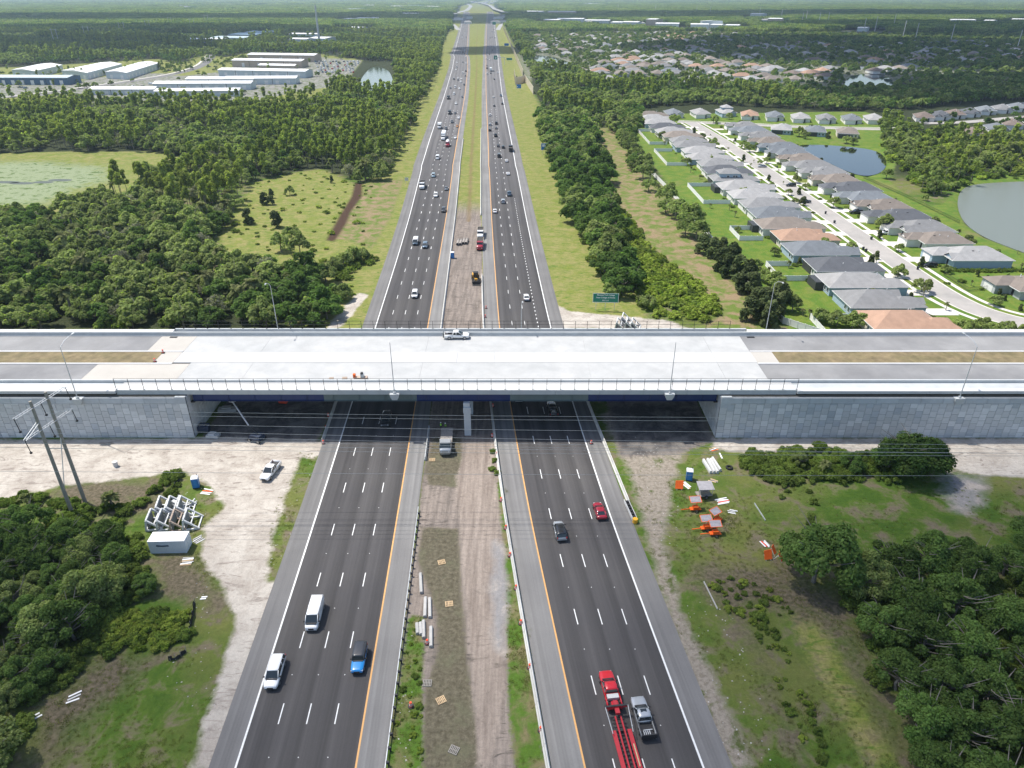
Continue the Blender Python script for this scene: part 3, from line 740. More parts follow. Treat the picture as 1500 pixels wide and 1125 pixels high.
yard(1, 88, 97, 221.5, 236, 'white yard fence behind the blue grey house with two peach neighbours')
yard(2, 87, 96, 265, 279, 'white yard fence behind the taupe roofed house')
yard(3, 86, 98, 319, 352, 'long white yard fence with a dividing run in the middle of the row')
yard(4, 85, 96, 400, 440, 'white yard fence behind the farther grey roofed houses')
yard(5, 86, 97, 462, 510, 'farthest white yard fence of the left row')
mb = MB()
m_dkf = M('dark_picket', (.02,.03,.02), .6, .1, 1)
def picket(name, pts, label):
    t_ = thing(name, label, 'fence', (*pts[0], 0)); mb = MB(); o0 = Vector(pts[0])
    for a, b_ in zip(pts, pts[1:]):
        a = Vector(a)-o0; b_ = Vector(b_)-o0; L = (b_-a).length; n = int(L/.45)
        for z in (.3, 1.25): mb.bar((*a, z), (*b_, z), .05, .06)
        for i in range(n+1): p = a.lerp(b_, i/n); mb.box(p.x-.025, p.x+.025, p.y-.025, p.y+.025, 0, 1.35)
    mb.build('rails_and_pickets', m_dkf, t_)
picket('picket_fence', PP([(1382,403),(1418,427),(1445,424),(1478,405)]), 'dark picket fence on the corner lawn of the estate')
picket('picket_fence', [(184,288),(183,330),(180,370)], 'dark picket fence behind the houses beside the lake path')
# noise wall
m_noise = M('noise_wall_concrete', (.60,.53,.40), .85, .08, .4)
m_noised = M('noise_wall_concrete_brown', (.42,.34,.25), .85, .08, .4)
def noise_wall(pts, h, label):
    t_ = thing('noise_wall', label, 'wall', (*pts[0], 0)); o0 = Vector(pts[0])
    for a, b_ in zip(pts, pts[1:]):
        a = Vector(a)-o0; b_ = Vector(b_)-o0; L = (b_-a).length; n = max(1, int(L/6)); 
        for i in range(n):
            p, q = a.lerp(b_, i/n), a.lerp(b_, (i+1)/n); mb = MB(); mb.bar((p.x,p.y,h/2), (q.x,q.y,h/2), .25, h-.04*(i%2)); mb.build('wall_panel', m_noise, t_)
            mb = MB(); mb.box(p.x-.25,p.x+.25,p.y-.25,p.y+.25,0,h+.2); mb.build('wall_post', m_noise, t_)
noise_wall([G(781,138),G(768,118)], 6.5, 'cream noise wall stretch standing right of the blue road sign')
noise_wall([G(769,121),G(755,124),G(753,111)], 7, 'cream noise wall corner set back around a gap, brown on the side facing the overpass')
noise_wall([G(766,111),G(758,92),G(750,72),G(737,42)], 6.5, 'long cream noise wall running away beside the far right carriageway')
# ------------------------------------------------------------------ road signs
def sign(name, label, cat, pos, rz, w_, h_, z0, face, texts=(), posts=2, thickp=.09):
    t_ = thing(name, label, cat, pos, rz)
    mb = MB(); mb.box(-w_/2, w_/2, -.03, .03, z0, z0+h_); mb.build('board', face, t_)
    mb = MB(); e = .12 if w_ > 3 else .05
    for q in ((-w_/2,w_/2,z0,z0+e),(-w_/2,w_/2,z0+h_-e,z0+h_),(-w_/2,-w_/2+e,z0+e,z0+h_-e),(w_/2-e,w_/2,z0+e,z0+h_-e)): mb.box(q[0],q[1],-.045,-.032,q[2],q[3])
    mb.build('border', m_signw, t_)
    for i in range(posts):
        x = (-w_*.36+w_*.72*i/(posts-1)) if posts > 1 else 0
        mb = MB(); mb.box(x-thickp/2, x+thickp/2, .04, .04+thickp, 0, z0+h_*.9); mb.build('post', m_steel, t_)
    for tx, sz, x, z in texts:
        cu = bpy.data.curves.new('lettering', 'FONT'); cu.body = tx; cu.size = sz; cu.align_x = 'CENTER'; cu.align_y = 'CENTER'; cu.extrude = .008; cu.offset = .012
        cu.materials.append(m_signw); tmp = bpy.data.objects.new('tmp', cu); me_ = bpy.data.meshes.new_from_object(tmp); bpy.data.objects.remove(tmp); o = link('lettering', me_, t_, (x, -.05, z)); o.rotation_euler = (R(90), 0, 0)
    return t_
m_signw = M('sign_white', (.80,.82,.80), .5, .03, 1); m_signg = M('sign_green', (.0,.19,.13), .5, .05, 1); m_signb = M('sign_blue', (.015,.16,.48), .5, .05, 1)
x, y = G(886, 455)
sign('highway_sign', 'green guide sign on three posts in front of the oaks beyond the overpass', 'road sign', (x, y, 0), R(-3), 7.6, 2.9, 2.6, m_signg,
     [('Manatee Tech College', .58, 0, 4.95), ('State College of Florida', .58, 0, 4.15), ('EXIT 217', .5, 0, 3.25)], 3, .12)
x, y = G(800, 226)
t_ = sign('service_sign', 'blue services sign with white squares against the dark oaks', 'road sign', (x, y, 0), 0, 6.2, 3.8, 2.4, m_signb, [], 2, .15)
mb = MB()
for q in ((-2.4,-.9,4.3,5.6),(-.6,.8,4.3,5.6),(-.6,.8,2.8,4.0)): mb.box(q[0],q[1],-.05,-.035,q[2],q[3])
mb.build('logo_squares', m_signw, t_)
x, y = G(760, 132)
t_ = sign('service_sign', 'small blue road sign left of the cream noise wall', 'road sign', (x, y, 0), 0, 4.6, 3.6, 1.6, m_signb, [], 2, .12)
mb = MB(); mb.box(-1.9,-.9,-.05,-.035,2.6,3.4); mb.build('logo_squares', m_signw, t_)
x, y = G(739, 95)
t_ = thing('gantry_sign', 'green exit sign on a cantilever arm over the far right lanes', 'road sign', (x, y, 0))
mb = MB(); mb.tube((0,0,0),(0,0,9.5),.25,6); mb.bar((0,0,9),(-12,0,9),.4,.5); mb.build('gantry', m_steel, t_)
mb = MB(); mb.box(-14,-9.2,-.1,-.03,6.5,11.2); mb.build('board', m_signg, t_)
mb = MB(); mb.box(-12.2,-11,-.13,-.11,7.4,9.6); mb.build('arrow', m_signw, t_)
x, y = G(746, 90)
sign('highway_sign', 'wide low green sign on the verge before the noise wall', 'road sign', (x, y, 0), 0, 8, 3, 1.6, m_signg, [], 2, .15)
x, y = G(724, 39); sign('highway_sign', 'distant green sign over the right carriageway near the interchange', 'road sign', (x, y, 0), 0, 10, 7, 5, m_signg, [], 2, .3)
x, y = G(742, 69); sign('service_sign', 'distant pale blue sign beside the long noise wall', 'road sign', (x, y, 0), 0, 8, 4, 2, m_signb, [], 2, .2)
x, y = G(596, 269)
sign('small_sign', 'small grey backed sign on two posts on the left verge', 'road sign', (x, y, 0), 0, 1.8, 1.6, 1.4, m_steel, [], 2, .12)
# ------------------------------------------------------------------ barriers and guardrails
def barrier(name, f, ya, yb, label, seg=6.1, hgt=.85, off=0., mat=None, wd=.6, cat='barrier'):
    mat = mat or m_par; t_ = thing(name, label, cat, (float(f(np.array(ya))), ya, 0)); x0 = float(f(np.array(ya))); y = ya
    while y < yb-.5:
        y2 = min(y+seg, yb); xa, xb = float(f(np.array(y)))+off-x0, float(f(np.array(y2)))+off-x0
        prof = [(-wd/2,0),(-wd/2,.12),(-wd*.22,.38),(-wd*.13,hgt),(wd*.13,hgt),(wd*.22,.38),(wd/2,.12),(wd/2,0)]
        mb = MB(); mb.loft([[(xa+p, y-ya+.03, z+.05) for p, z in prof], [(xb+p, y2-ya-.03, z+.05) for p, z in prof]]); mb.build('barrier_segment', mat, t_); y = y2
    return t_
m_barr = M('barrier_concrete', (.50,.49,.46), .85, .14, .6, objvar=.1)
barrier('concrete_barrier', lambda y: RSI(y)-.4, 50, 158, 'long concrete barrier between the dirt median and the right carriageway', mat=m_barr)
barrier('concrete_barrier', lambda y: RSI(y)-.4, 162, 226, 'concrete barrier along the right of the median beyond the overpass', mat=m_barr)
barrier('concrete_barrier', lambda y: LSI(y)+.3, 163, 300, 'concrete barrier along the left of the median beyond the overpass', mat=m_barr)
barrier('concrete_barrier', lambda y: LSI(y)+.3, 300, 480, 'farther concrete barrier along the left of the grassy median', mat=m_barr, seg=12)
barrier('concrete_barrier', lambda y: RSI(y)-.4, 300, 520, 'farther concrete barrier along the right of the grassy median', mat=m_barr, seg=12)
RB0, RB1 = G(921, 738), G(862, 592)
barrier('concrete_barrier', lambda y: np.interp(y, [RB0[1], RB1[1], 160], [RB0[0], RB1[0], RB1[0]-1.2]), RB0[1], 158, 'concrete barrier on the right outer shoulder ending at a crash cushion', mat=m_barr)
LB0, LB1 = G(472, 648), G(492, 590)
barrier('concrete_barrier', lambda y: np.interp(y, [LB0[1], LB1[1], 160], [LB0[0], LB1[0], LB1[0]-1]), LB0[1], 158, 'concrete barrier on the left outer shoulder under the overpass', mat=m_barr)
barrier('steel_barrier', lambda y: LSI(y)+.25, G(0,675)[1], G(0,628)[1], 'shiny steel barrier beside the flatbed truck in the median', mat=m_steel, wd=.5)
# guardrail
m_post = M('guardrail_block', (.03,.03,.035), .7, .2, 3)
gr = thing('guardrail', 'galvanised guardrail with dark posts along the left of the median', 'guardrail', (float(LSI(50.)), 50, 0))
ya, yb = 50., G(0, 747)[1]; y = ya; gx0 = float(LSI(50.))
pm = MB(); pm.box(-.09,.09,-.09,.09,0,.82); pm = pm.mesh('post', m_post)
bm = MB(); bm.box(-.12,.12,-.14,.14,.5,.84); bm = bm.mesh('block', m_post)
while y < yb:
    xx = float(LSI(y))-gx0; p = link('post', pm, gr, (xx+.42, y-ya, 0)); link('block', bm, gr, (xx+.24, y-ya, 0)); y += 1.9
y = ya
while y < yb-.1:
    y2 = min(y+3.8, yb); mb = MB(); xa, xb = float(LSI(y))-gx0, float(LSI(y2))-gx0
    prof = [(0,.52),(.07,.57),(.0,.66),(.07,.75),(0,.80),(.10,.80),(.12,.75),(.06,.66),(.12,.57),(.1,.52)]
    mb.loft([[(xa+p+.05, y-ya, z) for p, z in prof], [(xb+p+.05, y2-ya, z) for p, z in prof]]); mb.build('rail', m_steel, gr); y = y2
# crash cushion
cxy = G(923, 750); m_yelp = M('safety_yellow', (.70,.36,.02), .5, .1, 1)
cc_ = thing('crash_cushion', 'crash cushion with black cells and a yellow nose at the end of the right barrier', 'crash cushion', (*cxy, .05), math.atan2(-1, .22)+R(90)-R(4))
mb = MB(); mb.box(-.35,.35,-2.6,2.8,.0,.12); mb.box(-.42,-.34,-2.6,2.8,.3,.8); mb.box(.34,.42,-2.6,2.8,.3,.8); mb.build('side_rails', m_cop, cc_)
for k in range(6): mb = MB(); mb.box(-.32,.32,-2.4+k*.85,-1.85+k*.85,.1,.75); mb.build('cell', m_blk, cc_)
mb = MB(); mb.cyl((0,-2.95,0), .48, .8, 10); mb.build('nose', m_yelp, cc_)
# ------------------------------------------------------------------ vehicles
m_glass = M('car_glass', (.02,.028,.032), .08, .1, 1, spec=.8)
m_tyre = M('tyre_rubber', (.015,.015,.015), .85, .1, 3)
m_rim = M('wheel_alloy', (.35,.36,.37), .35, .05, 1, metal=.7)
m_lamp = M('headlamp_glass', (.75,.77,.78), .15, .05, 1)
m_tail = M('tail_lamp', (.35,.01,.01), .25, .05, 1)
m_plas = M('black_plastic', (.02,.02,.022), .6, .1, 1)
PAINT = {'white': (.78,.78,.77), 'silver': (.42,.44,.46), 'grey': (.12,.13,.14), 'dark grey': (.035,.037,.04), 'black': (.012,.012,.013), 'blue': (.01,.22,.55), 'blue grey': (.16,.22,.28),
         'red': (.55,.012,.02), 'dark red': (.30,.01,.025), 'teal': (.02,.10,.10), 'light blue': (.35,.45,.50), 'tan': (.45,.38,.28), 'orange': (.55,.25,.05), 'green': (.03,.09,.05)}
def paint(c):
    return M('paint_'+c.replace(' ', '_'), PAINT[c], .28, .03, 1, metal=.35 if c in ('silver','grey','blue grey','light blue') else 0.0, coat=.7)
def ring(x, hw, zt, zb, crown=.03, tuck=.92):
    """car cross-section at station x (car points to +x); returns points across y,z"""
    zs = zb+(zt-zb)*.55
    return [(x,-hw*.78,zb),(x,-hw*.96,zb+.12),(x,-hw,zs),(x,-hw*.97,zt-.10),(x,-hw*.88,zt-.02),(x,-hw*.45,zt+crown*.8),(x,0,zt+crown),
            (x,hw*.45,zt+crown*.8),(x,hw*.88,zt-.02),(x,hw*.97,zt-.10),(x,hw,zs),(x,hw*.96,zb+.12),(x,hw*.78,zb)]
SP = {  # L, W, hood z, belt z, roof z, stations of cabin (front base, front top, rear top, rear base), tail z, wheelbase, tyre r
 'sedan': (4.8,1.84,.78,.92,1.44,(1.15,.15,-1.10,-1.95),.98,2.8,.33),
 'coupe': (4.6,1.86,.76,.90,1.34,(.95,.15,-1.05,-1.95),.96,2.75,.34),
 'hatch': (4.2,1.78,.85,.98,1.52,(1.05,.45,-1.55,-2.0),1.0,2.6,.32),
 'suv': (4.75,1.9,.98,1.10,1.72,(1.25,.42,-1.95,-2.28),1.12,2.8,.37),
 'big_suv': (5.3,2.02,1.08,1.20,1.88,(1.50,.62,-2.15,-2.55),1.22,3.1,.40),
 'minivan': (5.1,1.98,.95,1.08,1.76,(1.75,.75,-2.1,-2.45),1.1,3.0,.35),
 'van': (5.6,2.02,1.12,1.30,2.10,(2.15,1.20,-2.7,-2.76),1.3,3.5,.37),
 'jeep': (4.7,1.85,1.08,1.16,1.84,(.75,.45,-2.15,-2.2),1.15,2.95,.42),
 'pickup': (5.9,2.02,1.12,1.22,1.90,(1.30,.42,-.78,-.95),1.22,3.65,.42)}
_veh = {}
def wheel_mesh(r, w_=.24):
    k = ('w', r, w_)
    if k not in _veh:
        a = MB(); a.cyl((0,-w_/2,0), r, w_, 16, 'y'); b_ = MB(); b_.cyl((0,-w_/2-.01,0), r*.62, w_+.02, 10, 'y')
        _veh[k] = (a.mesh('tyre', m_tyre, False), b_.mesh('rim', m_rim))
    return _veh[k]
def car_meshes(kind, col, roofcol=None, detail=True):
    key = (kind, col, roofcol)
    if key in _veh: return _veh[key]
    L, W, zh, zb_, zr, (fb, ft, rt, rb), ztl, wb, tr = SP[kind]; hw = W/2; P_ = paint(col); RP = paint(roofcol) if roofcol else P_
    parts = []; h = L/2
    mb = MB(); low = .24 if kind not in ('pickup','jeep','big_suv') else .38
    sq = {'jeep': .86, 'van': .80, 'pickup': .80, 'big_suv': .78, 'minivan': .76}.get(kind, .70)
    rings = [ring(h, hw*sq*.84, zh*.70, low+.14), ring(h-.10, hw*sq*1.05, zh*.90, low+.02), ring(h-.22, hw*(sq+1)/2*.97, zh*.94, low), ring(h-.46, hw*.955, zh*.975, low), ring(h-.9, hw*.985, zh+.01, low), ring(fb+.05, hw, zb_-.03, low),
             ring(fb-.4, hw, zb_, low), ring(0, hw, zb_, low), ring(rb+.3, hw, zb_, low)]
    if kind == 'pickup':
        rings = rings[:-1]+[ring(rb+.02, hw, zb_, low)]
        mb.loft(rings)
        # load bed: walls, floor, tailgate
        zf, zt = .78, 1.26
        mb.box(-h+.02, rb, -hw*.99, -hw*.88, low, zt); mb.box(-h+.02, rb, hw*.88, hw*.99, low, zt); mb.box(-h, -h+.08, -hw*.96, hw*.96, low, zt-.02); mb.box(-h+.08, rb, -hw*.88, hw*.88, low, zf-.01)
        mb.box(rb-.02, rb+.05, -hw*.88, hw*.88, zf, zt+.02)
        b2 = MB(); b2.box(-h+.09, rb-.03, -hw*.87, hw*.87, zf, zf+.02)
        for s in (-1, 1): b2.box(-1.15*0-1.75-.5, -1.75+.45, s*hw*.87-(.2 if s > 0 else 0), s*hw*.87+(.2 if s < 0 else 0), zf+.02, zf+.22)
        parts.append(('bed_liner', b2.mesh('bed_liner', m_plas)))
    else:
        rings += [ring(-h+.5, hw*.985, ztl, low), ring(-h+.18, hw*.95, ztl-.02, low), ring(-h+.04, hw*.90, ztl*.86, low+.05), ring(-h, hw*.84, ztl*.66, low+.14)]
        mb.loft(rings)
    # fender arches
    parts.insert(0, ('body', mb.mesh('body', P_, True)))
    # greenhouse
    g = MB(); wt_ = hw*(.80 if kind not in ('van','jeep') else .90); wbm = hw*(.93 if kind not in ('van','jeep') else .96)
    def gr_(x, w_, z): return [(x,-w_,z),(x,-w_*.5,z+.02),(x,w_*.5,z+.02),(x,w_,z)]
    zt = zr-.05
    base = [(fb,-wbm*.94,zb_-.06),(fb-.0,wbm*.94,zb_-.06),(rb,wbm*.94,zb_-.06),(rb,-wbm*.94,zb_-.06)]
    fbm = fb-.25
    v = [(fb,-wbm*.90,zb_-.05),(fb,wbm*.90,zb_-.05),(fbm,wbm,zb_-.05),(rb+.15,wbm,zb_-.05),(rb,wbm*.9,zb_-.05),(rb,-wbm*.9,zb_-.05),(rb+.15,-wbm,zb_-.05),(fbm,-wbm,zb_-.05),
         (ft,-wt_*.92,zt),(ft,wt_*.92,zt),(ft-.15,wt_,zt),(rt+.12,wt_,zt),(rt,wt_*.92,zt),(rt,-wt_*.92,zt),(rt+.12,-wt_,zt),(ft-.15,-wt_,zt)]
    g.add(v, [(i, (i+1) % 8, 8+(i+1) % 8, 8+i) for i in range(8)]+[tuple(range(8,16))]); parts.append(('window_glass', g.mesh('window_glass', m_glass)))
    # roof panel with rounded rim, pillars
    r_ = MB()
    def rr(x, w_, z, c): return [(x,-w_-.015,z-.07),(x,-w_*.93,z+.0),(x,-w_*.5,z+c),(x,0,z+c*1.25),(x,w_*.5,z+c),(x,w_*.93,z+.0),(x,w_+.015,z-.07),(x,w_*.9,z-.09),(x,-w_*.9,z-.09)]
    r_.loft([rr(ft+.04, wt_*.9, zt+.0, .02), rr(ft-.2, wt_, zr-.03, .03), rr((ft+rt)/2, wt_, zr-.01, .035), rr(rt+.2, wt_, zr-.03, .03), rr(rt-.04, wt_*.9, zt+.0, .02)])
    def pil(p, q, w_): r_.bar(p, q, w_, .06)
    for s in (-1, 1):
        pil((fb-.02, s*wbm*.93, zb_-.04), (ft, s*wt_*.97, zt), .09)
        pil((rb+.05, s*wbm*.95, zb_-.04), (rt+.02, s*wt_*.97, zt), .12 if kind != 'coupe' else .3)
        if kind not in ('pickup','coupe'): pil(((ft+rt)/2+.1, s*(wbm+.005), zb_-.04), ((ft+rt)/2+.05, s*(wt_+.01), zt), .09)
        else: pil((-.15, s*(wbm+.005), zb_-.04), (-.12, s*(wt_+.01), zt), .1)
    if kind in ('suv','big_suv','minivan','hatch'):
        for s in (-1, 1): pil((rb+.75, s*(wbm+.004), zb_-.04), (rt+.75, s*(wt_+.008), zt), .1)
    if kind == 'van':   # closed metal sides behind the cab
        for s in (-1, 1):
            r_.add([(.95,s*(wbm+.02),zb_-.1),(.95,s*(wt_+.03),zt),(rt,s*(wt_+.03),zt),(rb,s*(wbm+.02),zb_-.1)], [(0,1,2,3) if s > 0 else (3,2,1,0)])
        r_.box(rb-.03, rb+.02, -wt_*.98, wt_*.98, zb_-.1, zt)
    parts.append(('roof', r_.mesh('roof', RP, True)))
    # lamps, grille, mirrors
    l_ = MB()
    for s in (-1, 1):
        y0, y1 = sorted((s*hw*.88, s*hw*.58)); l_.box(h-.22, h-.035, y0*.92, y1*.92, zh*.70, zh*.88)
    parts.append(('headlights', None))
    lm = MB(); lm.box(-.1,.09,-.16,.16,-.08,.08); lm = lm.mesh('headlight', m_lamp)
    tm = MB(); tm.box(-.06,.06,-.09,.09,-.16,.16); tm = tm.mesh('tail_light', m_tail)
    parts.pop()
    sides = [('headlight', lm, (h-.16, s*hw*sq*.82, zh*.79)) for s in (-1,1)]+[('tail_light', tm, (-h+.05, s*hw*.84, ztl*.84)) for s in (-1,1)]
    for nm_, q_ in (('grille', (h-.12, h+.02, -hw*.5*sq, hw*.5*sq, zh*.50, zh*.76)), ('front_bumper', (h-.2, h+.05, -hw*sq*.85, hw*sq*.85, low+.1, low+.24)), ('rear_bumper', (-h-.05,-h+.12,-hw*.82,hw*.82,low+.08,low+.26)), ('wiper_cowl', (fb-.04, fb+.16, -hw*.76, hw*.76, zb_-.14, zb_+.035))):
        gl = MB(); gl.box(*q_); parts.append((nm_, gl.mesh(nm_, m_plas)))
    mm = MB(); mm.box(-.08,.08,-.12,.12,-.08,.08); mm = mm.mesh('mirror', m_plas if kind != 'jeep' else m_plas)
    sides += [('mirror', mm, (fb-.30, s*(hw+.12), zb_+.06)) for s in (-1, 1)]
    _veh[key] = (parts, sides); return _veh[key]
def add_wheels(t_, xs_, hw, r, w_=.24):
    a, b_ = wheel_mesh(r, w_)
    for x in xs_:
        for s in (-1, 1):
            o = link('wheel', a, t_, (x, s*(hw-w_/2+.005), r)); link('rim', b_, o)
def car(kind, col, x, y, z, heading, label, group=None, cat=None, roof=None, detail=2, name=None):
    """heading: angle of travel direction"""
    names = {'sedan':('sedan','car'),'coupe':('coupe','car'),'hatch':('hatchback','car'),'suv':('suv','suv'),'big_suv':('suv','suv'),'minivan':('minivan','van'),'van':('cargo_van','van'),'jeep':('off_road_suv','suv'),'pickup':('pickup_truck','pickup truck')}
    t_ = thing(name or names[kind][0], label, cat or names[kind][1], (x, y, z), heading, group)
    parts, sides = car_meshes(kind, col, roof)
    for n_, me in parts:
        if detail < 2 and n_ in ('grille', 'front_bumper', 'rear_bumper', 'wiper_cowl'): continue
        link(n_, me, t_)
    L, W = SP[kind][:2]; wb, tr = SP[kind][7:9]
    if detail >= 1:
        for n_, me, p in sides:
            if detail == 1 and n_ == 'mirror': continue
            link(n_, me, t_, p)
    if detail >= 1: add_wheels(t_, (wb/2+.05, -wb/2+.05), W/2, tr)
    return t_
m_tarp = M('load_dark', (.05,.045,.04), .9, .3, 2)
def truck(style, cabcol, x, y, z, heading, label, group=None, boxcol='white', cat='truck', name=None):
    nm = name or {'box':'box_truck','semi':'semi_truck','dump':'dump_truck','mixer':'concrete_mixer','flat':'flatbed_truck'}[style]
    t_ = thing(nm, label, cat, (x, y, z), heading, group); P_ = paint(cabcol); B_ = paint(boxcol)
    Lh = {'box': 4.2, 'semi': 8.8, 'dump': 4.8, 'mixer': 4.8, 'flat': 4.6}[style]
    hood = style in ('semi','dump','mixer')
    mb = MB(); x0 = Lh-.0
    mb.loft([ring(Lh, 1.0, 1.5, .5), ring(Lh-.2, 1.15, 1.75, .45), ring(Lh-1.5, 1.2, 1.9, .45), ring(Lh-(1.6 if hood else 1.0), 1.22, 1.95, .45), ring(Lh-3.4, 1.22, 1.95, .45)])
    mb.build('cab_body', P_, t_, smooth=True)
    c0, c1 = (Lh-1.5, Lh-3.4) if hood else (Lh-.5, Lh-2.3)
    g = MB(); g.loft([[(c0,-1.1,1.85),(c0,1.1,1.85),(c0-.35,1.0,2.7),(c0-.35,-1.0,2.7)],[(c1,-1.15,1.85),(c1,1.15,1.85),(c1,1.05,2.7),(c1,-1.05,2.7)]]); g.build('window_glass', m_glass, t_)
    g = MB(); g.box(c1-.02, c0-.3, -1.1, 1.1, 2.68, 2.85); g.box(c1-.05, c1+.35, -1.18, 1.18, 1.8, 2.82); g.build('cab_roof', P_, t_)
    g = MB(); g.box(-Lh, Lh-1, -.45, .45, .7, 1.0)
    if style in ('box','semi'):
        g2 = MB(); g2.box(-Lh, c1-.3-(.8 if style == 'semi' else 0), -1.28, 1.28, 1.1, 3.9 if style == 'semi' else 3.5); g2.build('cargo_box', B_, t_)
    elif style == 'dump':
        g2 = MB(); g2.box(-Lh, c1-.3, -1.25, -1.15, 1.2, 2.5); g2.box(-Lh, c1-.3, 1.15, 1.25, 1.2, 2.5); g2.box(-Lh, -Lh+.1, -1.15, 1.15, 1.2, 2.4); g2.box(c1-.4, c1-.3, -1.15, 1.15, 1.2, 2.7); g2.box(-Lh+.1, c1-.4, -1.15, 1.15, 1.15, 1.3); g2.build('dump_body', B_, t_)
        g2 = MB(); g2.box(-Lh+.12, c1-.42, -1.12, 1.12, 1.3, 2.1); g2.build('load', m_tarp, t_)
    elif style == 'mixer':
        g2 = MB(); g2.loft([[(x_, r_*math.cos(a), 2.3+zo+r_*math.sin(a)) for a in [i*math.pi/6 for i in range(12)]] for x_, r_, zo in ((-Lh+.4,.4,.7),(-Lh+1.6,1.0,.35),(-1.2,1.2,.1),(.4,1.0,-.05),(1.0,.5,-.15))]); g2.build('mixer_drum', B_, t_, smooth=True)
    else:
        g2 = MB(); g2.box(-Lh, c1-.2, -1.25, 1.25, 1.05, 1.2); g2.build('flat_bed', M('worn_planks', (.30,.27,.24), .9, .25, 4), t_)
        g2 = MB(); g2.box(c1-.2, c1-.1, -1.2, 1.2, 1.2, 2.3); g2.build('headboard', m_steel, t_)
    g.build('chassis', m_plas, t_)
    xs_ = {'box': (Lh-1.1, -Lh+1.6), 'semi': (Lh-1.1, Lh-4.6, Lh-5.9, -Lh+1.4, -Lh+2.7), 'dump': (Lh-1.0, -Lh+1.4, -Lh+2.7), 'mixer': (Lh-1.0, -Lh+1.4, -Lh+2.7), 'flat': (Lh-1.1, -Lh+1.5)}[style]
    add_wheels(t_, xs_, 1.2, .5, .3)
    lm = MB(); lm.box(-.05,.05,-.15,.15,-.1,.1); lm = lm.mesh('headlight', m_lamp)
    for s in (-1, 1): link('headlight', lm, t_, (Lh+.0, s*.75, 1.15))
    return t_
def hd(f, Y, away):
    dx = float(f(Y+8)-f(Y-8))/16; a = math.atan2(1, dx); return a if away else a+math.pi
def onroad(side, px, py):
    x, y = G(px, py); f = LO if side == 'L' else RO
    return x, y, .06, hd(f, y, side == 'R')
# --- near vehicles, each its own description
def near(kind, col, side, px, py, label, **k):
    x, y, z, h = onroad(side, px, py); return car(kind, col, x, y, z, h, label, **k)
v = near('van', 'white', 'L', 462, 906, 'white cargo van in the second lane of the left carriageway, nearest the camera')
near('big_suv', 'white', 'L', 404, 990, 'long white suv against the white edge line of the left carriageway')
jp = near('jeep', 'blue', 'L', 527, 970, 'bright blue off road suv with dark hard top beside the yellow line', roof='dark grey')
near('big_suv', 'dark grey', 'L', 566, 619, 'dark suv in the shade under the left span')
near('coupe', 'dark red', 'R', 878, 752, 'dark red coupe in the outer lane beside the crash cushion')
near('suv', 'silver', 'R', 820, 782, 'silver suv with black roof in the second lane', roof='black')
near('sedan', 'silver', 'R', 759, 584, 'silver car half hidden under the right span')
t_ = near('pickup', 'black', 'R', 809, 603, 'black pickup carrying small clutter in its bed under the right span')
mb = MB(); mb.box(-2.5,-1.2,-.6,.6,.82,1.2); mb.box(-2.2,-1.8,-.3,.3,1.2,1.5)
x, y, z, h = onroad('R', 809, 603); tag(mb.build('cargo', M('mixed_cargo', (.3,.28,.25), .8, .5, 8), None, (x, y, z), h), 'pale clutter lying in the bed of the black pickup', 'cargo')
pk = near('pickup', 'silver', 'R', 941, 1056, 'silver four door pickup with sunroof and open dark bed beside the red rig')
mb = MB(); mb.box(-.15,.35,-.4,.4,1.90,1.925); mb.build('sunroof', m_glass, pk)
mb = MB(); mb.box(-2.8,-1.05,-.9,-.83,.8,1.24); mb.box(-2.0,-1.9,-.8,.5,.82,.9)
for k in range(4): mb.box(-2.7,-2.0,-.3+k*.25,-.2+k*.25,.8,.84)
mb.build('bed_rack', m_steel, pk)
mb = MB()
for s in (-1, 1): y0, y1 = sorted((s*.87, s*1.02)); mb.box(-2.94, -.98, y0, y1, 1.255, 1.29)
mb.box(-2.99, -2.85, -1.0, 1.0, .5, 1.28); mb.build('bed_rail_caps', m_plas, pk)
# white pickup on the sand
x, y = G(397, 694); car('pickup', 'white', x, y, .02, math.atan2(-1, -.16), 'white pickup parked on the pale sand left of the highway')
# white pickup on the deck, facing right
wp = car('pickup', 'white', -13.2, 155.0, ZD, 0, 'white pickup with rear rack driving along the far side of the deck')
mb = MB(); mb.box(-3.3,-2.96,-.9,.9,.5,.6); mb.tube((-3.2,-.8,.6),(-3.2,-.8,1.5),.04,5); mb.tube((-3.2,.8,.6),(-3.2,.8,1.5),.04,5); mb.tube((-3.2,-.8,1.5),(-3.2,.8,1.5),.04,5); mb.build('rear_rack', m_plas, wp)
# red pickup towing a red trailer
x, y, z, h = onroad('R', 893, 1016)
rp = car('pickup', 'red', x, y, z, h, 'red pickup towing a long red trailer in the third lane')
mb = MB(); mb.box(-1.75,-1.1,-.78,.78,.85,1.35); mb.build('tool_box', m_cop, rp)
mb = MB(); mb.box(-2.9,-2.2,-.45,.45,.82,1.3); mb.build('hitch_head', paint('red'), rp)
dx, dy = math.cos(h), math.sin(h); m_redt = M('trailer_red_paint', (.42,.02,.03), .5, .12, 1)
bx_, by_ = x-dx*3.0, y-dy*3.0
tr = thing('flatbed_trailer', 'long red equipment trailer with open centre hitched to the red pickup', 'trailer', (bx_, by_, z), h)
mb = MB(); mb.box(-1.2,.7,-.28,.28,1.25,1.6); mb.box(-.4,-.1,-1.45,1.45,1.5,1.75); mb.build('gooseneck', m_redt, tr)
mb = MB(); mb.box(-.38,-.12,-1.5,1.6,1.76,1.84); mb.build('winch_beam', m_plas, tr)
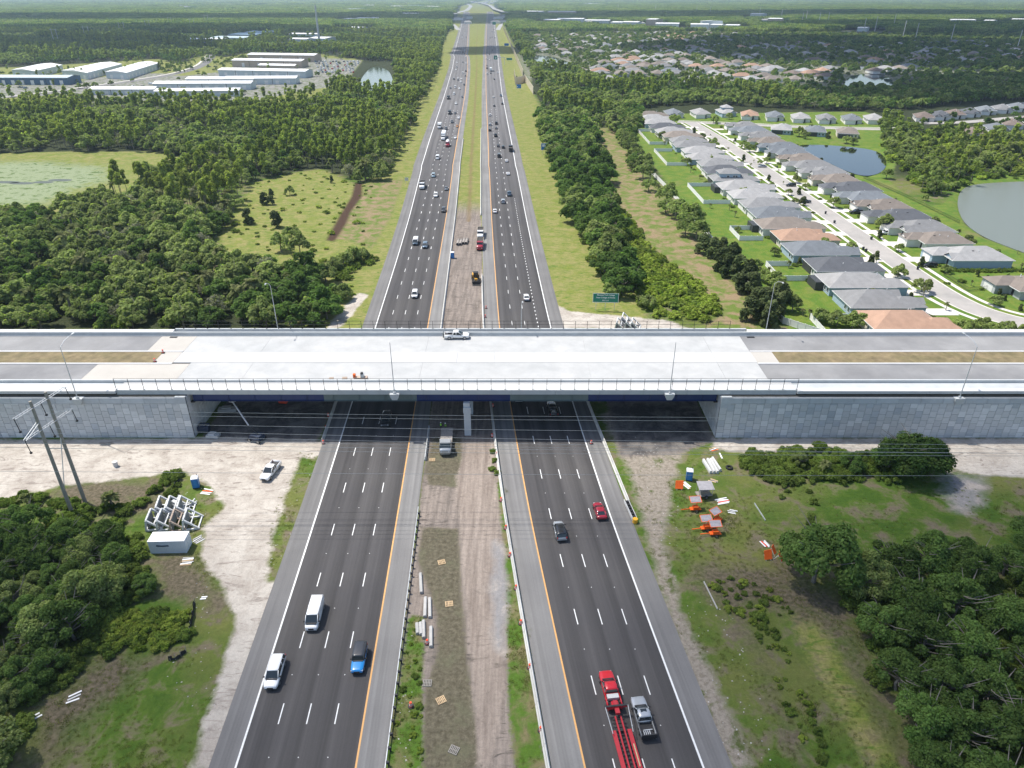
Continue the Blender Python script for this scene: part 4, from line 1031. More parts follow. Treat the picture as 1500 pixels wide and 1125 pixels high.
for s in (-1, 1):
    mb = MB(); mb.tube((-.3,s*1.5,1.8),(-3.8,s*1.3,1.3),.05,6); mb.build('stay_pole', m_steel, tr)
    mb = MB(); y0, y1 = sorted((s*.74, s*1.27)); mb.box(-13,-3.1,y0,y1,.75,.9) ; mb.build('deck_side', m_redt, tr)
    mb = MB(); mb.box(-8.2,-5.2,s*1.0-.07,s*1.0+.07,.91,1.0); mb.build('timber_strip', M('pale_timber', (.5,.38,.22), .8, .2, 3), tr) if s < 0 else 0
    mb = MB(); mb.box(-13,-1.2,s*.35-.09,s*.35+.09,.8,1.05); mb.build('frame_rail', m_redt, tr)
mb = MB(); x_ = -1.5
while x_ > -13: mb.box(x_-.06, x_+.06, -.85, .85, .72, .82); x_ -= .55
mb.build('cross_members', m_plas, tr)
mb = MB(); mb.box(-3.1,-1.2,-.7,.7,.68,.72); mb.build('neck_plate', m_plas, tr)
add_wheels(tr, (-8.5, -9.6), 1.2, .38, .24)
# flatbed truck and two workers in the median
x, y = G(654, 651); ft_ = truck('flat', 'silver', x, y, .05, R(-88), 'flatbed truck parked in the median beside the pier, cab towards the camera')
m_hiv = M('hi_vis_vest', (.35,.75,.05), .7, .1, 3); m_skin = M('skin', (.42,.26,.18), .6, .05, 3); m_jean = M('dark_trousers', (.03,.04,.06), .8, .2, 3); m_hat = M('hard_hat', (.75,.75,.7), .4, .05, 3)
def person(x, y, z, rz, label, vest=None):
    t_ = thing('person', label, 'person', (x, y, z), rz)
    vs = [(0,0,.95),(0,0,1.15),(0,0,1.42),(0,0,1.53),(0,.02,1.66),(.1,0,.9),(.12,.03,.5),(.12,0,.08),(.13,.12,.04),(-.1,0,.9),(-.14,-.02,.5),(-.16,0,.08),(-.17,.12,.04),
          (.2,0,1.40),(.27,.04,1.15),(.22,.25,1.02),(.2,.33,1.0),(-.2,0,1.40),(-.28,.02,1.14),(-.28,.12,.9),(-.27,.16,.82)]
    es = [(0,1),(1,2),(2,3),(3,4),(0,5),(5,6),(6,7),(7,8),(0,9),(9,10),(10,11),(11,12),(2,13),(13,14),(14,15),(15,16),(2,17),(17,18),(18,19),(19,20)]
    rs = [.15,.15,.16,.06,.10,.10,.07,.05,.045,.10,.07,.05,.045,.08,.05,.04,.04,.08,.05,.04,.04]
    me = bpy.data.meshes.new('body'); me.from_pydata(vs, es, []); me.materials.append(m_jean); me.materials.append(m_skin)
    o = link('body', me, t_); md = o.modifiers.new('skin', 'SKIN'); sv = me.skin_vertices[0].data
    for i, r_ in enumerate(rs): sv[i].radius = (r_, r_*.85)
    sv[0].use_root = True; o.modifiers.new('sub', 'SUBSURF').levels = 1; o.modifiers['sub'].render_levels = 1
    mb = MB(); n = 10
    mb.loft([[(a_*math.cos(i*2*math.pi/n), b_*math.sin(i*2*math.pi/n), zz_) for i in range(n)] for zz_, a_, b_ in ((.92,.21,.16),(1.1,.20,.16),(1.3,.24,.17),(1.46,.17,.12))]); mb.build('vest', m_hiv, t_, smooth=True)
    mb = MB(); mb.loft([[(a_*math.cos(i*2*math.pi/n), .03+a_*1.1*math.sin(i*2*math.pi/n), zz_) for i in range(n)] for zz_, a_ in ((1.69,.15),(1.71,.125),(1.78,.11),(1.82,.06))]); mb.build('hard_hat', m_hat, t_, smooth=True)
    mb = MB(); mb.loft([[(a_*math.cos(i*2*math.pi/n), .02+a_*1.15*math.sin(i*2*math.pi/n), zz_) for i in range(n)] for zz_, a_ in ((1.53,.06),(1.58,.085),(1.66,.1),(1.71,.1))]); mb.build('face', m_skin, t_, smooth=True)
    return t_
x, y = G(646, 629); person(x, y, .05, R(200), 'person in a lime vest and pale hard hat standing left behind the flatbed truck')
x, y = G(653, 630); person(x, y, .05, R(100), 'person in a lime vest and pale hard hat standing right, close to the truck bed')
# --- traffic beyond the overpass
LT = [(609,357,'van','blue grey','white'),(623,362,'suv','blue grey',None),(608,434,'suv','white',None),(650,310,'suv','dark grey',None),(638.5,288,'suv','white',None),(654,278,'sedan','grey',None),(619,275,'T:dump','white','dark grey'),
 (635,259,'minivan','light blue',None),(641,233,'van','white',None),(656,214,'T:mixer','dark red','white'),(650,203,'T:semi','white','white'),(667,203,'sedan','white',None),(644,188,'T:box','white','white'),(653.5,190,'suv','dark grey',None),(670,186,'sedan','orange',None),
 (662,180,'pickup','grey',None),(672,174,'suv','white',None),(659,167,'T:dump','black','dark grey'),(667,167,'sedan','dark grey',None),(668,153,'suv','white',None),(657,145,'T:dump','black','black'),(665,139,'van','white',None),(677,143,'sedan','grey',None),
 (660,130,'sedan','grey',None),(667,129,'van','white',None),(673,131,'suv','white',None),(680,125,'suv','dark grey',None),(665,117,'suv','black',None),(671,115,'sedan','white',None),(675,121,'suv','white',None),(682,112,'sedan','dark grey',None),(676,116,'sedan','white',None),
 (671,118,'sedan','grey',None),(678,108,'van','white',None),(682.5,105,'pickup','dark grey',None),(668,103,'sedan','white',None),(669,99,'sedan','silver',None),(669,92.5,'suv','white',None),(678,92,'sedan','grey',None),(683,94,'van','white',None),
 (682.5,83,'sedan','white',None),(678,77,'suv','dark grey',None),(682,79,'sedan','grey',None),(670,71,'sedan','black',None),(675,72,'sedan','grey',None),(681,74,'suv','white',None),(670,62.5,'suv','white',None),(681,59,'sedan','silver',None),(677,55.5,'suv','white',None),
 (677,52,'sedan','dark grey',None),(683,55,'sedan','grey',None),(681,49,'sedan','white',None),(682,44,'suv','silver',None),(679,40,'sedan','white',None),(684,36,'suv','white',None),(681,32,'sedan','grey',None),(684,27,'van','white',None),(682,24,'sedan','silver',None)]
RT = [(771,438,'sedan','white',None),(725,311,'sedan','white',None),(737,297,'suv','silver',None),(746,286,'pickup','blue grey',None),(744,256,'coupe','white',None),(742,237,'sedan','white',None),(731,230,'van','black',None),(749.5,221,'T:dump','black','black'),(737,217,'suv','dark grey',None),
 (730,215,'sedan','dark grey',None),(726,200,'pickup','black',None),(717.5,192,'suv','black',None),(727,189,'sedan','grey',None),(718,184,'suv','silver',None),(727,182,'pickup','dark grey',None),(718,170,'suv','white',None),(724,156,'sedan','dark grey',None),(736,153,'suv','dark grey',None),
 (735,141,'pickup','blue grey',None),(723,143,'sedan','white',None),(724,117,'sedan','dark grey',None),(719,104,'T:semi','white','white'),(719,108,'sedan','dark grey',None),(713,109,'suv','white',None),(713,101,'pickup','black',None),(729,107,'sedan','white',None),(723,105,'sedan','grey',None),(713,97,'sedan','grey',None),
 (712.5,87,'suv','silver',None),(717,88,'sedan','white',None),(717,80,'sedan','dark grey',None),(721,74,'suv','dark grey',None),(718,68,'sedan','white',None),(726,69,'suv','white',None),(721,55,'sedan','dark grey',None),(727,56,'suv','black',None),(718,56,'sedan','dark grey',None),(724,44,'pickup','black',None),(727,47.5,'sedan','dark grey',None),(721,47,'sedan','grey',None),
 (720,36,'suv','white',None),(724,31,'sedan','silver',None),(719,27,'sedan','dark grey',None)]
kn = {'sedan':'sedan','coupe':'coupe','hatch':'hatchback','suv':'suv','minivan':'minivan','van':'van','pickup':'pickup','big_suv':'suv'}
for side, LTt in (('L', LT), ('R', RT)):
    lst = sorted(LTt, key=lambda q: -q[1])
    for i, (px, py, k, c1, c2) in enumerate(lst):
        x, y, z, h = onroad(side, px, py)
        f0, f1 = (LW(y), LO(y)) if side == 'L' else (RO(y), RW(y))
        x = min(max(x, float(f0)+1.4), float(f1)-1.4)
        lane = 'left carriageway' if side == 'L' else 'right carriageway'
        kk = k[2:] if k.startswith('T:') else k
        nm = {'dump':'dump truck','mixer':'concrete mixer','semi':'semi truck','box':'box truck'}.get(kk, kn.get(kk, kk))
        lb = f'{c1} {nm}, {ordn(i)} vehicle beyond the overpass on the {lane}'
        gp = 'traffic on the %s beyond the overpass' % lane
        if k.startswith('T:'): truck(kk, c1, x, y, z, h, lb, gp, c2 or 'white')
        else: car(k, c1, x, y, z, h, lb, gp, roof=c2, detail=2 if y < 300 else (1 if y < 700 else 0))
# ------------------------------------------------------------------ houses of the estate
ROOF = {'grey': (.20,.20,.20), 'pale grey': (.29,.285,.28), 'dark grey': (.085,.09,.10), 'blue grey': (.15,.165,.18), 'taupe': (.20,.17,.145), 'peach': (.34,.215,.15), 'brown': (.16,.125,.105)}
WALL = {'white': (.72,.70,.66), 'blue': (.33,.43,.50), 'cream': (.62,.56,.46), 'grey': (.40,.42,.42), 'green': (.42,.48,.42)}
def m_roof(c): return M('shingles_'+c.replace(' ', '_'), ROOF[c], .9, .16, .5, objvar=.10, bump=.3, fine=6)
def m_wall(c): return M('stucco_'+c, WALL[c], .85, .06, .8)
m_trim = M('white_trim', (.78,.78,.76), .6, .03, 1); m_door = M('garage_door_white', (.74,.73,.70), .6, .04, 1); m_screen = M('lanai_screen', (.045,.048,.05), .5, .3, 3)
m_win = M('house_window', (.04,.06,.075), .12, .1, 1, spec=.7)
def hip(mb, x0, x1, y0, y1, z, s=.44, ov=.5, th=.14):
    x0 -= ov; x1 += ov; y0 -= ov; y1 += ov; L, W_ = x1-x0, y1-y0
    if L >= W_:
        h = W_/2*s; a = (x0+W_/2, (y0+y1)/2, z+h); b_ = (x1-W_/2, (y0+y1)/2, z+h)
        V_ = [(x0,y0,z),(x1,y0,z),(x1,y1,z),(x0,y1,z),a,b_]; F_ = [(0,1,5,4),(1,2,5),(2,3,4,5),(3,0,4)]
    else:
        h = L/2*s; a = ((x0+x1)/2, y0+L/2, z+h); b_ = ((x0+x1)/2, y1-L/2, z+h)
        V_ = [(x0,y0,z),(x1,y0,z),(x1,y1,z),(x0,y1,z),a,b_]; F_ = [(0,1,4),(1,2,5,4),(2,3,5),(3,0,4,5)]
    mb.add(V_, F_); return z+h
def gable(mb, x0, x1, y0, y1, z, s=.5, ov=.4):   # ridge along x, gable towards -x/+x
    x0 -= ov; x1 += ov; y0 -= ov; y1 += ov; h = (y1-y0)/2*s; c = (y0+y1)/2
    mb.add([(x0,y0,z),(x1,y0,z),(x1,y1,z),(x0,y1,z),(x0,c,z+h),(x1,c,z+h)], [(0,1,5,4),(2,3,4,5)]); return z+h
_h = {}
def house(x, y, L, W_, face, roof, wall, label, group, lanai=1, two=0, rz=0.0, detail=1, seed=0, name='house'):
    """long axis x; face=+1: front (garage) at +x, rear (lanai) at -x"""
    rr = random.Random(seed*31+5); key = (L, W_, roof, wall, lanai, two, detail, seed % 5)
    rot = rz+(0 if face > 0 else math.pi)
    t_ = thing(name, label, 'house', (x, y, 0), rot, group)
    if key in _h:
        for nm, me, loc, subs in _h[key]:
            o = link(nm, me, t_, loc)
            for n2, m2, l2 in subs: link(n2, m2, o, l2)
        return t_
    P_ = []; hx, hy = L/2, W_/2; H_ = 2.9
    w_ = MB(); w_.box(-hx+(2.2 if lanai else 0), hx-2.5, -hy, hy, 0, H_); w_.box(hx-2.5, hx+2.2, -hy, hy*.15, 0, H_)
    if lanai: w_.box(-hx, -hx+2.2, -hy, -hy*.2, 0, H_)
    r_ = MB(); hip(r_, -hx, hx-2.0, -hy, hy, H_+.02); hip(r_, hx-7.5, hx+2.2, -hy+.1, hy*.15, H_+.05, .46)
    if seed % 2: 
        gable(r_, hx-5.5, hx-1.9, hy*.2, hy*.85, H_+.3, .55)
        w_.add([(hx-1.9,hy*.2,H_),(hx-1.9,hy*.85,H_),(hx-1.9,hy*.525,H_+.3+hy*.325*.55+.1)], [(0,1,2)])
    if seed % 3 == 1:
        gable(r_, hx-1.5, hx+2.3, -hy*.72, -hy*.15, H_+.4, .55); w_.add([(hx+2.35,-hy*.72,H_),(hx+2.35,-hy*.15,H_),(hx+2.35,-hy*.435,H_+.4+hy*.285*.55)], [(0,1,2)])
    if two:
        w_.box(-hx+3, hx-7, -hy*.6, hy*.7, H_, H_+2.9); hip(r_, -hx+3, hx-7, -hy*.6, hy*.7, H_+2.95)
    P_.append(['wall', w_.mesh('wall', m_wall(wall)), (0,0,0), []])
    f_ = MB(); o_ = .52; f_.box(-hx-o_, hx-2+o_, -hy-o_, -hy-o_+.06, H_-.15, H_+.03); f_.box(-hx-o_, hx-2+o_, hy+o_-.06, hy+o_, H_-.15, H_+.03); f_.box(-hx-o_, -hx-o_+.06, -hy-o_, hy+o_, H_-.15, H_+.03)
    f_.box(hx-2+o_-.06, hx-2+o_, hy*.15, hy+o_, H_-.15, H_+.03); f_.box(-hx-.4, hx-2+.4, -hy-.4, hy+.4, H_-.03, H_)
    P_.append(['fascia', f_.mesh('fascia', m_trim), (0,0,0), []])
    subs = []
    if detail:
        vm = MB(); vm.cyl((0,0,-.3), .13, .9, 6); vm = vm.mesh('vent_pipe', m_trim)
        for _ in range(2):
            vx = rr.uniform(-hx*.4, hx*.5); vy = rr.uniform(-hy*.6, hy*.6); subs.append(('vent_pipe', vm, (vx, vy, H_+(hy-abs(vy))*.44)))
        rv = MB(); rv.box(-.35,.35,-.3,.3,-.1,.22); subs.append(('roof_vent', rv.mesh('roof_vent', m_plas), (rr.uniform(-hx*.2, hx*.4), hy*.35, H_+hy*.65*.44+.05)))
    P_.append(['roof', r_.mesh('roof', m_roof(roof)), (0,0,0), subs])
    if lanai:
        c_ = MB(); c_.box(-hx-2.6, -hx+2.1, -hy*.18, hy*.95, .02, 2.75) if rr.random() < .5 else c_.box(-hx-.3, -hx+2.1, -hy*.18, hy*.95, .02, 2.8)
        P_.append(['screen_porch', c_.mesh('screen_porch', m_screen), (0,0,0), []])
    if detail:
        wm = MB(); wm.box(-.6,.6,-.06,.02,-.6,.6); wm = wm.mesh('window', m_win); fm = MB()
        for q in ((-.7,.7,-.7,-.6),(-.7,.7,.6,.7),(-.7,-.6,-.6,.6),(.6,.7,-.6,.6)): fm.box(q[0],q[1],-.09,-.01,q[2],q[3])
        fm = fm.mesh('frame', m_trim)
        for xx in (-hx*.45, -hx*.05, hx*.4): P_.append(['window', wm, (xx, -hy-.02, 1.5), [('frame', fm, (0,0,0))]])
        w2 = MB(); w2.box(-.06,.02,-.6,.6,-.6,.6); w2 = w2.mesh('window', m_win); f2 = MB()
        for q in ((-.7,.7,-.7,-.6),(-.7,.7,.6,.7),(-.7,-.6,-.6,.6),(.6,.7,-.6,.6)): f2.box(-.09,-.01,q[0],q[1],q[2],q[3])
        f2 = f2.mesh('frame', m_trim); bx = -hx-.02
        for yy in (-hy*.75, -hy*.4): P_.append(['window', w2, (bx, yy, 1.5), [('frame', f2, (0,0,0))]])
        gd = MB(); gd.box(0,.06,-hy*.78,-hy*.05,.02,2.3)
        for z in (.6,1.17,1.74): gd.box(.06,.07,-hy*.78,-hy*.05,z,z+.03)
        P_.append(['garage_door', gd.mesh('garage_door', m_door), (hx+2.2,0,0), []])
        dr = MB(); dr.box(0,.06,-.5,.5,0,2.1); P_.append(['door', dr.mesh('door', m_plas), (hx-2.5, hy*.4, .02), []])
        if two:
            for yy in (-hy*.3, .3, hy*.4): P_.append(['window', w2, (-hx+2.98, yy, H_+1.5), [('frame', f2, (0,0,0))]])
            for xx in (-hx*.3, 0., hx*.1): P_.append(['window', wm, (xx, -hy*.6-.02, H_+1.5), [('frame', fm, (0,0,0))]])
    _h[key] = P_
    for nm, me, loc, sb in P_:
        o = link(nm, me, t_, loc)
        for n2, m2, l2 in sb: link(n2, m2, o, l2)
    return t_
LR = [(183,'peach','cream',0),(198.5,'grey','blue',0),(214,'pale grey','blue',1),(229,'dark grey','white',1),(246,'blue grey','blue',0),(262,'peach','cream',1),(277,'taupe','white',1),(293,'blue grey','white',0),(308,'grey','white',0),(324,'pale grey','white',0),(340,'pale grey','white',1),(357,'grey','blue',1),(374,'dark grey','white',0),(391,'grey','white',0),(408,'pale grey','blue',0),(426,'pale grey','white',0),(444,'grey','blue',0),(460,'grey','white',0),(477,'taupe','cream',0),(493,'pale grey','white',0),(511,'dark grey','white',0),(530,'pale grey','blue',1),(548,'pale grey','white',0),(566,'taupe','cream',0)]
drv = MB(); apron = MB()
for i, (y, r_, w_, ln) in enumerate(LR):
    two = 1 if i == 11 else 0
    house(109.5+(-6 if y > 440 else 0)*min(1, (y-440)/100 if y > 440 else 0)+[0,-.8,.5,1.1,-.3][i%5], y, [21,19.5,22,20][i%4], [12.6,13.2,11.9][i%3], 1, r_, w_, f'{"two storey" if two else "low"} {r_} roofed house, {ordn(i)} from the overpass, left of the street', 'houses left of the estate street', ln, two, 0, 1, i)
    if y < 540: drv.box(122.2, 131.6, y-5.6, y-.6, .02, .06)
RL = [(178,'peach','cream'),(211,'taupe','grey'),(240,'pale grey','blue'),(258,'taupe','white'),(273,'grey','white'),(289,'dark grey','white'),(305,'taupe','white'),(320,'blue grey','white'),(337,'dark grey','white'),(354,'taupe','cream'),(370,'grey','white'),(387,'grey','white'),(404,'taupe','cream'),(421,'blue grey','white'),(438,'blue grey','blue'),(457,'taupe','white'),(477,'grey','white'),(497,'blue grey','white'),(516,'grey','white')]
for i, (y, r_, w_) in enumerate(RL[1:]):
    house((164.5 if i == 0 else 159.5)+[0,.9,-.6,.4][i%4], y, [21,22.5,19.5][i%3], [12.4,13,11.8,12.8][i%4], -1, r_, w_, f'{r_} roofed house, {ordn(i)} from the overpass, right of the street', 'houses right of the estate street', 0, 0, 0, 1, i+2)
    if i > 0: drv.box(139.6, 147.4, y+.6, y+5.6, .02, .06)
struct(drv.build('driveways', m_conc), 'white concrete driveways crossing the verges')
EB = [(124,577,'blue grey','white',0),(145,579,'pale grey','white',0),(166,584,'pale grey','blue',1),(180,570,'peach','white',0),(197,564,'blue grey','white',0),(214,557,'pale grey','white',0),(231,552,'grey','white',0),(249,550,'blue grey','white',0),(266,551,'pale grey','white',0)]
for i, (x, y, r_, w_, tw) in enumerate(EB):
    house(x, y, 19, 12, -1, r_, w_, f'{r_} roofed house, {ordn(i)} from the left along the far wood', 'houses along the wood behind the estate', 0, tw, R(90+(-14 if i > 2 else 0)), 1, i+1)
for i, (x, y, r_, w_) in enumerate([(183,507,'pale grey','blue'),(203,499,'blue grey','blue'),(222,493,'taupe','cream')]):
    house(x, y, 18, 12.5, 1, r_, w_, f'{r_} roofed house, {ordn(i)} from the left behind the dark pond', 'houses on the lawn behind the pond', 1, 0, R(72), 1, i)
for i, (x, y, r_) in enumerate([(307,560,'brown'),(323,567,'dark grey'),(338,574,'brown'),(354,582,'dark grey'),(373,594,'blue grey'),(391,602,'grey'),(409,611,'blue grey'),(352,527,'brown'),(306,492,'brown'),(330,508,'blue grey'),(425,620,'grey'),(380,545,'brown'),(408,560,'brown')]):
    house(x, y, 18, 12.5, -1, r_, 'white', f'{r_} roofed house of the second estate by the shaded wood, {ordn(i)}', 'houses of the second estate', 0, 0, R(70), 1 if i < 9 else 0, i)
# parked cars and small street things
FRONT = []
for i in range(24): FRONT += [(rnd.uniform(98, 118), 191+i*15.3), (rnd.uniform(150, 166), 197+i*16+rnd.uniform(-1,1)), (rnd.uniform(169,174), 205+i*13), (rnd.uniform(94,97), 190+i*15+rnd.uniform(-3,3))]
for i in range(20):
    FRONT += [(147.0+rnd.uniform(-.8,2), 200+i*15.7+rnd.uniform(-3,3)), (124.3+rnd.uniform(-1,.6), 191+i*15.3+rnd.uniform(-1,1.5)), (129.6, 196+i*15.3+rnd.uniform(-2,2)), (141.7, 203+i*15.7+rnd.uniform(-2,2))]
m_bin = M('bin_plastic', (.015,.02,.03), .6, .1, 1)
for i, (px, py, k, c) in enumerate([(1297,343,'suv','white'),(1361,391,'suv','black'),(1420,481,'suv','black'),(1254,313,'pickup','black'),(1253,302,'suv','black'),(1199,263,'suv','black'),(1178,297,'pickup','dark grey'),(1029,202,'suv','dark grey'),(1116,245,'sedan','silver'),(1158,273,'suv','black'),(1305,348.5,'sedan','white')][:10]):
    x, y = G(px, py)
    car(k, c, x, y, .07, R(90) if i == 7 else R(4 if x < 135 else 180), f'{c} {kn[k]} parked in a driveway or kerbside of the estate, {ordn(i)} one', 'cars parked in the estate', detail=1)
bm_ = MB(); bm_.loft([[(-.25,-.28,0),(.25,-.28,0),(.25,.28,0),(-.25,.28,0)],[(-.33,-.36,1.0),(.33,-.36,1.0),(.33,.36,1.0),(-.33,.36,1.0)]]); bm_.box(-.35,.38,-.38,.38,1.0,1.1); bm_ = bm_.mesh('wheelie_bin', m_bin)
for i, (px, py) in enumerate([(1209,313.5),(1222,327),(1264,366),(1268,369),(1276,351),(1344,395),(1197,273),(1185,267),(1138,246),(1217,290),(1227,297),(1037,211),(1462,482)]):
    x, y = G(px, py); tag(link('wheelie_bin', bm_, None, (x, y, .06), rnd.random()), 'dark wheelie bin standing at the kerb of the estate street', 'bin', 'wheelie bins at the kerb')
# ------------------------------------------------------------------ industrial estate
def m_met(n, c): return M(n, c, .5, .06, .3, metal=.1)
IW = {'white': m_met('metal_wall_white', (.52,.58,.60)), 'tan': m_met('metal_wall_tan', (.45,.37,.29)), 'blue': m_met('metal_wall_blue', (.05,.12,.20)), 'grey': m_met('metal_wall_grey', (.40,.42,.42))}
IR = {'white': m_met('metal_roof_white', (.80,.80,.79)), 'grey': m_met('metal_roof_grey', (.42,.50,.53)), 'blue': m_met('metal_roof_blue', (.25,.38,.47))}
def shed(a, b_, depth, h, wall, roof, label, ndoor=0, group=None, skew=None, pitch=1.2, doorc=None):
    """a,b: photo pixels of the near wall's ground line ends"""
    A_, B_ = Vector(G(*a)), Vector(G(*b_)); d = B_-A_; L = d.length; rz = math.atan2(d.y, d.x)
    t_ = thing('warehouse', label, 'warehouse', (*A_, 0), rz, group); sk = 0 if skew is None else skew
    w_ = MB(); w_.prism([(0,0),(L,0),(L+sk,depth),(sk,depth)], 0, h); w_.add([(0,0,h),(sk,depth,h),(sk/2,depth/2,h+pitch)], [(0,1,2)]); w_.add([(L,0,h),(L+sk,depth,h),(L+sk/2,depth/2,h+pitch)], [(2,1,0)]); w_.build('wall', IW[wall], t_)
    r_ = MB(); e = .8; r_.add([(-e,-e,h+.02),(L+e,-e,h+.02),(L+e+sk/2,depth/2,h+pitch+.3),(-e+sk/2,depth/2,h+pitch+.3),(L+e+sk,depth+e,h+.02),(-e+sk,depth+e,h+.02),(-e,-e,h-.5),(L+e,-e,h-.5)], [(0,1,2,3),(3,2,4,5),(6,7,1,0)])
    ro = r_.build('roof', IR[roof], t_)
    if ndoor:
        dm = MB(); dm.box(-1.8,1.8,-.06,.0,0,h*.62); dm = dm.mesh('roller_door', doorc or m_door)
        for i in range(ndoor): link('roller_door', dm, t_, (L*(i+.7)/(ndoor+.4), -.01, .02))
    if L > 50:
        n = int(L/26); pm_ = MB(); pm_.box(-.2,.2,-.12,-.05,0,h)
        pm_ = pm_.mesh('downpipe', m_plas)
        for i in range(1, n+1): link('downpipe', pm_, t_, (L*i/(n+1), 0, 0))
    return t_
GI = 'industrial sheds'
shed((-60,124),(101,124.5),24,7,'blue','grey','long blue warehouse with pale roof and grey roller doors at the left edge',11)
GOFF = 1
def quad_shed(q, h, wall, label):
    P4 = [Vector((*G(x, y, h), 0)) for x, y in q]; o0 = P4[0]; P4 = [p-o0 for p in P4]; t_ = thing('warehouse', label, 'warehouse', o0)
    if (P4[1]-P4[0]).cross(P4[2]-P4[0]).z < 0: P4 = [P4[0], P4[3], P4[2], P4[1]]
    mb = MB(); mb.prism([(p.x, p.y) for p in P4], 0, h-.03); mb.build('wall', IW[wall], t_)
    c = sum(P4, Vector((0,0,0)))/4; e = [p+(p-c).normalized()*.8 for p in P4]; i = 0 if (P4[1]-P4[0]).length < (P4[2]-P4[1]).length else 1
    a, b_, c_, d_ = [e[(k+i) % 4] for k in range(4)]; r1 = (a+b_)/2+Vector((0,0,h+1.6)); r2 = (c_+d_)/2+Vector((0,0,h+1.6)); H_ = Vector((0,0,h))
    mb = MB(); mb.add([a+H_, b_+H_, c_+H_, d_+H_, r1, r2], [(1,2,5,4),(3,0,4,5),(0,1,4),(2,3,5)]); mb.build('roof', IR['white'], t_)
    dm = MB(); dm.box(-2,2,-.08,.0,0,h*.6); dm = dm.mesh('roller_door', m_door)
    for s0, s1 in ((P4[0], P4[1]), (P4[1], P4[2]), (P4[2], P4[3]), (P4[3], P4[0])):
        d = s1-s0; n = max(1, int(d.length/12))
        for k in range(n): link('roller_door', dm, t_, tuple(s0+d*((k+.5)/n)), math.atan2(d.y, d.x))
quad_shed([(90,103),(127,106.5),(178,93.5),(147,91.5)], 7, 'white', 'white roofed shed second from the left behind the blue warehouse')
quad_shed([(17,102),(50,104),(91,95),(59,93.5)], 7, 'white', 'white roofed shed farthest left behind the blue warehouse')
quad_shed([(154,105),(185,106.5),(233,92),(204,91)], 7, 'white', 'white roofed shed third from the left behind the blue warehouse')
shed((132,139),(226,139),16,5,'white','white','low white storage building nearest the front wood on the left',6)
shed((228,142),(350,141),16,5,'white','white','low white storage building nearest the front wood on the right',8)
shed((226,132),(368,131.5),18,6,'white','white','long white storage building in the second row',10)
shed((274,124),(372,124),16,5.5,'white','white','white storage building in the third row, on the left',6)
shed((331,124),(434,123.5),18,6,'white','white','pale storage building with dark downpipes in the third row, on the right',6)
shed((321,112),(448,114.5),20,7,'white','white','white storage building in the fourth row',8)
shed((341,98),(442,99.5),22,8,'tan','white','tan warehouse in front of the farthest tan one',4)
shed((364,89.5),(461,91),24,8.5,'tan','white','tan warehouse farthest back beside the vehicle yard',3)
shed((380,101),(432,102),10,4.5,'tan','white','small tan annexe before the tan warehouses',0)
# yard of parked vehicles
k_ = 0
for r_ in range(7):
    py = 91+r_*2.6
    for c_ in range(13):
        px = 462+c_*5.2+rnd.uniform(-1,1)+r_*.8
        if px > 530-r_*2 or rnd.random() < .18: continue
        x, y = G(px, py); kd = rnd.choice(['van','suv','pickup','minivan','van']); cl = rnd.choice(['white']*5+['red','silver','grey','blue grey'])
        car(kd, cl, x, y, .03, R(90)+rnd.uniform(-.1,.1), 'vehicle stored in the packed yard beside the tan warehouses', 'vehicles stored in the yard', cat='vehicle', detail=0); k_ += 1
for i, (px, py, kd, cl) in enumerate([(8,119,'suv','white'),(4,120,'suv','black'),(31,129,'pickup','dark grey'),(38,130,'pickup','blue grey'),(45,119.5,'sedan','grey'),(210,128,'suv','dark grey'),(180,131,'van','white'),(195,127,'sedan','white'),(222,124,'van','white'),(248,104,'suv','black'),(306,98.5,'pickup','dark grey'),(316,98.5,'suv','dark grey'),(438,103,'suv','black'),(434,101,'sedan','white')]):
    x, y = G(px, py); car(kd, cl, x, y, .03, rnd.choice([0,R(90),R(30)]), f'{cl} {kn[kd]} parked among the industrial sheds, {ordn(i)} from the blue warehouse', 'vehicles parked among the industrial sheds', detail=0)
# farther sheds on the left
for i, (px, py, w_, dp, wl_, rf_) in enumerate([(275,62,55,16,'grey','white'),(308,60,50,45,'white','grey'),(335,55,40,60,'blue','blue'),(360,51,38,60,'blue','blue'),(367,44,48,30,'grey','white'),(425,62,24,20,'white','white'),(424,54,44,16,'white','white'),(452,61,24,40,'white','white'),(502,31,16,30,'white','white'),(522,30,34,30,'white','white'),(511,44,18,20,'white','white'),(505,16,32,40,'white','grey'),(530,10,18,60,'white','white'),(570,11.5,22,60,'white','white'),(588,10.5,40,60,'blue','blue'),(620,12,26,60,'white','white'),(584,23,40,40,'tan','white'),(590,6.5,30,60,'grey','white')]):
    shed((px, py),(px+w_, py+.4), dp*1.5, 6+max(0, 40-py)*.15, wl_, rf_, f'distant {rf_} roofed shed left of the highway, {ordn(i)} going away', 0, 'distant sheds left of the highway')
# big white buildings far right
for i, (px, py, w_, h) in enumerate([(796,34,22,10),(816,33.5,38,12),(856,35,36,10),(894,37.5,16,9),(912,38.5,22,11),(946,37,14,16),(960,41,34,11),(1011,43,26,12),(1040,41,16,8),(1062,41,20,7),(802,22,40,14),(766,20,30,10),(1005,19,20,8),(1025,40,3,16),(1098,27,18,16),(1124,34,20,13),(1108,40,16,10),(1060,24,0.1,1),(1393,33,36,8),(1440,34,14,8),(1482,32,20,8),(1255,46,14,8),(1288,42,10,8),(852,8,30,14),(1365,30,10,7),(1475,43,12,7)]):
    if w_ < 1: continue
    shed((px, py),(px+w_, py+.3), 60, h, 'white' if i % 5 else 'tan', 'white', f'distant large pale building right of the highway, {ordn(i)} of them', 0, 'distant large buildings right of the highway')
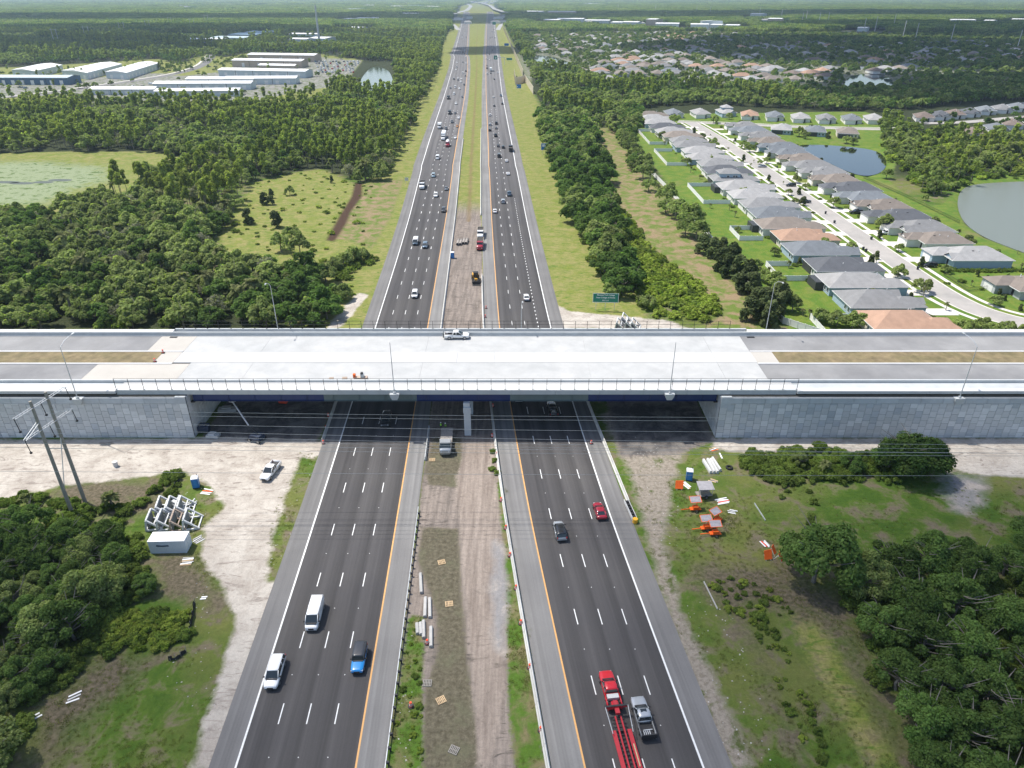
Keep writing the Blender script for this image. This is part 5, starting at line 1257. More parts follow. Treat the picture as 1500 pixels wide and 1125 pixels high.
# ------------------------------------------------------------------ far houses
def far_house(L, W_, roof, wall):
    k = ('far', L, W_, roof, wall)
    if k not in _h:
        a = MB(); a.box(-L/2,L/2,-W_/2,W_/2,0,3); a.box(-L/2-1.5,-L/2,-W_/2,0,0,3); b_ = MB(); hip(b_, -L/2, L/2, -W_/2, W_/2, 3.02); hip(b_, -L/2-1.5, L/4, -W_/2, 0, 3.05)
        _h[k] = (a.mesh('wall', m_wall(wall)), b_.mesh('roof', m_roof(roof)))
    return _h[k]
cand = []
def in_poly1(p, poly): return bool(inpoly(np.array([p]), poly)[0])
FHZ = [(PP([(800,122),(850,104),(905,84),(1010,84),(1120,96),(1240,104),(1330,100),(1330,112),(1180,122),(1000,122),(900,124)]), 22, .56, 'far1'),
       (PP([(748,72),(752,56),(860,46),(1100,52),(1280,66),(1460,62),(1540,84),(1340,84),(1230,98),(1100,92),(1000,82),(900,80),(800,84)]), 28, .34, 'far2'),
       (PP([(1330,96),(1230,98),(1300,84),(1540,74),(1540,90),(1400,92)]), 28, .5, 'far3'),
       (PP([(-40,34),(-40,10),(240,6),(200,18),(110,26)]), 42, .6, 'farl'), (PP([(250,9),(420,5),(440,14),(330,16)]), 60, .35, 'farl')]
pond_ex = [PONDR, PONDR2]
hp = []
for poly, sp_, pr, nm in FHZ:
    a = np.array(poly); lo, hi = a.min(0), a.max(0)
    gx, gy = np.meshgrid(np.arange(lo[0], hi[0], sp_), np.arange(lo[1], hi[1], sp_*1.35)); Q = np.stack([gx.ravel(), gy.ravel()], 1)+rng.uniform(-3, 3, (gx.size, 2))
    Q = Q[inpoly(Q, poly)]
    for q in Q:
        if rng.random() < pr and not any(in_poly1(q, p) for p in pond_ex): hp.append((q[0], q[1], nm))
hp.sort(key=lambda q: q[1])
hp_far = hp[290:]; hp = hp[:290]
for _ in range(46):
    D_ = math.exp(rng.uniform(math.log(2300), math.log(9500))); X_ = D_*rng.uniform(-.72, .72)
    if abs(X_+D_*.05) < 160: continue
    for _k in range(int(rng.integers(5, 22))): hp_far.append((X_+rng.normal()*D_*.045, D_+rng.normal()*D_*.03, 'x'))
far_house_pts = np.array([(a, b_) for a, b_, _ in hp]+[(a, b_) for a, b_, _ in hp_far])
for x, y, nm in hp:
    me1, me2 = far_house(rnd.choice([17,20]), 13, rnd.choice(['pale grey','pale grey','peach','taupe','grey','taupe','blue grey','brown','grey','pale grey']), rnd.choice(['white','cream','white']))
    t_ = thing('suburban_house', 'small distant hip roofed house among trees in the suburb %s the highway' % ('left of' if nm == 'farl' else 'right of'), 'house', (x, y, 0), rnd.choice([0, R(90), R(20), R(110)]), 'distant suburban houses '+('left' if nm == 'farl' else 'right')+' of the highway', 1.05)
    link('wall', me1, t_); link('roof', me2, t_)
if hp_far:
    V_ = []; F_ = []; MI = []
    for x, y, nm in hp_far:
        o_ = len(V_); a_ = rnd.uniform(15, 26)*(1+y/9000); b_ = a_*.62; h_ = 5.+y/1500
        V_ += [(x-a_/2,y-b_/2,0),(x+a_/2,y-b_/2,0),(x+a_/2,y+b_/2,0),(x-a_/2,y+b_/2,0),(x-a_/2,y-b_/2,h_),(x+a_/2,y-b_/2,h_),(x+a_/2,y+b_/2,h_),(x-a_/2,y+b_/2,h_),(x-a_/4,y,h_+2.6),(x+a_/4,y,h_+2.6)]
        for f, mi in (((0,1,5,4),0),((3,0,4,7),0),((1,2,6,5),0),((4,5,9,8),1),((6,7,8,9),1)): F_.append(tuple(o_+i for i in f)); MI.append(mi)
    struct(link('far_houses', mesh_np('far_houses', V_, F_, [m_wall('white'), m_roof('pale grey')], MI)), 'the farthest specks of houses beyond the suburb', 'stuff')
# long white wall by the far pond, turquoise pool cover roof
x, y = G(1250,101); x2, y2 = G(1342,106)
mb = MB(); mb.bar((0,0,1.5),(x2-x,y2-y,1.5),.4,3.0); tag(mb.build('boundary_wall', m_vinyl, None, (x, y, 0)), 'long white wall behind the blue suburb pond', 'wall')
# mast and far pylons
x, y = G(468, 63); t_ = thing('radio_mast', 'tall white radio mast rising from the wood left of the highway', 'mast', (x, y, 0))
mb = MB(); mb.tube((0,0,0),(0,0,64),2.4,8,1.3); mb.build('mast_pole', m_cop, t_)
mb = MB(); mb.cyl((0,0,58),1.6,5,8); mb.build('antenna_cluster', m_cop, t_)
pyl = [(80,64,48),(87,65,48),(126,59,47),(133,59.5,47),(177,51,37),(184,51,37),(215,46,35.5),(221,46.5,35.5),(248,40,29),(253,40.5,29),(280,43,26),(286,43.5,26.5),(301,35,22),(306,36,22)]
for i, (px, py, pt) in enumerate(pyl):
    x, y = G(px, py); t_ = thing('power_pole', 'pale distant transmission pole in the dark wood, one of the pairs marching right', 'power pole', (x, y, 0), 0, 'distant paired poles left'); mb = MB(); h = 26; mb.tube((0,0,0),(0,0,h),.5,5,.35); mb.build('pole', m_cop, t_)
    if i % 2 == 0:
        x2, y2 = G(*pyl[i+1][:2]); mb = MB(); mb.bar((-3,0,h-2),(x2-x+3,y2-y,h-2),.4,.4); mb.build('crossarm', m_cop, t_)
for i, (px, py) in enumerate([(1489,73),(1392,62),(1322,56),(1264,51),(1212,36),(1199,36),(1174,37),(1144,29),(1112,25),(1340,60),(1281,47),(1308,42),(1180,33),(1040,22),(1020,20),(960,18),(905,16)]):
    x, y = G(px, py); t_ = thing('power_pole', 'pale distant transmission pole over the dark wood on the right', 'power pole', (x, y, 0), 0, 'distant poles right'); h = min(34, 20+y/130); mb = MB(); lean = 0; mb.tube((0,0,0),(0,0,h),.5+y/6000,5,.4+y/6000); mb.build('pole', m_cop, t_)
# distant interchange
def pbar(name, pts, wd, zs, mat, label):
    p = [Vector((*q, z)) for q, z in zip(PP(pts), zs)]; L_ = []; R_ = []
    for i, q in enumerate(p):
        d = p[min(i+1, len(p)-1)]-p[max(i-1, 0)]; n_ = Vector((d.y, -d.x, 0)).normalized(); L_.append(q+n_*wd/2); R_.append(q-n_*wd/2)
    n = len(p); V_ = [tuple(q) for q in L_+R_]+[(q.x,q.y,q.z-1.5) for q in L_+R_]; mb = MB()
    F_ = []
    for i in range(n-1):
        F_ += [(i,i+1,n+i+1,n+i),(2*n+i,3*n+i,3*n+i+1,2*n+i+1),(i,2*n+i,2*n+i+1,i+1),(n+i,n+i+1,3*n+i+1,3*n+i)]
    mb.add(V_, F_); return struct(mb.build(name, mat), label)
m_ramp = M('ramp_concrete', (.30,.30,.29), .85, .1, .05)
pbar('distant_ramp', [(610,26),(640,24),(665,20),(684,15),(690,9),(682,4),(672,2)], 26, [.3]*7, m_ramp, 'pale ramp left of the distant interchange')
pbar('distant_ramp', [(672,2.5),(690,4),(706,6),(718,10),(725,16),(737,20),(748,23)], 24, [9]*7, m_ramp, 'pale curved flyover across the distant interchange')
pbar('distant_cross_road', [(585,27),(640,24),(700,22.5),(745,24),(752,25)], 26, [.3,7,8,7,.3], m_ramp, 'distant cross road bridging the highway')
pbar('distant_ramp', [(672,44),(664,36),(655,30),(640,28)], 12, [.1]*4, m_ramp, 'slip road joining the left carriageway far away')
pbar('distant_ramp', [(729,44),(734,36),(742,33)], 12, [.1]*3, m_ramp, 'slip road leaving the right carriageway far away')
pbar('white_lot', [(655,27.5),(672,30)], 60, [.4,.4], m_cop, 'white roofs or paving beside the distant slip road')
HAZE = 0.00009
# ------------------------------------------------------------------ construction things near the camera
m_wood = M('pallet_wood', (.50,.36,.21), .85, .25, 5, objvar=.2); m_woodg = M('weathered_pallet_wood', (.28,.26,.23), .9, .25, 5)
m_orange = M('barricade_orange', (.85,.13,.01), .6, .1, 2); m_red = M('drum_red_orange', (.75,.07,.02), .6, .1, 2)
m_bluet = M('toilet_blue', (.02,.16,.42), .5, .08, 1); m_whp = M('white_plastic', (.80,.80,.80), .5, .05, 1); m_rubber = M('black_hose', (.02,.02,.02), .7, .2, 2)
def toilet(px, py, label, rz=0):
    x, y = G(px, py); t_ = thing('portable_toilet', label, 'portable toilet', (x, y, 0), rz)
    mb = MB(); mb.box(-.6,.6,-.6,.6,.12,2.15); mb.build('cabin', m_bluet, t_); mb = MB()
    for q in (-.6,.54): mb.box(q,q+.06,-.63,-.58,.12,2.15)
    mb.box(-.35,.35,-.64,-.6,.2,2.0); mb.build('door', M('toilet_door', (.03,.20,.50), .5, .08, 1), t_)
    mb = MB(); mb.loft([[(-.66,-.66,2.12),(.66,-.66,2.12),(.66,.66,2.12),(-.66,.66,2.12)],[(-.62,-.62,2.24),(.62,-.62,2.24),(.62,.62,2.24),(-.62,.62,2.24)],[(-.3,-.3,2.4),(.3,-.3,2.4),(.3,.3,2.4),(-.3,.3,2.4)]]); mb.build('roof', m_whp, t_)
    mb = MB(); mb.box(-.62,.62,-.62,.62,0,.11); mb.build('skid', m_plas, t_); mb = MB(); mb.cyl((.4,.45,2.2),.06,.45,8); mb.build('vent_pipe', m_plas, t_)
toilet(288, 713, 'blue portable toilet with white roof on the grass beside the sandy yard', R(15))
toilet(1009, 702, 'blue portable toilet with white roof beside the orange trailers', R(-12))
toilet(663, 378, 'blue portable toilet at the left edge of the dirt median beyond the overpass')
# pallets
def pallet(px, py, rz, label, mat, lay='pallet'):
    x, y = G(px, py); t_ = thing('pallet', label, 'pallet', (x, y, .01), rz)
    for s in (-.5, 0, .5): mb = MB(); mb.box(-.6,.6,s-.045,s+.045,.0,.10); mb.build('runner', mat, t_)
    pm_ = MB(); pm_.box(-.055,.055,-.55,.55,.10,.125); pm_ = pm_.mesh('slat', mat)
    for k in range(6): link('slat', pm_, t_, (-.54+k*.216, 0, 0), rnd.uniform(-.02,.02))
pallet(647, 824, .3, 'broken wooden pallet farthest up the brown sod strip', m_wood)
pallet(658, 885, .15, 'pale wooden pallet lying alone on the sod, second from the farthest', m_wood)
pallet(626, 1001, 0, 'weathered grey pallet near the left edge of the sod strip', m_woodg)
pallet(646, 1026, .5, 'fresh yellow wooden pallet lying askew on the sod', m_wood)
pallet(665, 1099, -.4, 'grey pallet nearest the camera on the sod strip', m_woodg)
pallet(633, 674, .05, 'orange tinted pallet behind the flatbed truck by the steel barrier', m_wood)
# concrete beams
m_beam = M('cast_concrete', (.40,.39,.37), .85, .12, 1, objvar=.08)
def prism_beam(name, p0, p1, w_, h_, label, mat=None, group=None, cat='concrete beam'):
    a, b_ = Vector(G(*p0)), Vector(G(*p1)); d = b_-a; L = d.length; mb = MB()
    mb.loft([[(x_,-w_/2,0),(x_,-w_/2,h_*.6),(x_,-w_*.3,h_),(x_,w_*.3,h_),(x_,w_/2,h_*.6),(x_,w_/2,0)] for x_ in (0, L)])
    return tag(mb.build(name, mat or m_beam, None, (*a, .01), math.atan2(d.y, d.x)), label, cat, group)
for i, (p0, p1) in enumerate([((617.5,870),(616,842)),((622.5,905),(623.5,877)),((630,906),(629.5,878)),((612,930),(611,915)),((617,931),(616,914)),((621,936),(620.5,911)),((631.5,949),(631.5,920))]):
    prism_beam('concrete_beam', p0, p1, .55, .5, 'precast concrete beam dumped left of the sod strip, %s from the farthest' % ordn(i), None, 'concrete beams left of the sod')
for i, (p0, p1) in enumerate([((1041,694),(1030,676)),((1046,694),(1036,675)),((1051,694),(1040,675)),((1055,691),(1043,673))]):
    prism_beam('plastic_barrier', p0, p1, .5, .7, 'pale barrier laid parallel near the right toilet, %s from the left' % ordn(i), m_cop, 'parallel barriers on the right grass', 'barrier')
prism_beam('fallen_post', (1051,893),(1031,853), .16, .25, 'long pale fallen pole on the right verge before the dark oak', m_beam, None, 'pole')
prism_beam('fallen_post', (1121,763),(1105,738), .14, .25, 'grey fallen post above the dark oak on the right', m_steel, None, 'post')
prism_beam('white_board', (1058,672),(1054,664), .3, .1, 'narrow white board on the grass under the lower wires', m_whp, None, 'board')
# drums beside the right barrier
dm = MB(); dm.cyl((0,0,.08),.24,.75,12,r2=.17); dm = dm.mesh('drum', m_red); wb_ = MB(); wb_.cyl((0,0,.30),.228,.11,12,r2=.216); wb_.cyl((0,0,.54),.206,.10,12,r2=.196); wb_ = wb_.mesh('white_band', m_whp); bs = MB(); bs.cyl((0,0,0),.42,.09,12); bs = bs.mesh('base', m_rubber)
for i, (px, py) in enumerate([(734,734),(741,775),(747,815),(756,863),(763,914),(776,979),(792,1071),(728,667),(722,596),(721,640),(602,1035),(626,943),(474,650),(478,628),(481,610),(866,650),(712,452),(711,465),(239,517),(227,530)]):
    onb = i >= 18; x, y = G(px, py, ZD+.05 if onb else 0)
    t_ = thing('traffic_drum', ('orange drum on the left end of the overpass deck, %s from the near side' % ('first' if i == 19 else 'second')) if onb else 'orange traffic drum with white bands standing by a barrier, %s of the construction line' % ordn(i), 'traffic drum', (x, y, ZD+.07 if onb else .02), 0, 'orange traffic drums')
    link('drum', dm, t_); link('white_band', wb_, t_); link('base', bs, t_)
# white lattice frames beside the container
m_fr = M('precast_frame', (.60,.61,.61), .8, .1, 1)
def aframe(px, py, s, rz, label, mat=None):
    x, y = G(px, py); t_ = thing('precast_frame', label, 'precast frame', (x, y, 0), rz); mat = mat or m_fr
    for yy in (0, 3.4):
        mb = MB(); a, b_, c = (-1.7*s,yy,.12), (1.5*s,yy,.12), (-1.2*s,yy,2.3)
        mb.bar(a, b_, .28, .28); mb.bar(a, c, .28, .28); mb.bar(c, b_, .28, .28); mb.build('side_frame', mat, t_)
    mb = MB(); mb.box(-1.28*s,-1.12*s,.15,3.3,.15,2.1); mb.build('back_slab', M('frame_panel', (.22,.235,.24), .8, .25, 1), t_)
    mb = MB(); mb.box(1.2*s,1.45*s,.1,3.3,.02,.26); mb.box(-1.75*s,-1.5*s,.1,3.3,.02,.26); mb.bar((-1.2*s,.1,2.3),(-1.2*s,3.4,2.3),.26,.26); mb.bar((.1*s,.1,1.3),(.1*s,3.4,1.3),.18,.18); mb.build('tie_beams', mat, t_)
for i, (px, py) in enumerate([(241,757),(256,757),(272,757)]): aframe(px, py, .85, R(12), 'triangular white precast frame in the upper row behind the container, %s from the left' % ordn(i))
for i, (px, py) in enumerate([(227,777),(243,777),(262,778),(281,776)]): aframe(px, py, .85, R(10), 'triangular white precast frame right behind the container, %s from the left' % ordn(i), m_fr if i != 2 else M('rusty_frame', (.38,.30,.24), .85, .25, 1))
for i, (px, py, n_) in enumerate([(908,484,0),(922,484,1),(930,484,2),(916,476,3)]):
    aframe(px, py, .9, R(-14), 'white precast frame dumped behind the far railing right of the highway, %s of the pile' % ordn(i))
# shipping container
x, y = G(221, 811); t_ = thing('shipping_container', 'white corrugated shipping container with a dark mark on its near side', 'container', (x, y, 0), R(2))
m_cont = M('container_white', (.60,.66,.70), .5, .06, 1); m_contr = M('container_roof', (.82,.82,.82), .5, .05, 1)
mb = MB(); Lc, Dc, Hc = 6.06, 2.44, 2.59; n = 22
for i in range(n): mb.box(i*Lc/n, (i+.55)*Lc/n, 0, .04, .15, Hc-.12)
mb.box(0, Lc, .04, Dc, .05, Hc-.03); mb.box(0,Lc,-.01,.05,0,.15); mb.box(0,Lc,-.01,.05,Hc-.12,Hc-.02); mb.build('body', m_cont, t_)
mb = MB(); mb.box(-.03,Lc+.03,-.03,Dc+.03,Hc-.02,Hc+.03)
for i in range(11): mb.box(i*Lc/11+.05, i*Lc/11+.28, .1, Dc-.1, Hc+.03, Hc+.05)
mb.build('roof', m_contr, t_); mb = MB(); mb.box(Lc,Lc+.05,.08,Dc/2-.03,.15,Hc-.15); mb.box(Lc,Lc+.05,Dc/2+.03,Dc-.08,.15,Hc-.15)
for q in (.35,.9,1.55,2.1): mb.cyl((Lc+.08,q,.1),.03,Hc-.25,5)
mb.build('door', m_cont, t_)
mb = MB(); mb.loft([[(1.2,-.02,1.55),(1.35,-.02,1.85),(2.2,-.02,1.72),(3.3,-.02,1.78),(3.4,-.02,1.5),(2.3,-.02,1.42),(1.5,-.02,1.45)],[(1.2,-.03,1.55),(1.35,-.03,1.85),(2.2,-.03,1.72),(3.3,-.03,1.78),(3.4,-.03,1.5),(2.3,-.03,1.42),(1.5,-.03,1.45)]]); mb.build('dark_mark', M('faded_mark', (.06,.10,.14), .7, .3, 4), t_)
# loose white frame, steel plate and truss scraps by the left toilet
x, y = G(274, 742); t_ = thing('scrap_truss', 'pale crossed steel struts on the grass below the left toilet', 'steel struts', (x, y, .05), R(20))
for a, b_ in (((-1.6,-.6,.1),(1.8,.6,.3)),((-.8,.0,.2),(1.5,1.3,.3)),((.4,-.8,.1),(1.4,1.3,.5)),((.2,.1,.1),(1.4,-.9,.1))): mb = MB(); mb.bar(a, b_, .16, .16); mb.build('strut', m_cop, t_)
x, y = G(256, 733); mb = MB(); mb.prism([(-.8,-1.4),(.4,-1.5),(.9,1.3),(-.2,1.5)], 0, .12); tag(mb.build('steel_plate', m_steel, None, (x, y, .03), -.1), 'grey steel plate lying beside the black silt fence', 'steel plate')
# black silt fence
def silt(pts, label):
    p = [Vector((*q, 0)) for q in PP(pts)]; t_ = thing('silt_fence', label, 'silt fence', p[0]); mb = MB(); N = []
    for a, b_ in zip(p, p[1:]):
        for k in range(5): N.append(a.lerp(b_, k/5))
    N.append(p[-1]); top = [q-p[0]+Vector((rnd.uniform(-.2,.2), rnd.uniform(-.2,.2), rnd.uniform(.45,.95))) for q in N]; bot = [q-p[0] for q in N]
    for i in range(len(N)-1): mb.add([bot[i], bot[i+1], top[i+1], top[i]], [(0,1,2,3)]); mb.add([b_+Vector((.05,.02,0)) for b_ in (bot[i], bot[i+1], top[i+1], top[i])], [(3,2,1,0)])
    mb.build('fabric', M('silt_fabric', (.02,.022,.025), .8, .3, 2), t_)
    for i in range(0, len(N), 3): mb = MB(); mb.bar(bot[i], bot[i]+Vector((.05,0,1.15)), .06, .06, (0,1,0)); mb.build('stake', m_woodg, t_)
silt([(265,690),(263,702),(255,716),(250,735),(240,750),(228,757)], 'sagging black silt fence winding down beside the lattice frames')
silt([(286,884),(280,915),(278,930)], 'short black silt fence piece right of the bright bush')
silt([(273,955),(260,966),(247,968)], 'short black silt fence piece below the bright bush')
# boom lift under the bridge and stuff by the abutment
m_girdd = M('machine_dark_blue', (.02,.035,.07), .5, .2, 2)
x, y = G(377, 645); t_ = thing('boom_lift', 'boom lift with its pale arm raised to the left under the left span', 'boom lift', (x, y, 0), R(160))
mb = MB(); mb.box(-1.4,1.4,-1.1,1.1,.5,1.0); mb.box(-1.3,1.0,-.9,.9,1.0,1.6); mb.build('chassis', m_girdd, t_)
add_wheels(t_, (-1.1, 1.1), 1.2, .45, .35)
mb = MB(); mb.tube((-.6,0,1.6),(1.5,.0,3.4),.18,6); mb.build('lower_boom', m_plas, t_)
mb = MB(); mb.tube((1.5,0,3.4),(7.8,-3.4,6.2),.16,6); mb.build('upper_boom', m_cop, t_)
mb = MB(); mb.box(7.4,8.6,-4.2,-3.2,5.9,6.0); mb.box(7.4,7.46,-4.2,-3.2,6,6.9); mb.box(8.54,8.6,-4.2,-3.2,6,6.9); mb.build('basket', m_steel, t_)
for i, (px, py, w_, d_, h_, c, lb) in enumerate([(300,632,2.2,1.6,1.6,m_girdd,'small dark blue machine by the left abutment wall'),(313,640,2.6,1.6,.7,m_steel,'low grey crate by the left abutment wall'),(334,602,4,1.4,.8,m_beam,'pale bundle stored deep under the left span'),(415,590,2.0,.8,.5,m_red,'red machine parts deep under the left span')]):
    x, y = G(px, py); mb = MB(); mb.box(-w_/2,w_/2,-d_/2,d_/2,.15,h_); mb.box(-w_*.3,w_*.2,-d_*.35,d_*.35,h_,h_+.35); mb.box(-w_*.45,w_*.45,-d_*.4,d_*.4,0,.15)
    tag(mb.build('site_equipment', c, None, (x, y, 0), rnd.uniform(-.4,.4)), lb, 'equipment')
# site machines in the median beyond the bridge
x, y = G(697, 412); t_ = thing('wheel_loader', 'yellow and black wheel loader with its bucket down in the dirt median', 'wheel loader', (x, y, 0), R(-84)); m_cat = M('machine_yellow', (.65,.33,.03), .5, .15, 2)
mb = MB(); mb.loft([ring(-.6,1.0,2.1,.8), ring(-3.2,1.0,2.0,.8), ring(-3.5,.85,1.7,.9)]); mb.build('engine_hood', m_cat, t_)
mb = MB(); mb.box(-.6,.8,-.75,.75,1.2,3.1); mb.build('cab_glass', m_glass, t_); mb = MB(); mb.box(-.7,.9,-.85,.85,3.1,3.25); mb.build('cab_roof', m_plas, t_)
mb = MB(); mb.box(.8,2.0,-.5,.5,.9,1.5); mb.build('front_frame', m_cat, t_)
for s in (-.55,.45): mb = MB(); mb.bar((1.2,s,1.6),(3.3,s,.7),.18,.3); mb.build('lift_arm', m_plas, t_)
mb = MB(); mb.loft([[(3.2,yy,.1),(4.3,yy,.05),(4.3,yy,.15),(3.5,yy,.35),(3.5,yy,1.3),(3.2,yy,1.3)] for yy in (-1.3,1.3)]); mb.build('bucket', m_plas, t_)
add_wheels(t_, (1.5,-2.2), 1.3, .75, .5)
# haul trucks at the right of the median
x, y = G(703.5, 362); truck('dump', 'dark red', x, y, .02, R(-90), 'dark dump truck with pale load standing at the right of the dirt median', None, 'tan')
x, y = G(704, 346); truck('dump', 'white', x, y, .02, R(-90), 'second dump truck standing behind the first in the dirt median', None, 'tan')
def roller(px, py, label):
    x, y = G(px, py); t_ = thing('culvert_pipe', label, 'pipe', (x, y, 0), R(88), 'pipes in the dirt median'); mb = MB(); n = 12
    mb.loft([[(x_, r_*math.cos(i*2*math.pi/n), .55+r_*math.sin(i*2*math.pi/n)) for i in range(n)] for x_, r_ in ((-2.4,.42),(-2.4,.55),(2.1,.55),(2.1,.66),(2.5,.66),(2.5,.42))], cap=False); mb.build('pipe_shell', M('pipe_concrete', (.30,.27,.24), .85, .2, 1), t_)
    mb = MB(); mb.cyl((-2.3,0,.55),.41,4.7,12,'x'); mb.build('pipe_bore', m_plas, t_)
for i, px in enumerate((671, 675, 679.5, 683.5)): roller(px, 357-(i>1)*1.5, 'short concrete pipe at the left of the dirt median, %s from the left' % ordn(i))
# survey / paving kit on the deck
for i, (px, py, w_, h_, c, lb) in enumerate([(487,555.5,.9,.7,M('brown_box', (.33,.26,.20), .8, .2, 2),'small brown box by the near barrier, left of three'),(506.5,555.5,1.0,.8,M('brown_box', (.33,.26,.20), .8, .2, 2),'small brown box by the near barrier, second of three')]):
    x, y = G(px, py, ZD); mb = MB(); mb.box(-w_/2,w_/2,-.4,.4,0,h_*.8); mb.box(-w_/2-.03,w_/2+.03,-.43,.43,h_*.8,h_); tag(mb.build('site_box', c, None, (x, 133.4, ZD+.01), .1), lb+' on the overpass deck', 'box')
x, y = G(529, 557, ZD); t_ = thing('paving_tool', 'tan concrete finishing machine parked beside the near barrier on the deck', 'machine', (x, 133.8, ZD+.01), 0); m_tan = M('machine_tan', (.42,.32,.25), .7, .2, 2)
mb = MB(); mb.box(-1.4,1.4,-.5,.5,.15,.8); mb.build('bed', m_tan, t_); mb = MB(); mb.box(0,.7,-.4,.4,.8,1.5); mb.build('engine_cover', m_steel, t_); mb = MB(); mb.box(.02,.5,-.35,.35,1.5,1.8); mb.build('hood_cap', m_plas, t_); mb = MB(); mb.box(-1.6,-1.1,-.3,.3,.6,1.5); mb.build('hopper', m_orange, t_)
mb = MB(); mb.box(-1.45,1.45,-.55,.55,0,.14); mb.build('skid', m_plas, t_)
# orange arrow-board trailers
def sign_trailer(px, py, rz, label):
    x, y = G(px, py); t_ = thing('sign_trailer', label, 'sign trailer', (x, y, 0), rz, None, .82)
    mb = MB(); mb.box(-1.2,1.2,-.5,.5,.5,.7); mb.bar((-1.2,0,.6),(-3.2,0,.5),.14,.14); mb.box(-.6,.6,-.45,.45,.7,1.3); mb.build('trailer_frame', m_orange, t_)
    add_wheels(t_, (.1,), .95, .36, .22)
    mb = MB(); mb.tube((.2,0,.7),(.2,0,2.1),.09,6); mb.build('mast', m_orange, t_)
    mb = MB(); mb.add([(-1.1,.1,2.2),(1.3,.1,2.2),(1.3,1.6,2.75),(-1.1,1.6,2.75),(-1.1,.1,2.1),(1.3,.1,2.1),(1.3,1.6,2.65),(-1.1,1.6,2.65)], [(0,1,2,3),(7,6,5,4),(0,4,5,1),(1,5,6,2),(2,6,7,3),(3,7,4,0)]); mb.build('solar_panel', M('solar_panel_glass', (.35,.33,.34), .25, .2, 2), t_)
    mb = MB()
    for q in (((-1.15,.05,2.2),(1.35,.05,2.2)),((-1.15,1.65,2.75),(1.35,1.65,2.75)),((-1.15,.05,2.2),(-1.15,1.65,2.75)),((1.35,.05,2.2),(1.35,1.65,2.75))): mb.bar(*q, .1, .1)
    mb.build('panel_frame', m_orange, t_)
sign_trailer(1018, 748, R(5), 'orange trailer with tilted panel, the farther one below the grey canopy')
sign_trailer(1034, 776, R(8), 'orange trailer with tilted panel at the left of the lower cluster')
sign_trailer(1047, 784, R(4), 'orange trailer with tilted panel nearest the camera in the lower cluster')
sign_trailer(1050, 765, R(35), 'faded pinkish trailer with tilted panel at the back of the lower cluster')
x, y = G(1030, 727); t_ = thing('site_canopy', 'grey tilted canopy trailer behind the orange trailers', 'trailer', (x, y, 0), R(10))
mb = MB(); mb.box(-1.4,1.4,-.8,.8,.5,.7); mb.box(-.8,.9,-.5,.5,.7,1.5); mb.build('trailer_bed', m_woodg, t_); add_wheels(t_, (.2,), 1.0, .36, .22)
mb = MB(); mb.add([(-1.5,-1,2.4),(1.6,-1,2.1),(1.8,1.2,2.5),(-1.2,1.2,2.8),(-1.5,-1,2.3),(1.6,-1,2.0),(1.8,1.2,2.4),(-1.2,1.2,2.7)], [(0,1,2,3),(7,6,5,4),(0,4,5,1),(1,5,6,2),(2,6,7,3),(3,7,4,0)]); mb.build('canopy_panel', M('canopy_grey', (.38,.36,.36), .6, .2, 2), t_)
for q in ((-1.2,-.8),(1.3,-.8),(1.3,1.0),(-1.0,1.0)): mb = MB(); mb.tube((q[0],q[1],.6),(q[0],q[1],2.3),.05,5); mb.build('strut', m_steel, t_)
def barricade(px, py, rz, label, big=1.0):
    x, y = G(px, py); t_ = thing('warning_sign', label, 'warning sign', (x, y, 0), rz); mb = MB(); s = big
    mb.add([(-.75*s,-.1,.25),(.55*s,-.3,.3),(.7*s,.5,1.75),(-.65*s,.6,1.6),(-.75*s,-.05,.25),(.55*s,-.25,.3),(.7*s,.55,1.75),(-.65*s,.65,1.6)], [(0,1,2,3),(7,6,5,4),(0,4,5,1),(1,5,6,2),(2,6,7,3),(3,7,4,0)]); mb.build('board', m_orange, t_)
    mb = MB(); mb.bar((-.5,-.2,0),(-.3,.6,1.2),.06,.06); mb.bar((.4,-.3,0),(.3,.6,1.3),.06,.06); mb.bar((0,1.2,0),(0,.5,1.2),.06,.06); mb.build('legs', m_whp, t_)
barricade(995, 717, 0, 'orange board sign leaning beside the right toilet', 1.1)
barricade(1125, 820, .3, 'bright orange board sign at the left foot of the dark oak')
barricade(1134, 812, 1.0, 'small orange board mostly hidden at the dark oak, farther one', .5)
barricade(1144, 822, 1.2, 'flat orange board under the edge of the dark oak', .7)
# stacks of boards
def boards(px, py, n, L, rz, mats, label, spread=.35):
    x, y = G(px, py); t_ = thing('board_stack', label, 'boards', (x, y, .02), rz)
    for i in range(n):
        mb = MB(); mb.box(-L/2,L/2,-.12,.12,0,.05); mb.build('plank', mats[i % len(mats)], t_, (rnd.uniform(-.2,.2), (i-n/2)*spread, i*.03), rnd.uniform(-.12,.12))
boards(1005, 712, 4, 1.9, R(120), [m_whp, m_whp, m_wood, m_whp], 'white and timber boards beside the leaning orange sign', .3)
boards(1058, 734, 6, 2.3, R(10), [m_whp, m_whp, m_red, m_whp], 'stack of white and red boards right of the trailers', .25)
boards(1073, 749, 3, 1.4, R(-20), [m_whp, m_cop], 'white sheet scraps right of the lower trailers', .4)
boards(1120, 798, 4, 1.5, R(115), [m_whp, m_whp, m_red], 'white barricade boards above the bright orange sign', .3)
boards(1044, 658, 3, 1.6, R(20), [m_orange, m_whp, m_wood], 'orange and white boards by the dirt road under the wires', .35)
boards(1045, 704, 3, 1.5, R(-30), [m_wood, m_woodg], 'pale timber pieces below the parallel barriers', .3)
boards(108, 1020, 3, 1.6, R(30), [m_whp, m_cop], 'crumpled white panels on the lower left grass', .5)
boards(52, 1048, 2, 1.3, R(40), [m_whp, m_steel], 'white panel and grey tube at the lower left corner', .5)
boards(298, 875, 2, .9, R(10), [m_whp], 'single white sheet left of the sandy strip', .35)
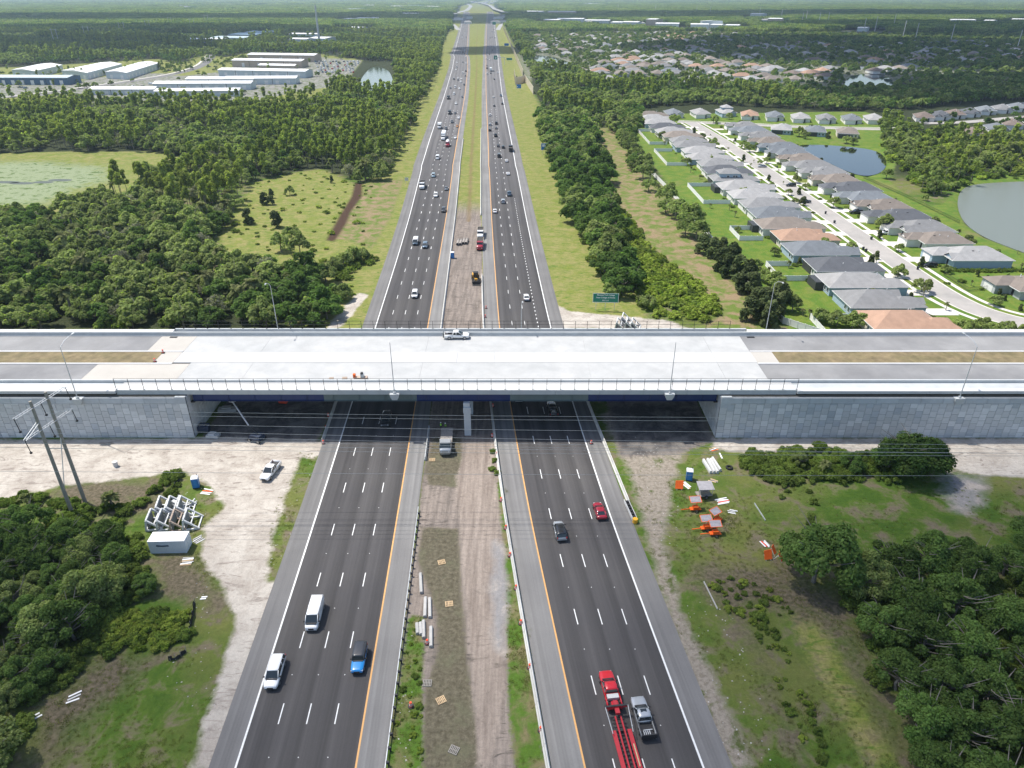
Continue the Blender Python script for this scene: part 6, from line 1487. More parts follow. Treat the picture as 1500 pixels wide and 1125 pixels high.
boards(275, 822, 6, 1.8, R(10), [m_wood, m_whp, m_beam], 'heap of pale rubble boards below the container', .3)
boards(305, 720, 4, 2.0, R(-10), [m_whp, m_whp, m_orange], 'white and orange sheets beside the left toilet', .4)
boards(290, 790, 4, 1.6, R(50), [m_cop, m_beam], 'pale scraps right of the container', .4)
x, y = G(1068, 686); mb = MB(); n = 14
mb.loft([[((.55+r_*math.cos(b_))*math.cos(a), (.55+r_*math.cos(b_))*math.sin(a), .2+r_*math.sin(b_)) for b_ in [i*math.pi/4 for i in range(8)]] for r_ in (.2,) for a in [i*2*math.pi/n for i in range(n+1)]], cap=False); tag(mb.build('old_tyre', m_tyre, None, (x, y, .02)), 'black tyre lying on the grass right of the parallel barriers', 'tyre')
x, y = G(170, 683); mb = MB(); mb.cyl((0,0,0),.45,1.0,10); mb.cyl((0,0,1.0),.5,.12,10); tag(mb.build('manhole_riser', m_cop, None, (x, y, 0)), 'short white concrete riser on the sandy track left of the wall', 'riser')
# pale litter and stones
mb = MB()
for poly, n_, zmx in ((PP([(1000,880),(1060,860),(1150,1120),(1060,1120)]), 80, .10), (PP([(255,700),(330,720),(300,840),(330,1000),(290,1090),(240,1000),(280,860)]), 80, .12), (PP([(930,640),(1000,660),(990,860),(950,760)]), 130, .12), (PP([(606,760),(612,760),(600,1120),(575,1120)]), 50, .08), (PP([(440,660),(475,655),(400,850),(392,790)]), 60, .1),(SANDR, 60, .1),(PP([(640,380),(700,330),(712,470),(650,470)]), 60, .15)):
    a = np.array(poly); lo, hi = a.min(0), a.max(0); c = 0
    while c < n_:
        q = rng.uniform(lo, hi)
        if in_poly1(q, poly):
            c += 1; s = rng.uniform(.03, .11); k = rng.uniform(.4, 1.6); z = rng.uniform(.03, zmx); x, y = q
            mb.add([(x-s,y-s*k,0),(x+s*1.2,y-s*.6,0),(x+s*.7,y+s*k,0),(x-s,y+s*.8,0),(x-s*.3,y-s*.2,z),(x+s*.3,y+s*.3,z*.9)], [(0,1,5,4),(1,2,5),(2,3,4,5),(3,0,4)])
struct(mb.build('litter_and_stones', M('pale_stone', (.42,.40,.37), .8, .25, 2)), 'scattered pale litter and stones on the verges', 'stuff')
# ------------------------------------------------------------------ trees
LM = {'moss': leafmat('mossy_twigs', (.16,.17,.12), (.20,.20,.15), (.22,.22,.17)), 'oak': leafmat('oak_leaves', (.125,.19,.055), (.185,.25,.07), (.25,.285,.11)),
      'dark': leafmat('dark_oak_leaves', (.055,.11,.03), (.085,.155,.038), (.13,.19,.055)),
      'pine': leafmat('pine_needles', (.15,.225,.045), (.22,.28,.055), (.29,.32,.095)),
      'cedar': leafmat('cedar_foliage', (.05,.08,.03), (.07,.10,.038), (.10,.115,.05), .25),
      'shrub': leafmat('shrub_leaves', (.085,.15,.028), (.12,.18,.032), (.15,.19,.05)),
      'lime': leafmat('lime_shrub_leaves', (.15,.25,.030), (.21,.28,.04), (.25,.28,.07)),
      'palm': leafmat('palm_fronds', (.09,.14,.04), (.14,.17,.06), (.20,.20,.10))}
m_bark = M('tree_bark', (.19,.17,.145), .95, .25, 3); m_dead = M('bare_branch', (.36,.34,.31), .9, .2, 3)
def unit(a): return a/np.maximum(np.linalg.norm(a, axis=1, keepdims=True), 1e-9)
def leaf_quads(C_, Rr, n, size, g, zb=-.35, asp=.7, jit=.55, flat=0.0):
    """quads over blob surfaces. C_ (k,3), Rr (k,)"""
    p = Rr**2; p = p/p.sum(); i = g.choice(len(Rr), n, p=p)
    d = g.normal(size=(n,3)); d = unit(d); d[:,2] = np.where(d[:,2] < zb, -d[:,2], d[:,2])
    rad = Rr[i]*(.60+.58*g.random(n)**.8); P_ = C_[i]+d*rad[:,None]
    # cull those deep inside another blob
    keep = np.ones(n, bool)
    for k in range(len(Rr)):
        dd = np.linalg.norm(P_-C_[k], axis=1); keep &= ~((dd < Rr[k]*.62) & (i != k))
    P_, d = P_[keep], d[keep]; n = len(P_)
    nn = unit(d+g.normal(size=(n,3))*jit*.8+np.array([0,0,.5+flat])); a = unit(np.cross(nn, g.normal(size=(n,3)))); b_ = np.cross(nn, a)
    s = size*(.55+.9*g.random(n))[:,None]
    q = np.stack([P_-a*s-b_*s*asp*.5, P_+a*s*.2-b_*s*asp, P_+a*s+b_*s*asp*.3+nn*s*.25, P_-a*s*.3+b_*s*asp], 1)
    return q.reshape(-1, 3)
def trunkmb(h, r, g, limbs=5, spread=2.5, z0=.45):
    mb = MB(); pts = [Vector((0,0,-.1))]; 
    for k in range(1, 4): pts.append(Vector((g.normal()*r*1.2, g.normal()*r*1.2, h*k/3)))
    for k in range(3): mb.tube(pts[k], pts[k+1], r*(1-.22*k), 7, r*(1-.22*(k+1)))
    for k in range(limbs):
        f = z0+(1-z0)*g.random(); st = Vector((0,0,h*f)); a = g.random()*6.28; L = spread*(.6+.5*g.random())
        mid = st+Vector((math.cos(a)*L*.5, math.sin(a)*L*.5, L*.35)); en = mid+Vector((math.cos(a+.4)*L*.5, math.sin(a+.4)*L*.5, L*.4))
        mb.tube(st, mid, r*.4, 5, r*.26); mb.tube(mid, en, r*.26, 4, r*.08)
    return mb
def oak_blobs(g, Rc, H_, n, rmin=.16, rmax=.30):
    c = []; r = []
    for k in range(n):
        u = math.sqrt(g.random())*.88; a = g.random()*6.283; rr = Rc*g.uniform(rmin, rmax)
        z = H_*.24+(1-u*u)*H_*.60*g.uniform(.55, 1.06); c.append((Rc*u*math.cos(a), Rc*u*math.sin(a), z)); r.append(rr)
    return np.array(c), np.array(r)
PROT = {}   # (species, lod) -> list of (crown mesh, trunk mesh, combined object)
def finish(sp_, lod, crownq, trunk, mat, nm):
    n = len(crownq)//4; F_ = np.arange(4*n).reshape(n, 4)
    cm = mesh_np('crown', crownq, F_, [mat]); tm = trunk.mesh('trunk', m_bark) if trunk is not None and trunk.v else None
    # combined
    if tm is not None:
        tv = np.array(trunk.v); tq = [f if len(f) == 4 else None for f in trunk.f]; tf = np.array([f for f in tq if f is not None])
        V_ = np.concatenate([crownq, tv]); FF = np.concatenate([F_, tf+len(crownq)]); mi = np.concatenate([np.zeros(len(F_), int), np.ones(len(tf), int)])
        me = mesh_np(nm, V_, FF, [mat, m_bark], mi)
    else: me = cm
    PROT.setdefault((sp_, lod), []).append((cm, tm, me))
def g_(s): return np.random.default_rng(s)
LODQ = {0: (11000, .20, 34), 1: (2600, .42, 26), 2: (620, .85, 16)}
seed = 100
for sp_, Rc, H_, matk in (('oak', 5.0, 9.0, 'oak'), ('dark', 5.0, 9.0, 'dark'), ('pine', 2.7, 14, 'pine'), ('moss', 4.2, 8.5, 'moss'), ('cedar', 2.2, 6.5, 'cedar'), ('shrub', 1.5, 1.9, 'shrub'), ('lime', 1.6, 2.0, 'lime'), ('palm', 2.0, 6, 'palm')):
    for lod in (0, 1, 2):
        if sp_ in ('pine',) and lod == 0: continue
        if sp_ == 'cedar' and lod == 2: continue
        for v_ in range(4 if lod else 3):
            seed += 1; g = g_(seed); nq, sz, nb = LODQ[lod]
            if sp_ == 'moss': nq = nq//3; sz *= .7
            if sp_ in ('oak', 'dark', 'moss'):
                c, r = oak_blobs(g, Rc, H_, nb); q = leaf_quads(c, r, nq, sz, g); t_ = trunkmb(H_*.55, .32, g, {0: 16, 1: 8, 2: 2}[lod], 4.6 if lod == 0 else 3.6, .35)
            elif sp_ == 'pine':
                nb2 = nb-4; zf = g.uniform(.5, .62); z = H_*(zf+(1-zf)*g.random(nb2)); rad = Rc*(1.05-(z/H_-zf)/(1-zf)*.75); a = g.random(nb2)*6.28; u = np.sqrt(g.random(nb2))*.85
                c = np.stack([rad*u*np.cos(a), rad*u*np.sin(a), z], 1); r = g.uniform(.5, 1.0, nb2)*(1 if lod == 1 else 1.25); q = leaf_quads(c, r, int(nq*.6), sz*.85, g, -.8, .5, .8); t_ = trunkmb(H_*.93, .17, g, 5 if lod == 1 else 0, 1.4, .5)
            elif sp_ == 'cedar':
                nb2 = nb; z = H_*(.12+.83*g.random(nb2)); rad = Rc*np.sqrt(np.clip(1.03-(z/H_)**1.6, .05, 1)); a = g.random(nb2)*6.28; u = .45+.4*g.random(nb2)
                c = np.stack([rad*u*np.cos(a), rad*u*np.sin(a), z], 1); r = g.uniform(.5, .95, nb2); q = leaf_quads(c, r, int(nq*.7), sz*.8, g, -.6); t_ = trunkmb(1.5, .15, g, 0)
            elif sp_ in ('shrub', 'lime'):
                nb2 = max(6, nb//2); a = g.random(nb2)*6.28; u = np.sqrt(g.random(nb2)); z = .35+g.random(nb2)*(H_-.9)*(1.1-u)
                c = np.stack([Rc*u*np.cos(a), Rc*u*np.sin(a), z], 1); r = g.uniform(.35, .62, nb2); q = leaf_quads(c, r, int(nq*(.18 if lod == 0 else .14)), sz*(.72 if lod == 0 else .62), g, -.2); t_ = MB(); t_.tube((0,0,-.05),(0,0,.7),.06,4)
            else:
                t_ = MB(); hh = g.uniform(.55, .8)*H_; t_.tube((0,0,-.1),(g.normal()*.2,g.normal()*.2,hh),.24,7,.19); qs = []
                nf = 26 if lod == 0 else (18 if lod == 1 else 10)
                for k in range(nf):
                    a = k*2.4; el = g.uniform(-.5, 1.2); L = g.uniform(1.4, 2.1); d0 = np.array([math.cos(a)*math.cos(el), math.sin(a)*math.cos(el), math.sin(el)]); side = np.array([-math.sin(a), math.cos(a), 0]); p = np.array([0, 0, hh])
                    ns = 5 if lod < 2 else 3
                    for s in range(ns):
                        f = (s+.5)/ns; st = p+d0*L*f; st[2] -= .55*L*f*f
                        w_ = .55*math.sin(math.pi*min(f*.8+.2, 1))+.08; nx_ = p+d0*L*(f+.5/ns+.05); nx_[2] -= .55*L*(f+.5/ns)**2
                        b0 = p+d0*L*max(f-.5/ns, 0); b0[2] -= .55*L*max(f-.5/ns, 0)**2; dr = np.array([0,0,-.18])
                        qs += [b0, b0+side*w_+dr, nx_+side*w_*.8+dr, nx_, b0, nx_, nx_-side*w_*.8+dr, b0-side*w_+dr]
                q = np.array(qs)
            finish(sp_, lod, q, t_, LM[matk], sp_)
# bare grey branches laid into some near crowns
TREES = []   # (species, x, y, scale, rot, group, label)
def put(sp_, x, y, s, grp, lab, sz=None): TREES.append((sp_, float(x), float(y), float(s), rnd.uniform(0, 6.283), grp, lab, sz or 1.0))
LPOLYS = [PP([(-60,160),(110,150),(130,156),(390,160),(430,152),(480,142),(512,118),(530,95),(525,88),(470,80),(360,78),(330,84),(300,78),(262,94),(230,86),(40,96),(-200,100),(-200,160)])]
FIELD_O = PP([(505,440),(498,415),(470,400),(420,392),(322,385),(322,345),(350,300),(372,268),(425,254),(470,248),(520,270),(560,270),(588,247),(608,212),(630,165),(644,130),(654,100),(658,70),(662,48),(700,48),(700,480),(505,480)])
def excl(Q, near_only=False):
    k = np.zeros(len(Q), bool); x, y = Q[:,0], Q[:,1]
    lso = np.interp(y, [0,180,330,450,720,979,1364,2008,3730,6000], [LSO(0.)-0, LSO(180.)-6, LSO(330.)-14, LSO(450.)-11, LSO(720.)-13, LSO(979.)-14, LSO(1364.)-20, LSO(2008.)-26, LSO(3730.)-60, LSO(6000.)-60])
    rso = np.interp(y, [0,180,330,450,720,979,1364,2008,3730,6000], [RSO(0.)+0, RSO(180.)+14, RSO(330.)+15, RSO(450.)+12, RSO(720.)+33, RSO(979.)+33, RSO(1364.)+31, RSO(2008.)+32, RSO(3730.)+70, RSO(6000.)+70])
    k |= (x > lso) & (x < rso)
    for p in (MARSH, FIELD_O, LIND, LAKE, POND, PONDL, PONDR, PONDR2, LAWN, LAWN2, MOWN): k |= inpoly(Q, p)
    k |= (np.abs(x-G(886,455)[0]) < 9) & (y > G(886,455)[1]-9) & (y < G(886,455)[1]+7)
    k |= inpoly(Q, PP([(578,90),(500,90),(505,128),(545,140),(580,138)])) if not near_only else False
    return k
def sample(poly, sp_, jit=.45):
    a = np.array(poly); lo, hi = a.min(0), a.max(0); gx, gy = np.meshgrid(np.arange(lo[0], hi[0], sp_), np.arange(lo[1], hi[1], sp_)); Q = np.stack([gx.ravel(), gy.ravel()], 1)
    Q += rng.uniform(-jit*sp_, jit*sp_, Q.shape); return Q[inpoly(Q, poly)]
def nz(Q, s, o=0): return np.sin(Q[:,0]/s+o)*np.cos(Q[:,1]/s*1.3+o*2)+.5*np.sin(Q[:,0]/s*2.3+Q[:,1]/s*1.9+o)
# left wood between the overpass and the sheds
WOODL = PP([(-140,482),(488,482),(506,440),(500,415),(480,398),(322,386),(322,345),(350,300),(372,266),(425,252),(470,246),(520,268),(560,268),(590,247),(612,208),(634,165),(646,130),(656,100),(660,72),(560,70),(500,84),(470,160),(130,160),(-140,162)])
Q = sample(WOODL, 6.4); Q = Q[~excl(Q)]
f = nz(Q, 38); fy = Q[:,1]
for (x, y), n_ in zip(Q, f):
    pxx = 750+FPX*x/(y*math.cos(_th)+CAM_H*math.sin(_th))
    if y < 300 or rng.random() < .18:
        sp2 = 'oak' if rng.random() < .72 else 'dark'
        if y < 260 and x > -75: sp2 = 'dark' if rng.random() < .7 else 'oak'
        s = rng.uniform(.5, 1.2)
        if y < 240 and x < -78: s *= .85
        if rng.random() < .07: sp2 = 'moss'
    else:
        sp2 = ('pine' if rng.random() < .72 else 'oak') if n_ > -.35 else ('oak' if rng.random() < .8 else 'moss'); s = rng.uniform(.62, 1.0) if sp2 == 'oak' else rng.uniform(.7, 1.05)
    put(sp2, x, y, s, 'trees of the left wood', {'moss': 'grey thinly leaved tree in the wood left of the highway', 'oak': 'rounded mid green oak in the wood left of the highway', 'dark': 'dark green oak in the wood left of the highway', 'pine': 'slim light green pine in the wood left of the highway'}[sp2])
Q = sample(WOODL, 8.5); Q = Q[~excl(Q)]
for x, y in Q: 
    if y < 420: put('shrub' if rng.random() < .7 else 'palm', x, y, rng.uniform(.9, 1.9) if rng.random() < .8 else 1, 'undergrowth of the left wood', 'low bush or palm under the trees of the left wood')
# marsh and field edges
for px, py, s, sp2 in [(365,328,1.0,'cedar'),(406,333,1.15,'cedar'),(388,300,.9,'cedar'),(397,300,.7,'cedar'),(398,290,.6,'cedar'),(425,286,.5,'oak'),(486,268,.5,'cedar'),(360,330,.5,'shrub'),(330,328,1,'shrub'),(412,368,.8,'oak'),(428,352,.7,'oak'),(440,372,.8,'oak'),(492,398,.6,'oak'),(505,392,.7,'oak'),(518,386,.7,'oak'),(530,382,.6,'oak'),(345,340,1,'shrub')]:
    x, y = G(px, py); put(sp2, x, y, s, 'young trees in the yellow field', 'young tree or bush standing in the yellow green field left of the highway')
Q = sample(PP([(478,398),(500,385),(545,372),(548,385),(520,400),(505,412)]), 3.2)
for x, y in Q: put('shrub', x, y, rng.uniform(.9, 1.6), 'bushes at the field corner', 'green bush at the corner of the yellow field by the highway')
Q = sample(FIELD, 7)
for x, y in Q:
    if rng.random() < .6: put('shrub' if rng.random() < .4 else 'lime', x, y, rng.uniform(.25, .6)*(1 if rng.random() < .85 else 1.8), 'low bushes in the yellow field', 'low bush in the yellow green field')
# dark oaks right
Q = sample(OAKC, 6.8); Q = Q[~excl(Q)]
for x, y in Q: put('dark' if rng.random() < .75 else 'oak', x, y, rng.uniform(.8, 1.2), 'oaks right of the highway', 'dense dark oak in the belt right of the highway')
_o = sample(OAKC, 6); _o = _o[~excl(_o)]
for x, y in _o: put('shrub', x, y, rng.uniform(.8, 1.6), 'bushes under the oak belt', 'bush at the foot of the oak belt right of the highway')
Q = sample(LIME, 2.9)
for x, y in Q:
    u = rng.random()
    if u < .80: put('lime', x, y, rng.uniform(.8, 1.5), 'bright scrub right of the highway', 'bright lime green shrub in the scrub beside the oak belt')
    elif u < .97: put('shrub', x, y, rng.uniform(.9, 1.7), 'bright scrub right of the highway', 'green shrub in the scrub beside the oak belt')
for px, py, s in [(935,448,.7),(945,446,.6),(1033,340,.7)]: x, y = G(px, py); put('palm', x, y, s, None, {935: 'small cabbage palm right of the green sign, left one of two', 945: 'small cabbage palm right of the green sign, right one of two', 1033: 'lone palm at the upper edge of the bright scrub'}[px])
for px, py, s in [(948,452,.55),(893,436,.6)]: x, y = G(px, py); put('oak', x, y, s, 'small trees behind the green sign', 'small tree just behind the green guide sign')
# tree row along the white fence
for i, (px, py) in enumerate([(892,168),(900,178),(898,190),(908,200),(915,215),(920,225),(930,232),(935,245),(928,250),(942,262),(952,265),(950,280),(963,285),(978,300),(975,312),(990,318),(1000,322),(1010,330),(1004,345),(1020,350),(1032,352),(1030,372),(1045,378),(1055,380),(1056,398),(1070,392),(1080,410),(1082,428),(1066,405),(1092,425),(1100,432),(1108,455),(1098,470),(1115,468),(1135,470),(1140,455),(1125,478)]):
    x, y = G(px, py); k = rng.random()
    if py > 372: sp2 = 'cedar'; s = rng.uniform(1.05, 1.45)
    else: sp2 = 'cedar' if k < .35 else ('oak' if k < .8 else 'palm'); s = rng.uniform(1.1, 1.5) if sp2 == 'cedar' else (rng.uniform(.75, 1.05) if sp2 == 'oak' else 1.0)
    put(sp2, x, y, s, 'tree row in front of the white boundary fence', 'dark tree in the row in front of the white boundary fence, %s from the wood' % ordn(i))
for i, (px, py, s, sp2) in enumerate([(1112,400,.55,'palm'),(1125,402,.6,'palm'),(1118,412,.5,'oak'),(1135,420,.65,'oak'),(1130,435,.5,'palm'),(1140,430,.5,'oak'),(1105,395,.5,'oak'),(1150,445,.5,'oak'),(1160,455,.6,'oak'),(1080,340,.3,'oak'),(1175,462,.5,'palm'),(1185,466,.55,'palm'),(1200,472,.55,'oak'),(1225,478,.6,'oak'),(1248,480,.6,'oak'),(1262,478,.5,'oak'),(1290,482,.5,'oak'),(1305,486,.55,'oak'),(1318,486,.5,'palm'),(1345,488,.5,'oak'),(1362,488,.5,'oak'),(1375,488,.55,'oak'),(1392,489,.5,'oak'),(1404,489,.55,'oak'),(1420,486,.4,'oak'),(1437,482,.45,'oak'),(1452,487,.4,'oak'),(1472,489,.5,'oak'),(1496,489,.35,'oak'),(1205,403,.45,'palm'),(1196,405,.4,'palm')]):
    x, y = G(px, py); put(sp2, x, y, s, 'garden trees beyond the far parapet', 'small garden tree or palm between the far parapet and the houses, %s from the left' % ordn(i))
for i, (px, py) in enumerate([(905,150),(915,156),(922,160),(932,158),(942,154),(925,150),(955,152),(908,160),(898,158),(890,162)]):
    x, y = G(px, py+4); put('oak', x, y, rng.uniform(.8,1.1), 'trees at the far corner of the lawns', 'oak at the far left corner of the estate lawns')
Q = sample(PP([(878,162),(925,152),(940,166),(930,200),(925,215),(945,250),(932,255),(905,205),(888,192)]), 6.5)
for x, y in Q: put('oak' if rng.random() < .6 else 'dark', x, y, rng.uniform(.7,1.05), 'trees at the far end of the mown strip', 'oak closing the far end of the mown strip')
# estate street trees
for i, (px, py, s, sp2) in enumerate([(1016,196,.6,'cedar'),(988,182,.9,'oak'),(1045,180,.7,'oak'),(962,202,.5,'palm'),(1058,222,.3,'oak'),(1090,218,.6,'oak'),(1108,220,.5,'oak'),(1104,238,.3,'palm'),(1113,241,.3,'oak'),(1140,254,.35,'palm'),(1147,270,.3,'palm'),(1170,285,.5,'cedar'),(1168,248,.5,'cedar'),(1199,260,.5,'oak'),(1224,276,.45,'cedar'),(1243,280,.4,'oak'),(1165,298,.3,'oak'),(1262,296,.45,'oak'),(1271,310,.35,'palm'),(1270,325,.4,'palm'),(1294,338,.75,'oak'),(1365,378,.55,'palm'),(1283,385,.45,'palm'),(1315,406,.5,'oak'),(1352,434,.55,'palm'),(1040,305,.5,'palm'),(1070,285,.4,'oak'),(1088,288,.5,'oak'),(1170,200,.7,'oak'),(1180,203,.6,'oak'),(1213,203,.65,'cedar'),(1186,190,.5,'oak'),(1240,210,.6,'oak'),(1250,212,.5,'oak'),(1298,262,.6,'oak'),(1355,294,.3,'oak'),(1380,398,.45,'shrub'),(1490,372,.3,'palm'),(1455,420,.3,'cedar'),(1445,412,.3,'cedar'),(1463,432,.3,'cedar'),(1470,440,.3,'cedar'),(1431,405,.3,'cedar'),(1494,455,.3,'cedar')]):
    x, y = G(px, py); put(sp2, x, y, s*1.05, 'garden and street trees of the estate', 'garden or street tree between the houses of the estate, %s of them' % ordn(i))
for i in range(1, 23):
    for dx_ in ((121.5, 124.5, 98.0)): 
        if rng.random() < .75: put('shrub', dx_+rng.uniform(-1,1), 175+i*15.3+rng.uniform(-1,1), rng.uniform(.5,.9), 'garden shrubs of the estate', 'clipped garden shrub by a house of the estate')
    if rng.random() < .8: put('shrub', 147.5+rng.uniform(-1,1), 205+i*15.3, rng.uniform(.5,.95), 'garden shrubs of the estate', 'clipped garden shrub by a house of the estate')
for px in np.linspace(1392, 1500, 13): x, y = G(px, 398-abs(px-1450)*.02); put('shrub', x, y, .8, 'garden shrubs of the estate', 'clipped garden shrub by a house of the estate')
# wood strip behind the estate, right wood
WOODR = PP([(868,188),(798,215),(788,178),(776,140),(764,108),(745,70),(742,50),(760,52),(780,76),(795,102),(850,108),(900,130),(1000,130),(1100,130),(1180,136),(1240,136),(1330,134),(1345,118),(1560,112),(1560,140),(1500,148),(1440,150),(1345,160),(1290,163),(1200,162),(1100,156),(1000,154),(930,160),(905,170)])
Q = sample(WOODR, 8.0); Q = Q[~excl(Q)]
for (x, y), n_ in zip(Q, nz(Q, 45, 2)):
    sp2 = 'oak' if n_ > -.2 else ('pine' if rng.random() < .6 else 'dark')
    if x > 240: sp2 = 'dark' if rng.random() < .6 else 'oak'
    if rng.random() < .04: sp2 = 'moss'
    put(sp2, x, y, rng.uniform(.75, 1.15), 'trees of the wood behind the estate', {'moss': 'grey thin tree', 'oak': 'mid green oak', 'dark': 'dark oak', 'pine': 'slim pine'}[sp2]+' in the wood between the estate and the suburb')
WOODE = PP([(1288,182),(1300,172),(1345,188),(1425,196),(1560,200),(1560,262),(1440,262),(1400,280),(1375,292),(1350,280),(1330,258),(1302,238)])
Q = sample(WOODE, 8.5)
for x, y in Q:
    if rng.random() < .72: put('oak' if rng.random() < .6 else 'pine', x, y, rng.uniform(.5, 1.0), 'trees between the ponds', 'loose tree in the thicket between the dark pond and the lake')
for x, y in sample(WOODE, 6): put('lime' if rng.random() < .4 else 'shrub', x, y, rng.uniform(1, 2.2), 'bushes between the ponds', 'bright bush in the thicket between the dark pond and the lake')
for x, y in sample(PP([(1350,168),(1500,160),(1500,200),(1340,185)]), 16):
    if rng.random() < .5: put('dark', x, y, rng.uniform(.5,.8), 'garden trees of the second estate', 'dark garden tree among the second estate houses')
# near left thicket
cb = G(246, 806)
Q = sample(PP([(-120,800),(20,775),(140,795),(200,806),(228,850),(215,880),(150,900),(110,950),(60,1010),(25,1130),(-120,1130)]), 4.3)
for i, (x, y) in enumerate(Q):
    if (abs(x-cb[0]) < 6.5 and -7.5 < y-cb[1] < 9): continue
    put('dark' if rng.random() < .8 else 'oak', x, y, rng.uniform(.42, .9), 'oaks of the near left thicket', 'dark oak of the thicket left of the container')
Q = sample(PP([(-80,740),(40,725),(160,740),(250,696),(268,700),(262,718),(230,740),(232,790),(180,800),(60,770),(-80,780)]), 2.2)
for x, y in Q:
    if rng.random() < .62: put('shrub' if rng.random() < .8 else 'palm', x, y, rng.uniform(.5, 1.05), 'bushes under the power poles', 'green bush on the bank below the transmission poles')
x, y = G(253, 700); put('shrub', x, y, 1.2, None, 'tall green bush at the top end of the black silt fence')
Q = sample(PP([(150,912),(180,895),(250,893),(276,905),(272,935),(235,950),(160,950)]), 1.5)
for x, y in Q: put('lime' if rng.random() < .7 else 'shrub', x, y, rng.uniform(.55, .85), 'bright bushes right of the left thicket', 'bright green bush of the leafy patch right of the dark left thicket')
Q = sample(PP([(60,960),(160,905),(160,960),(60,1030),(0,1130),(-20,1130)]), 2.2)
for x, y in Q: put('shrub', x, y, rng.uniform(.7, 1.1), 'bushes in front of the left thicket', 'green bush at the foot of the dark left thicket')
# near right trees
Q = sample(PP([(1240,850),(1300,840),(1520,830),(1560,1150),(1380,1150),(1290,1010),(1250,930)]), 3.0)
for x, y in Q:
    if rng.random() < .6: put('shrub', x, y, rng.uniform(.8, 1.4), 'undergrowth of the near right grove', 'bush between the trunks of the lower right grove')
Q = sample(PP([(-120,800),(20,775),(140,795),(200,806),(220,850),(200,880),(110,940),(50,1010),(15,1130),(-120,1130)]), 2.8)
for x, y in Q:
    if rng.random() < .6: put('shrub', x, y, rng.uniform(.8, 1.4), 'undergrowth of the near left thicket', 'bush between the trunks of the near left thicket')
for i, (px, py, s, sp2, w_) in enumerate([(1192,852,1.25,'dark','lone dark oak with a pale trunk beside the orange board sign'),(1262,868,.8,'oak','yellowish smaller tree at the right foot of the lone dark oak'),(1300,845,.95,'dark','a'),(1352,838,1.0,'dark','a'),(1410,850,1.0,'dark','a'),(1470,842,.8,'dark','a'),(1500,800,.8,'dark','a'),(1330,905,.95,'dark','a'),(1395,905,1.0,'dark','a'),(1290,935,.85,'dark','a'),(1345,965,.95,'dark','a'),(1412,968,.95,'dark','a'),(1470,930,.9,'dark','a'),(1530,900,.9,'dark','a'),(1312,1010,.85,'dark','a'),(1375,1030,.95,'dark','a'),(1440,1035,.95,'dark','a'),(1500,1000,.9,'dark','a'),(1340,1075,.85,'dark','a'),(1405,1095,.9,'dark','a'),(1475,1100,.95,'dark','a'),(1550,1080,.95,'dark','a'),(1372,1150,.8,'dark','a'),(1450,1170,.9,'dark','a'),(1530,1180,.9,'dark','a'),(1560,980,1,'dark','a')]):
    x, y = G(px, py); put(sp2, x, y, s*.9 if w_ == 'a' else s*1.0, None if w_ != 'a' else 'oaks of the near right grove', w_ if w_ != 'a' else 'dense dark green oak of the grove at the lower right')
for i, (px, py, s, sp2, w_) in enumerate([(1328,692,1.32,'dark','broad dark tree standing before the right retaining wall'),(1300,690,.8,'dark','smaller dark tree at the left of the broad one before the right wall'),(1350,690,.65,'oak','smaller tree at the right of the broad one before the right wall'),(1206,694,.75,'palm','cabbage palm among the bushes before the right wall'),(1245,690,.5,'dark','low round tree between the palm and the broad tree'),(1170,682,.35,'oak','low leafy tree left of the palm before the right wall')]):
    x, y = G(px, py); put(sp2, x, y, s, None, w_)
Q = sample(PP([(1085,665),(1160,655),(1250,662),(1340,672),(1365,695),(1300,705),(1190,706),(1120,712),(1090,690)]), 2.0)
for x, y in Q: put('shrub', x, y, rng.uniform(.6, 1.15), 'bushes before the right wall', 'green bush of the hedge like belt below the right retaining wall')
Q = sample(PP([(1110,715),(1190,710),(1240,735),(1250,760),(1180,770),(1150,745)]), 3)
for x, y in Q:
    if rng.random() < .4: put('shrub', x, y, rng.uniform(.3, .6), 'low bushes above the lone oak', 'low bush on the grass above the lone dark oak')
Q = sample(PP([(1040,855),(1075,845),(1130,865),(1165,900),(1150,930),(1170,1000),(1235,1125),(1195,1130),(1140,1010),(1105,920),(1060,890)]), 1.25)
for x, y in Q:
    if rng.random() < .62: put('shrub' if rng.random() < .7 else 'lime', x, y, rng.uniform(.16, .48)*(1 if rng.random() < .85 else 1.4), 'low weeds of the right verge', 'low weedy bush in the line along the right verge')
for i, (px, py) in enumerate([(722,662),(725,676),(721,688),(728,694)]): x, y = G(px, py); put('shrub', x, y, .45, 'weeds by the median barrier', 'small weed bush left of the median barrier')
Q = sample(MEDG, 1.5)
for x, y in Q:
    if rng.random() < .6: put('lime' if rng.random() < .5 else 'shrub', x, y, rng.uniform(.12, .34), 'weeds left of the sod strip', 'low weed tuft left of the brown sod strip')
for i, (x, y) in enumerate(FRONT):
    if rng.random() < .7: put(['oak','cedar','shrub','palm'][int(rng.integers(4))], x, y, rng.uniform(.32, .62), 'front yard trees of the estate', 'small yard tree or palm between the houses of the estate')
SHC = [G(135,98), G(160,98), G(195,98), G(215,95), G(55,98), G(75,97), G(110,102), G(30,101)]
for _ in range(1500):
    q = rng.uniform(np.array(LIND).min(0), np.array(LIND).max(0))
    if in_poly1(q, LIND) and q[0] > -860 and not any((q[0]-a)**2+(q[1]-b_)**2 < 45**2 for a, b_ in SHC) and ((not in_poly1(q, PAVE1) and not in_poly1(q, PAVE2)) or rng.random() < .06): put('oak' if rng.random() < .7 else 'pine', q[0], q[1], rng.uniform(.3, .75), 'trees among the sheds', 'small tree among the industrial sheds')
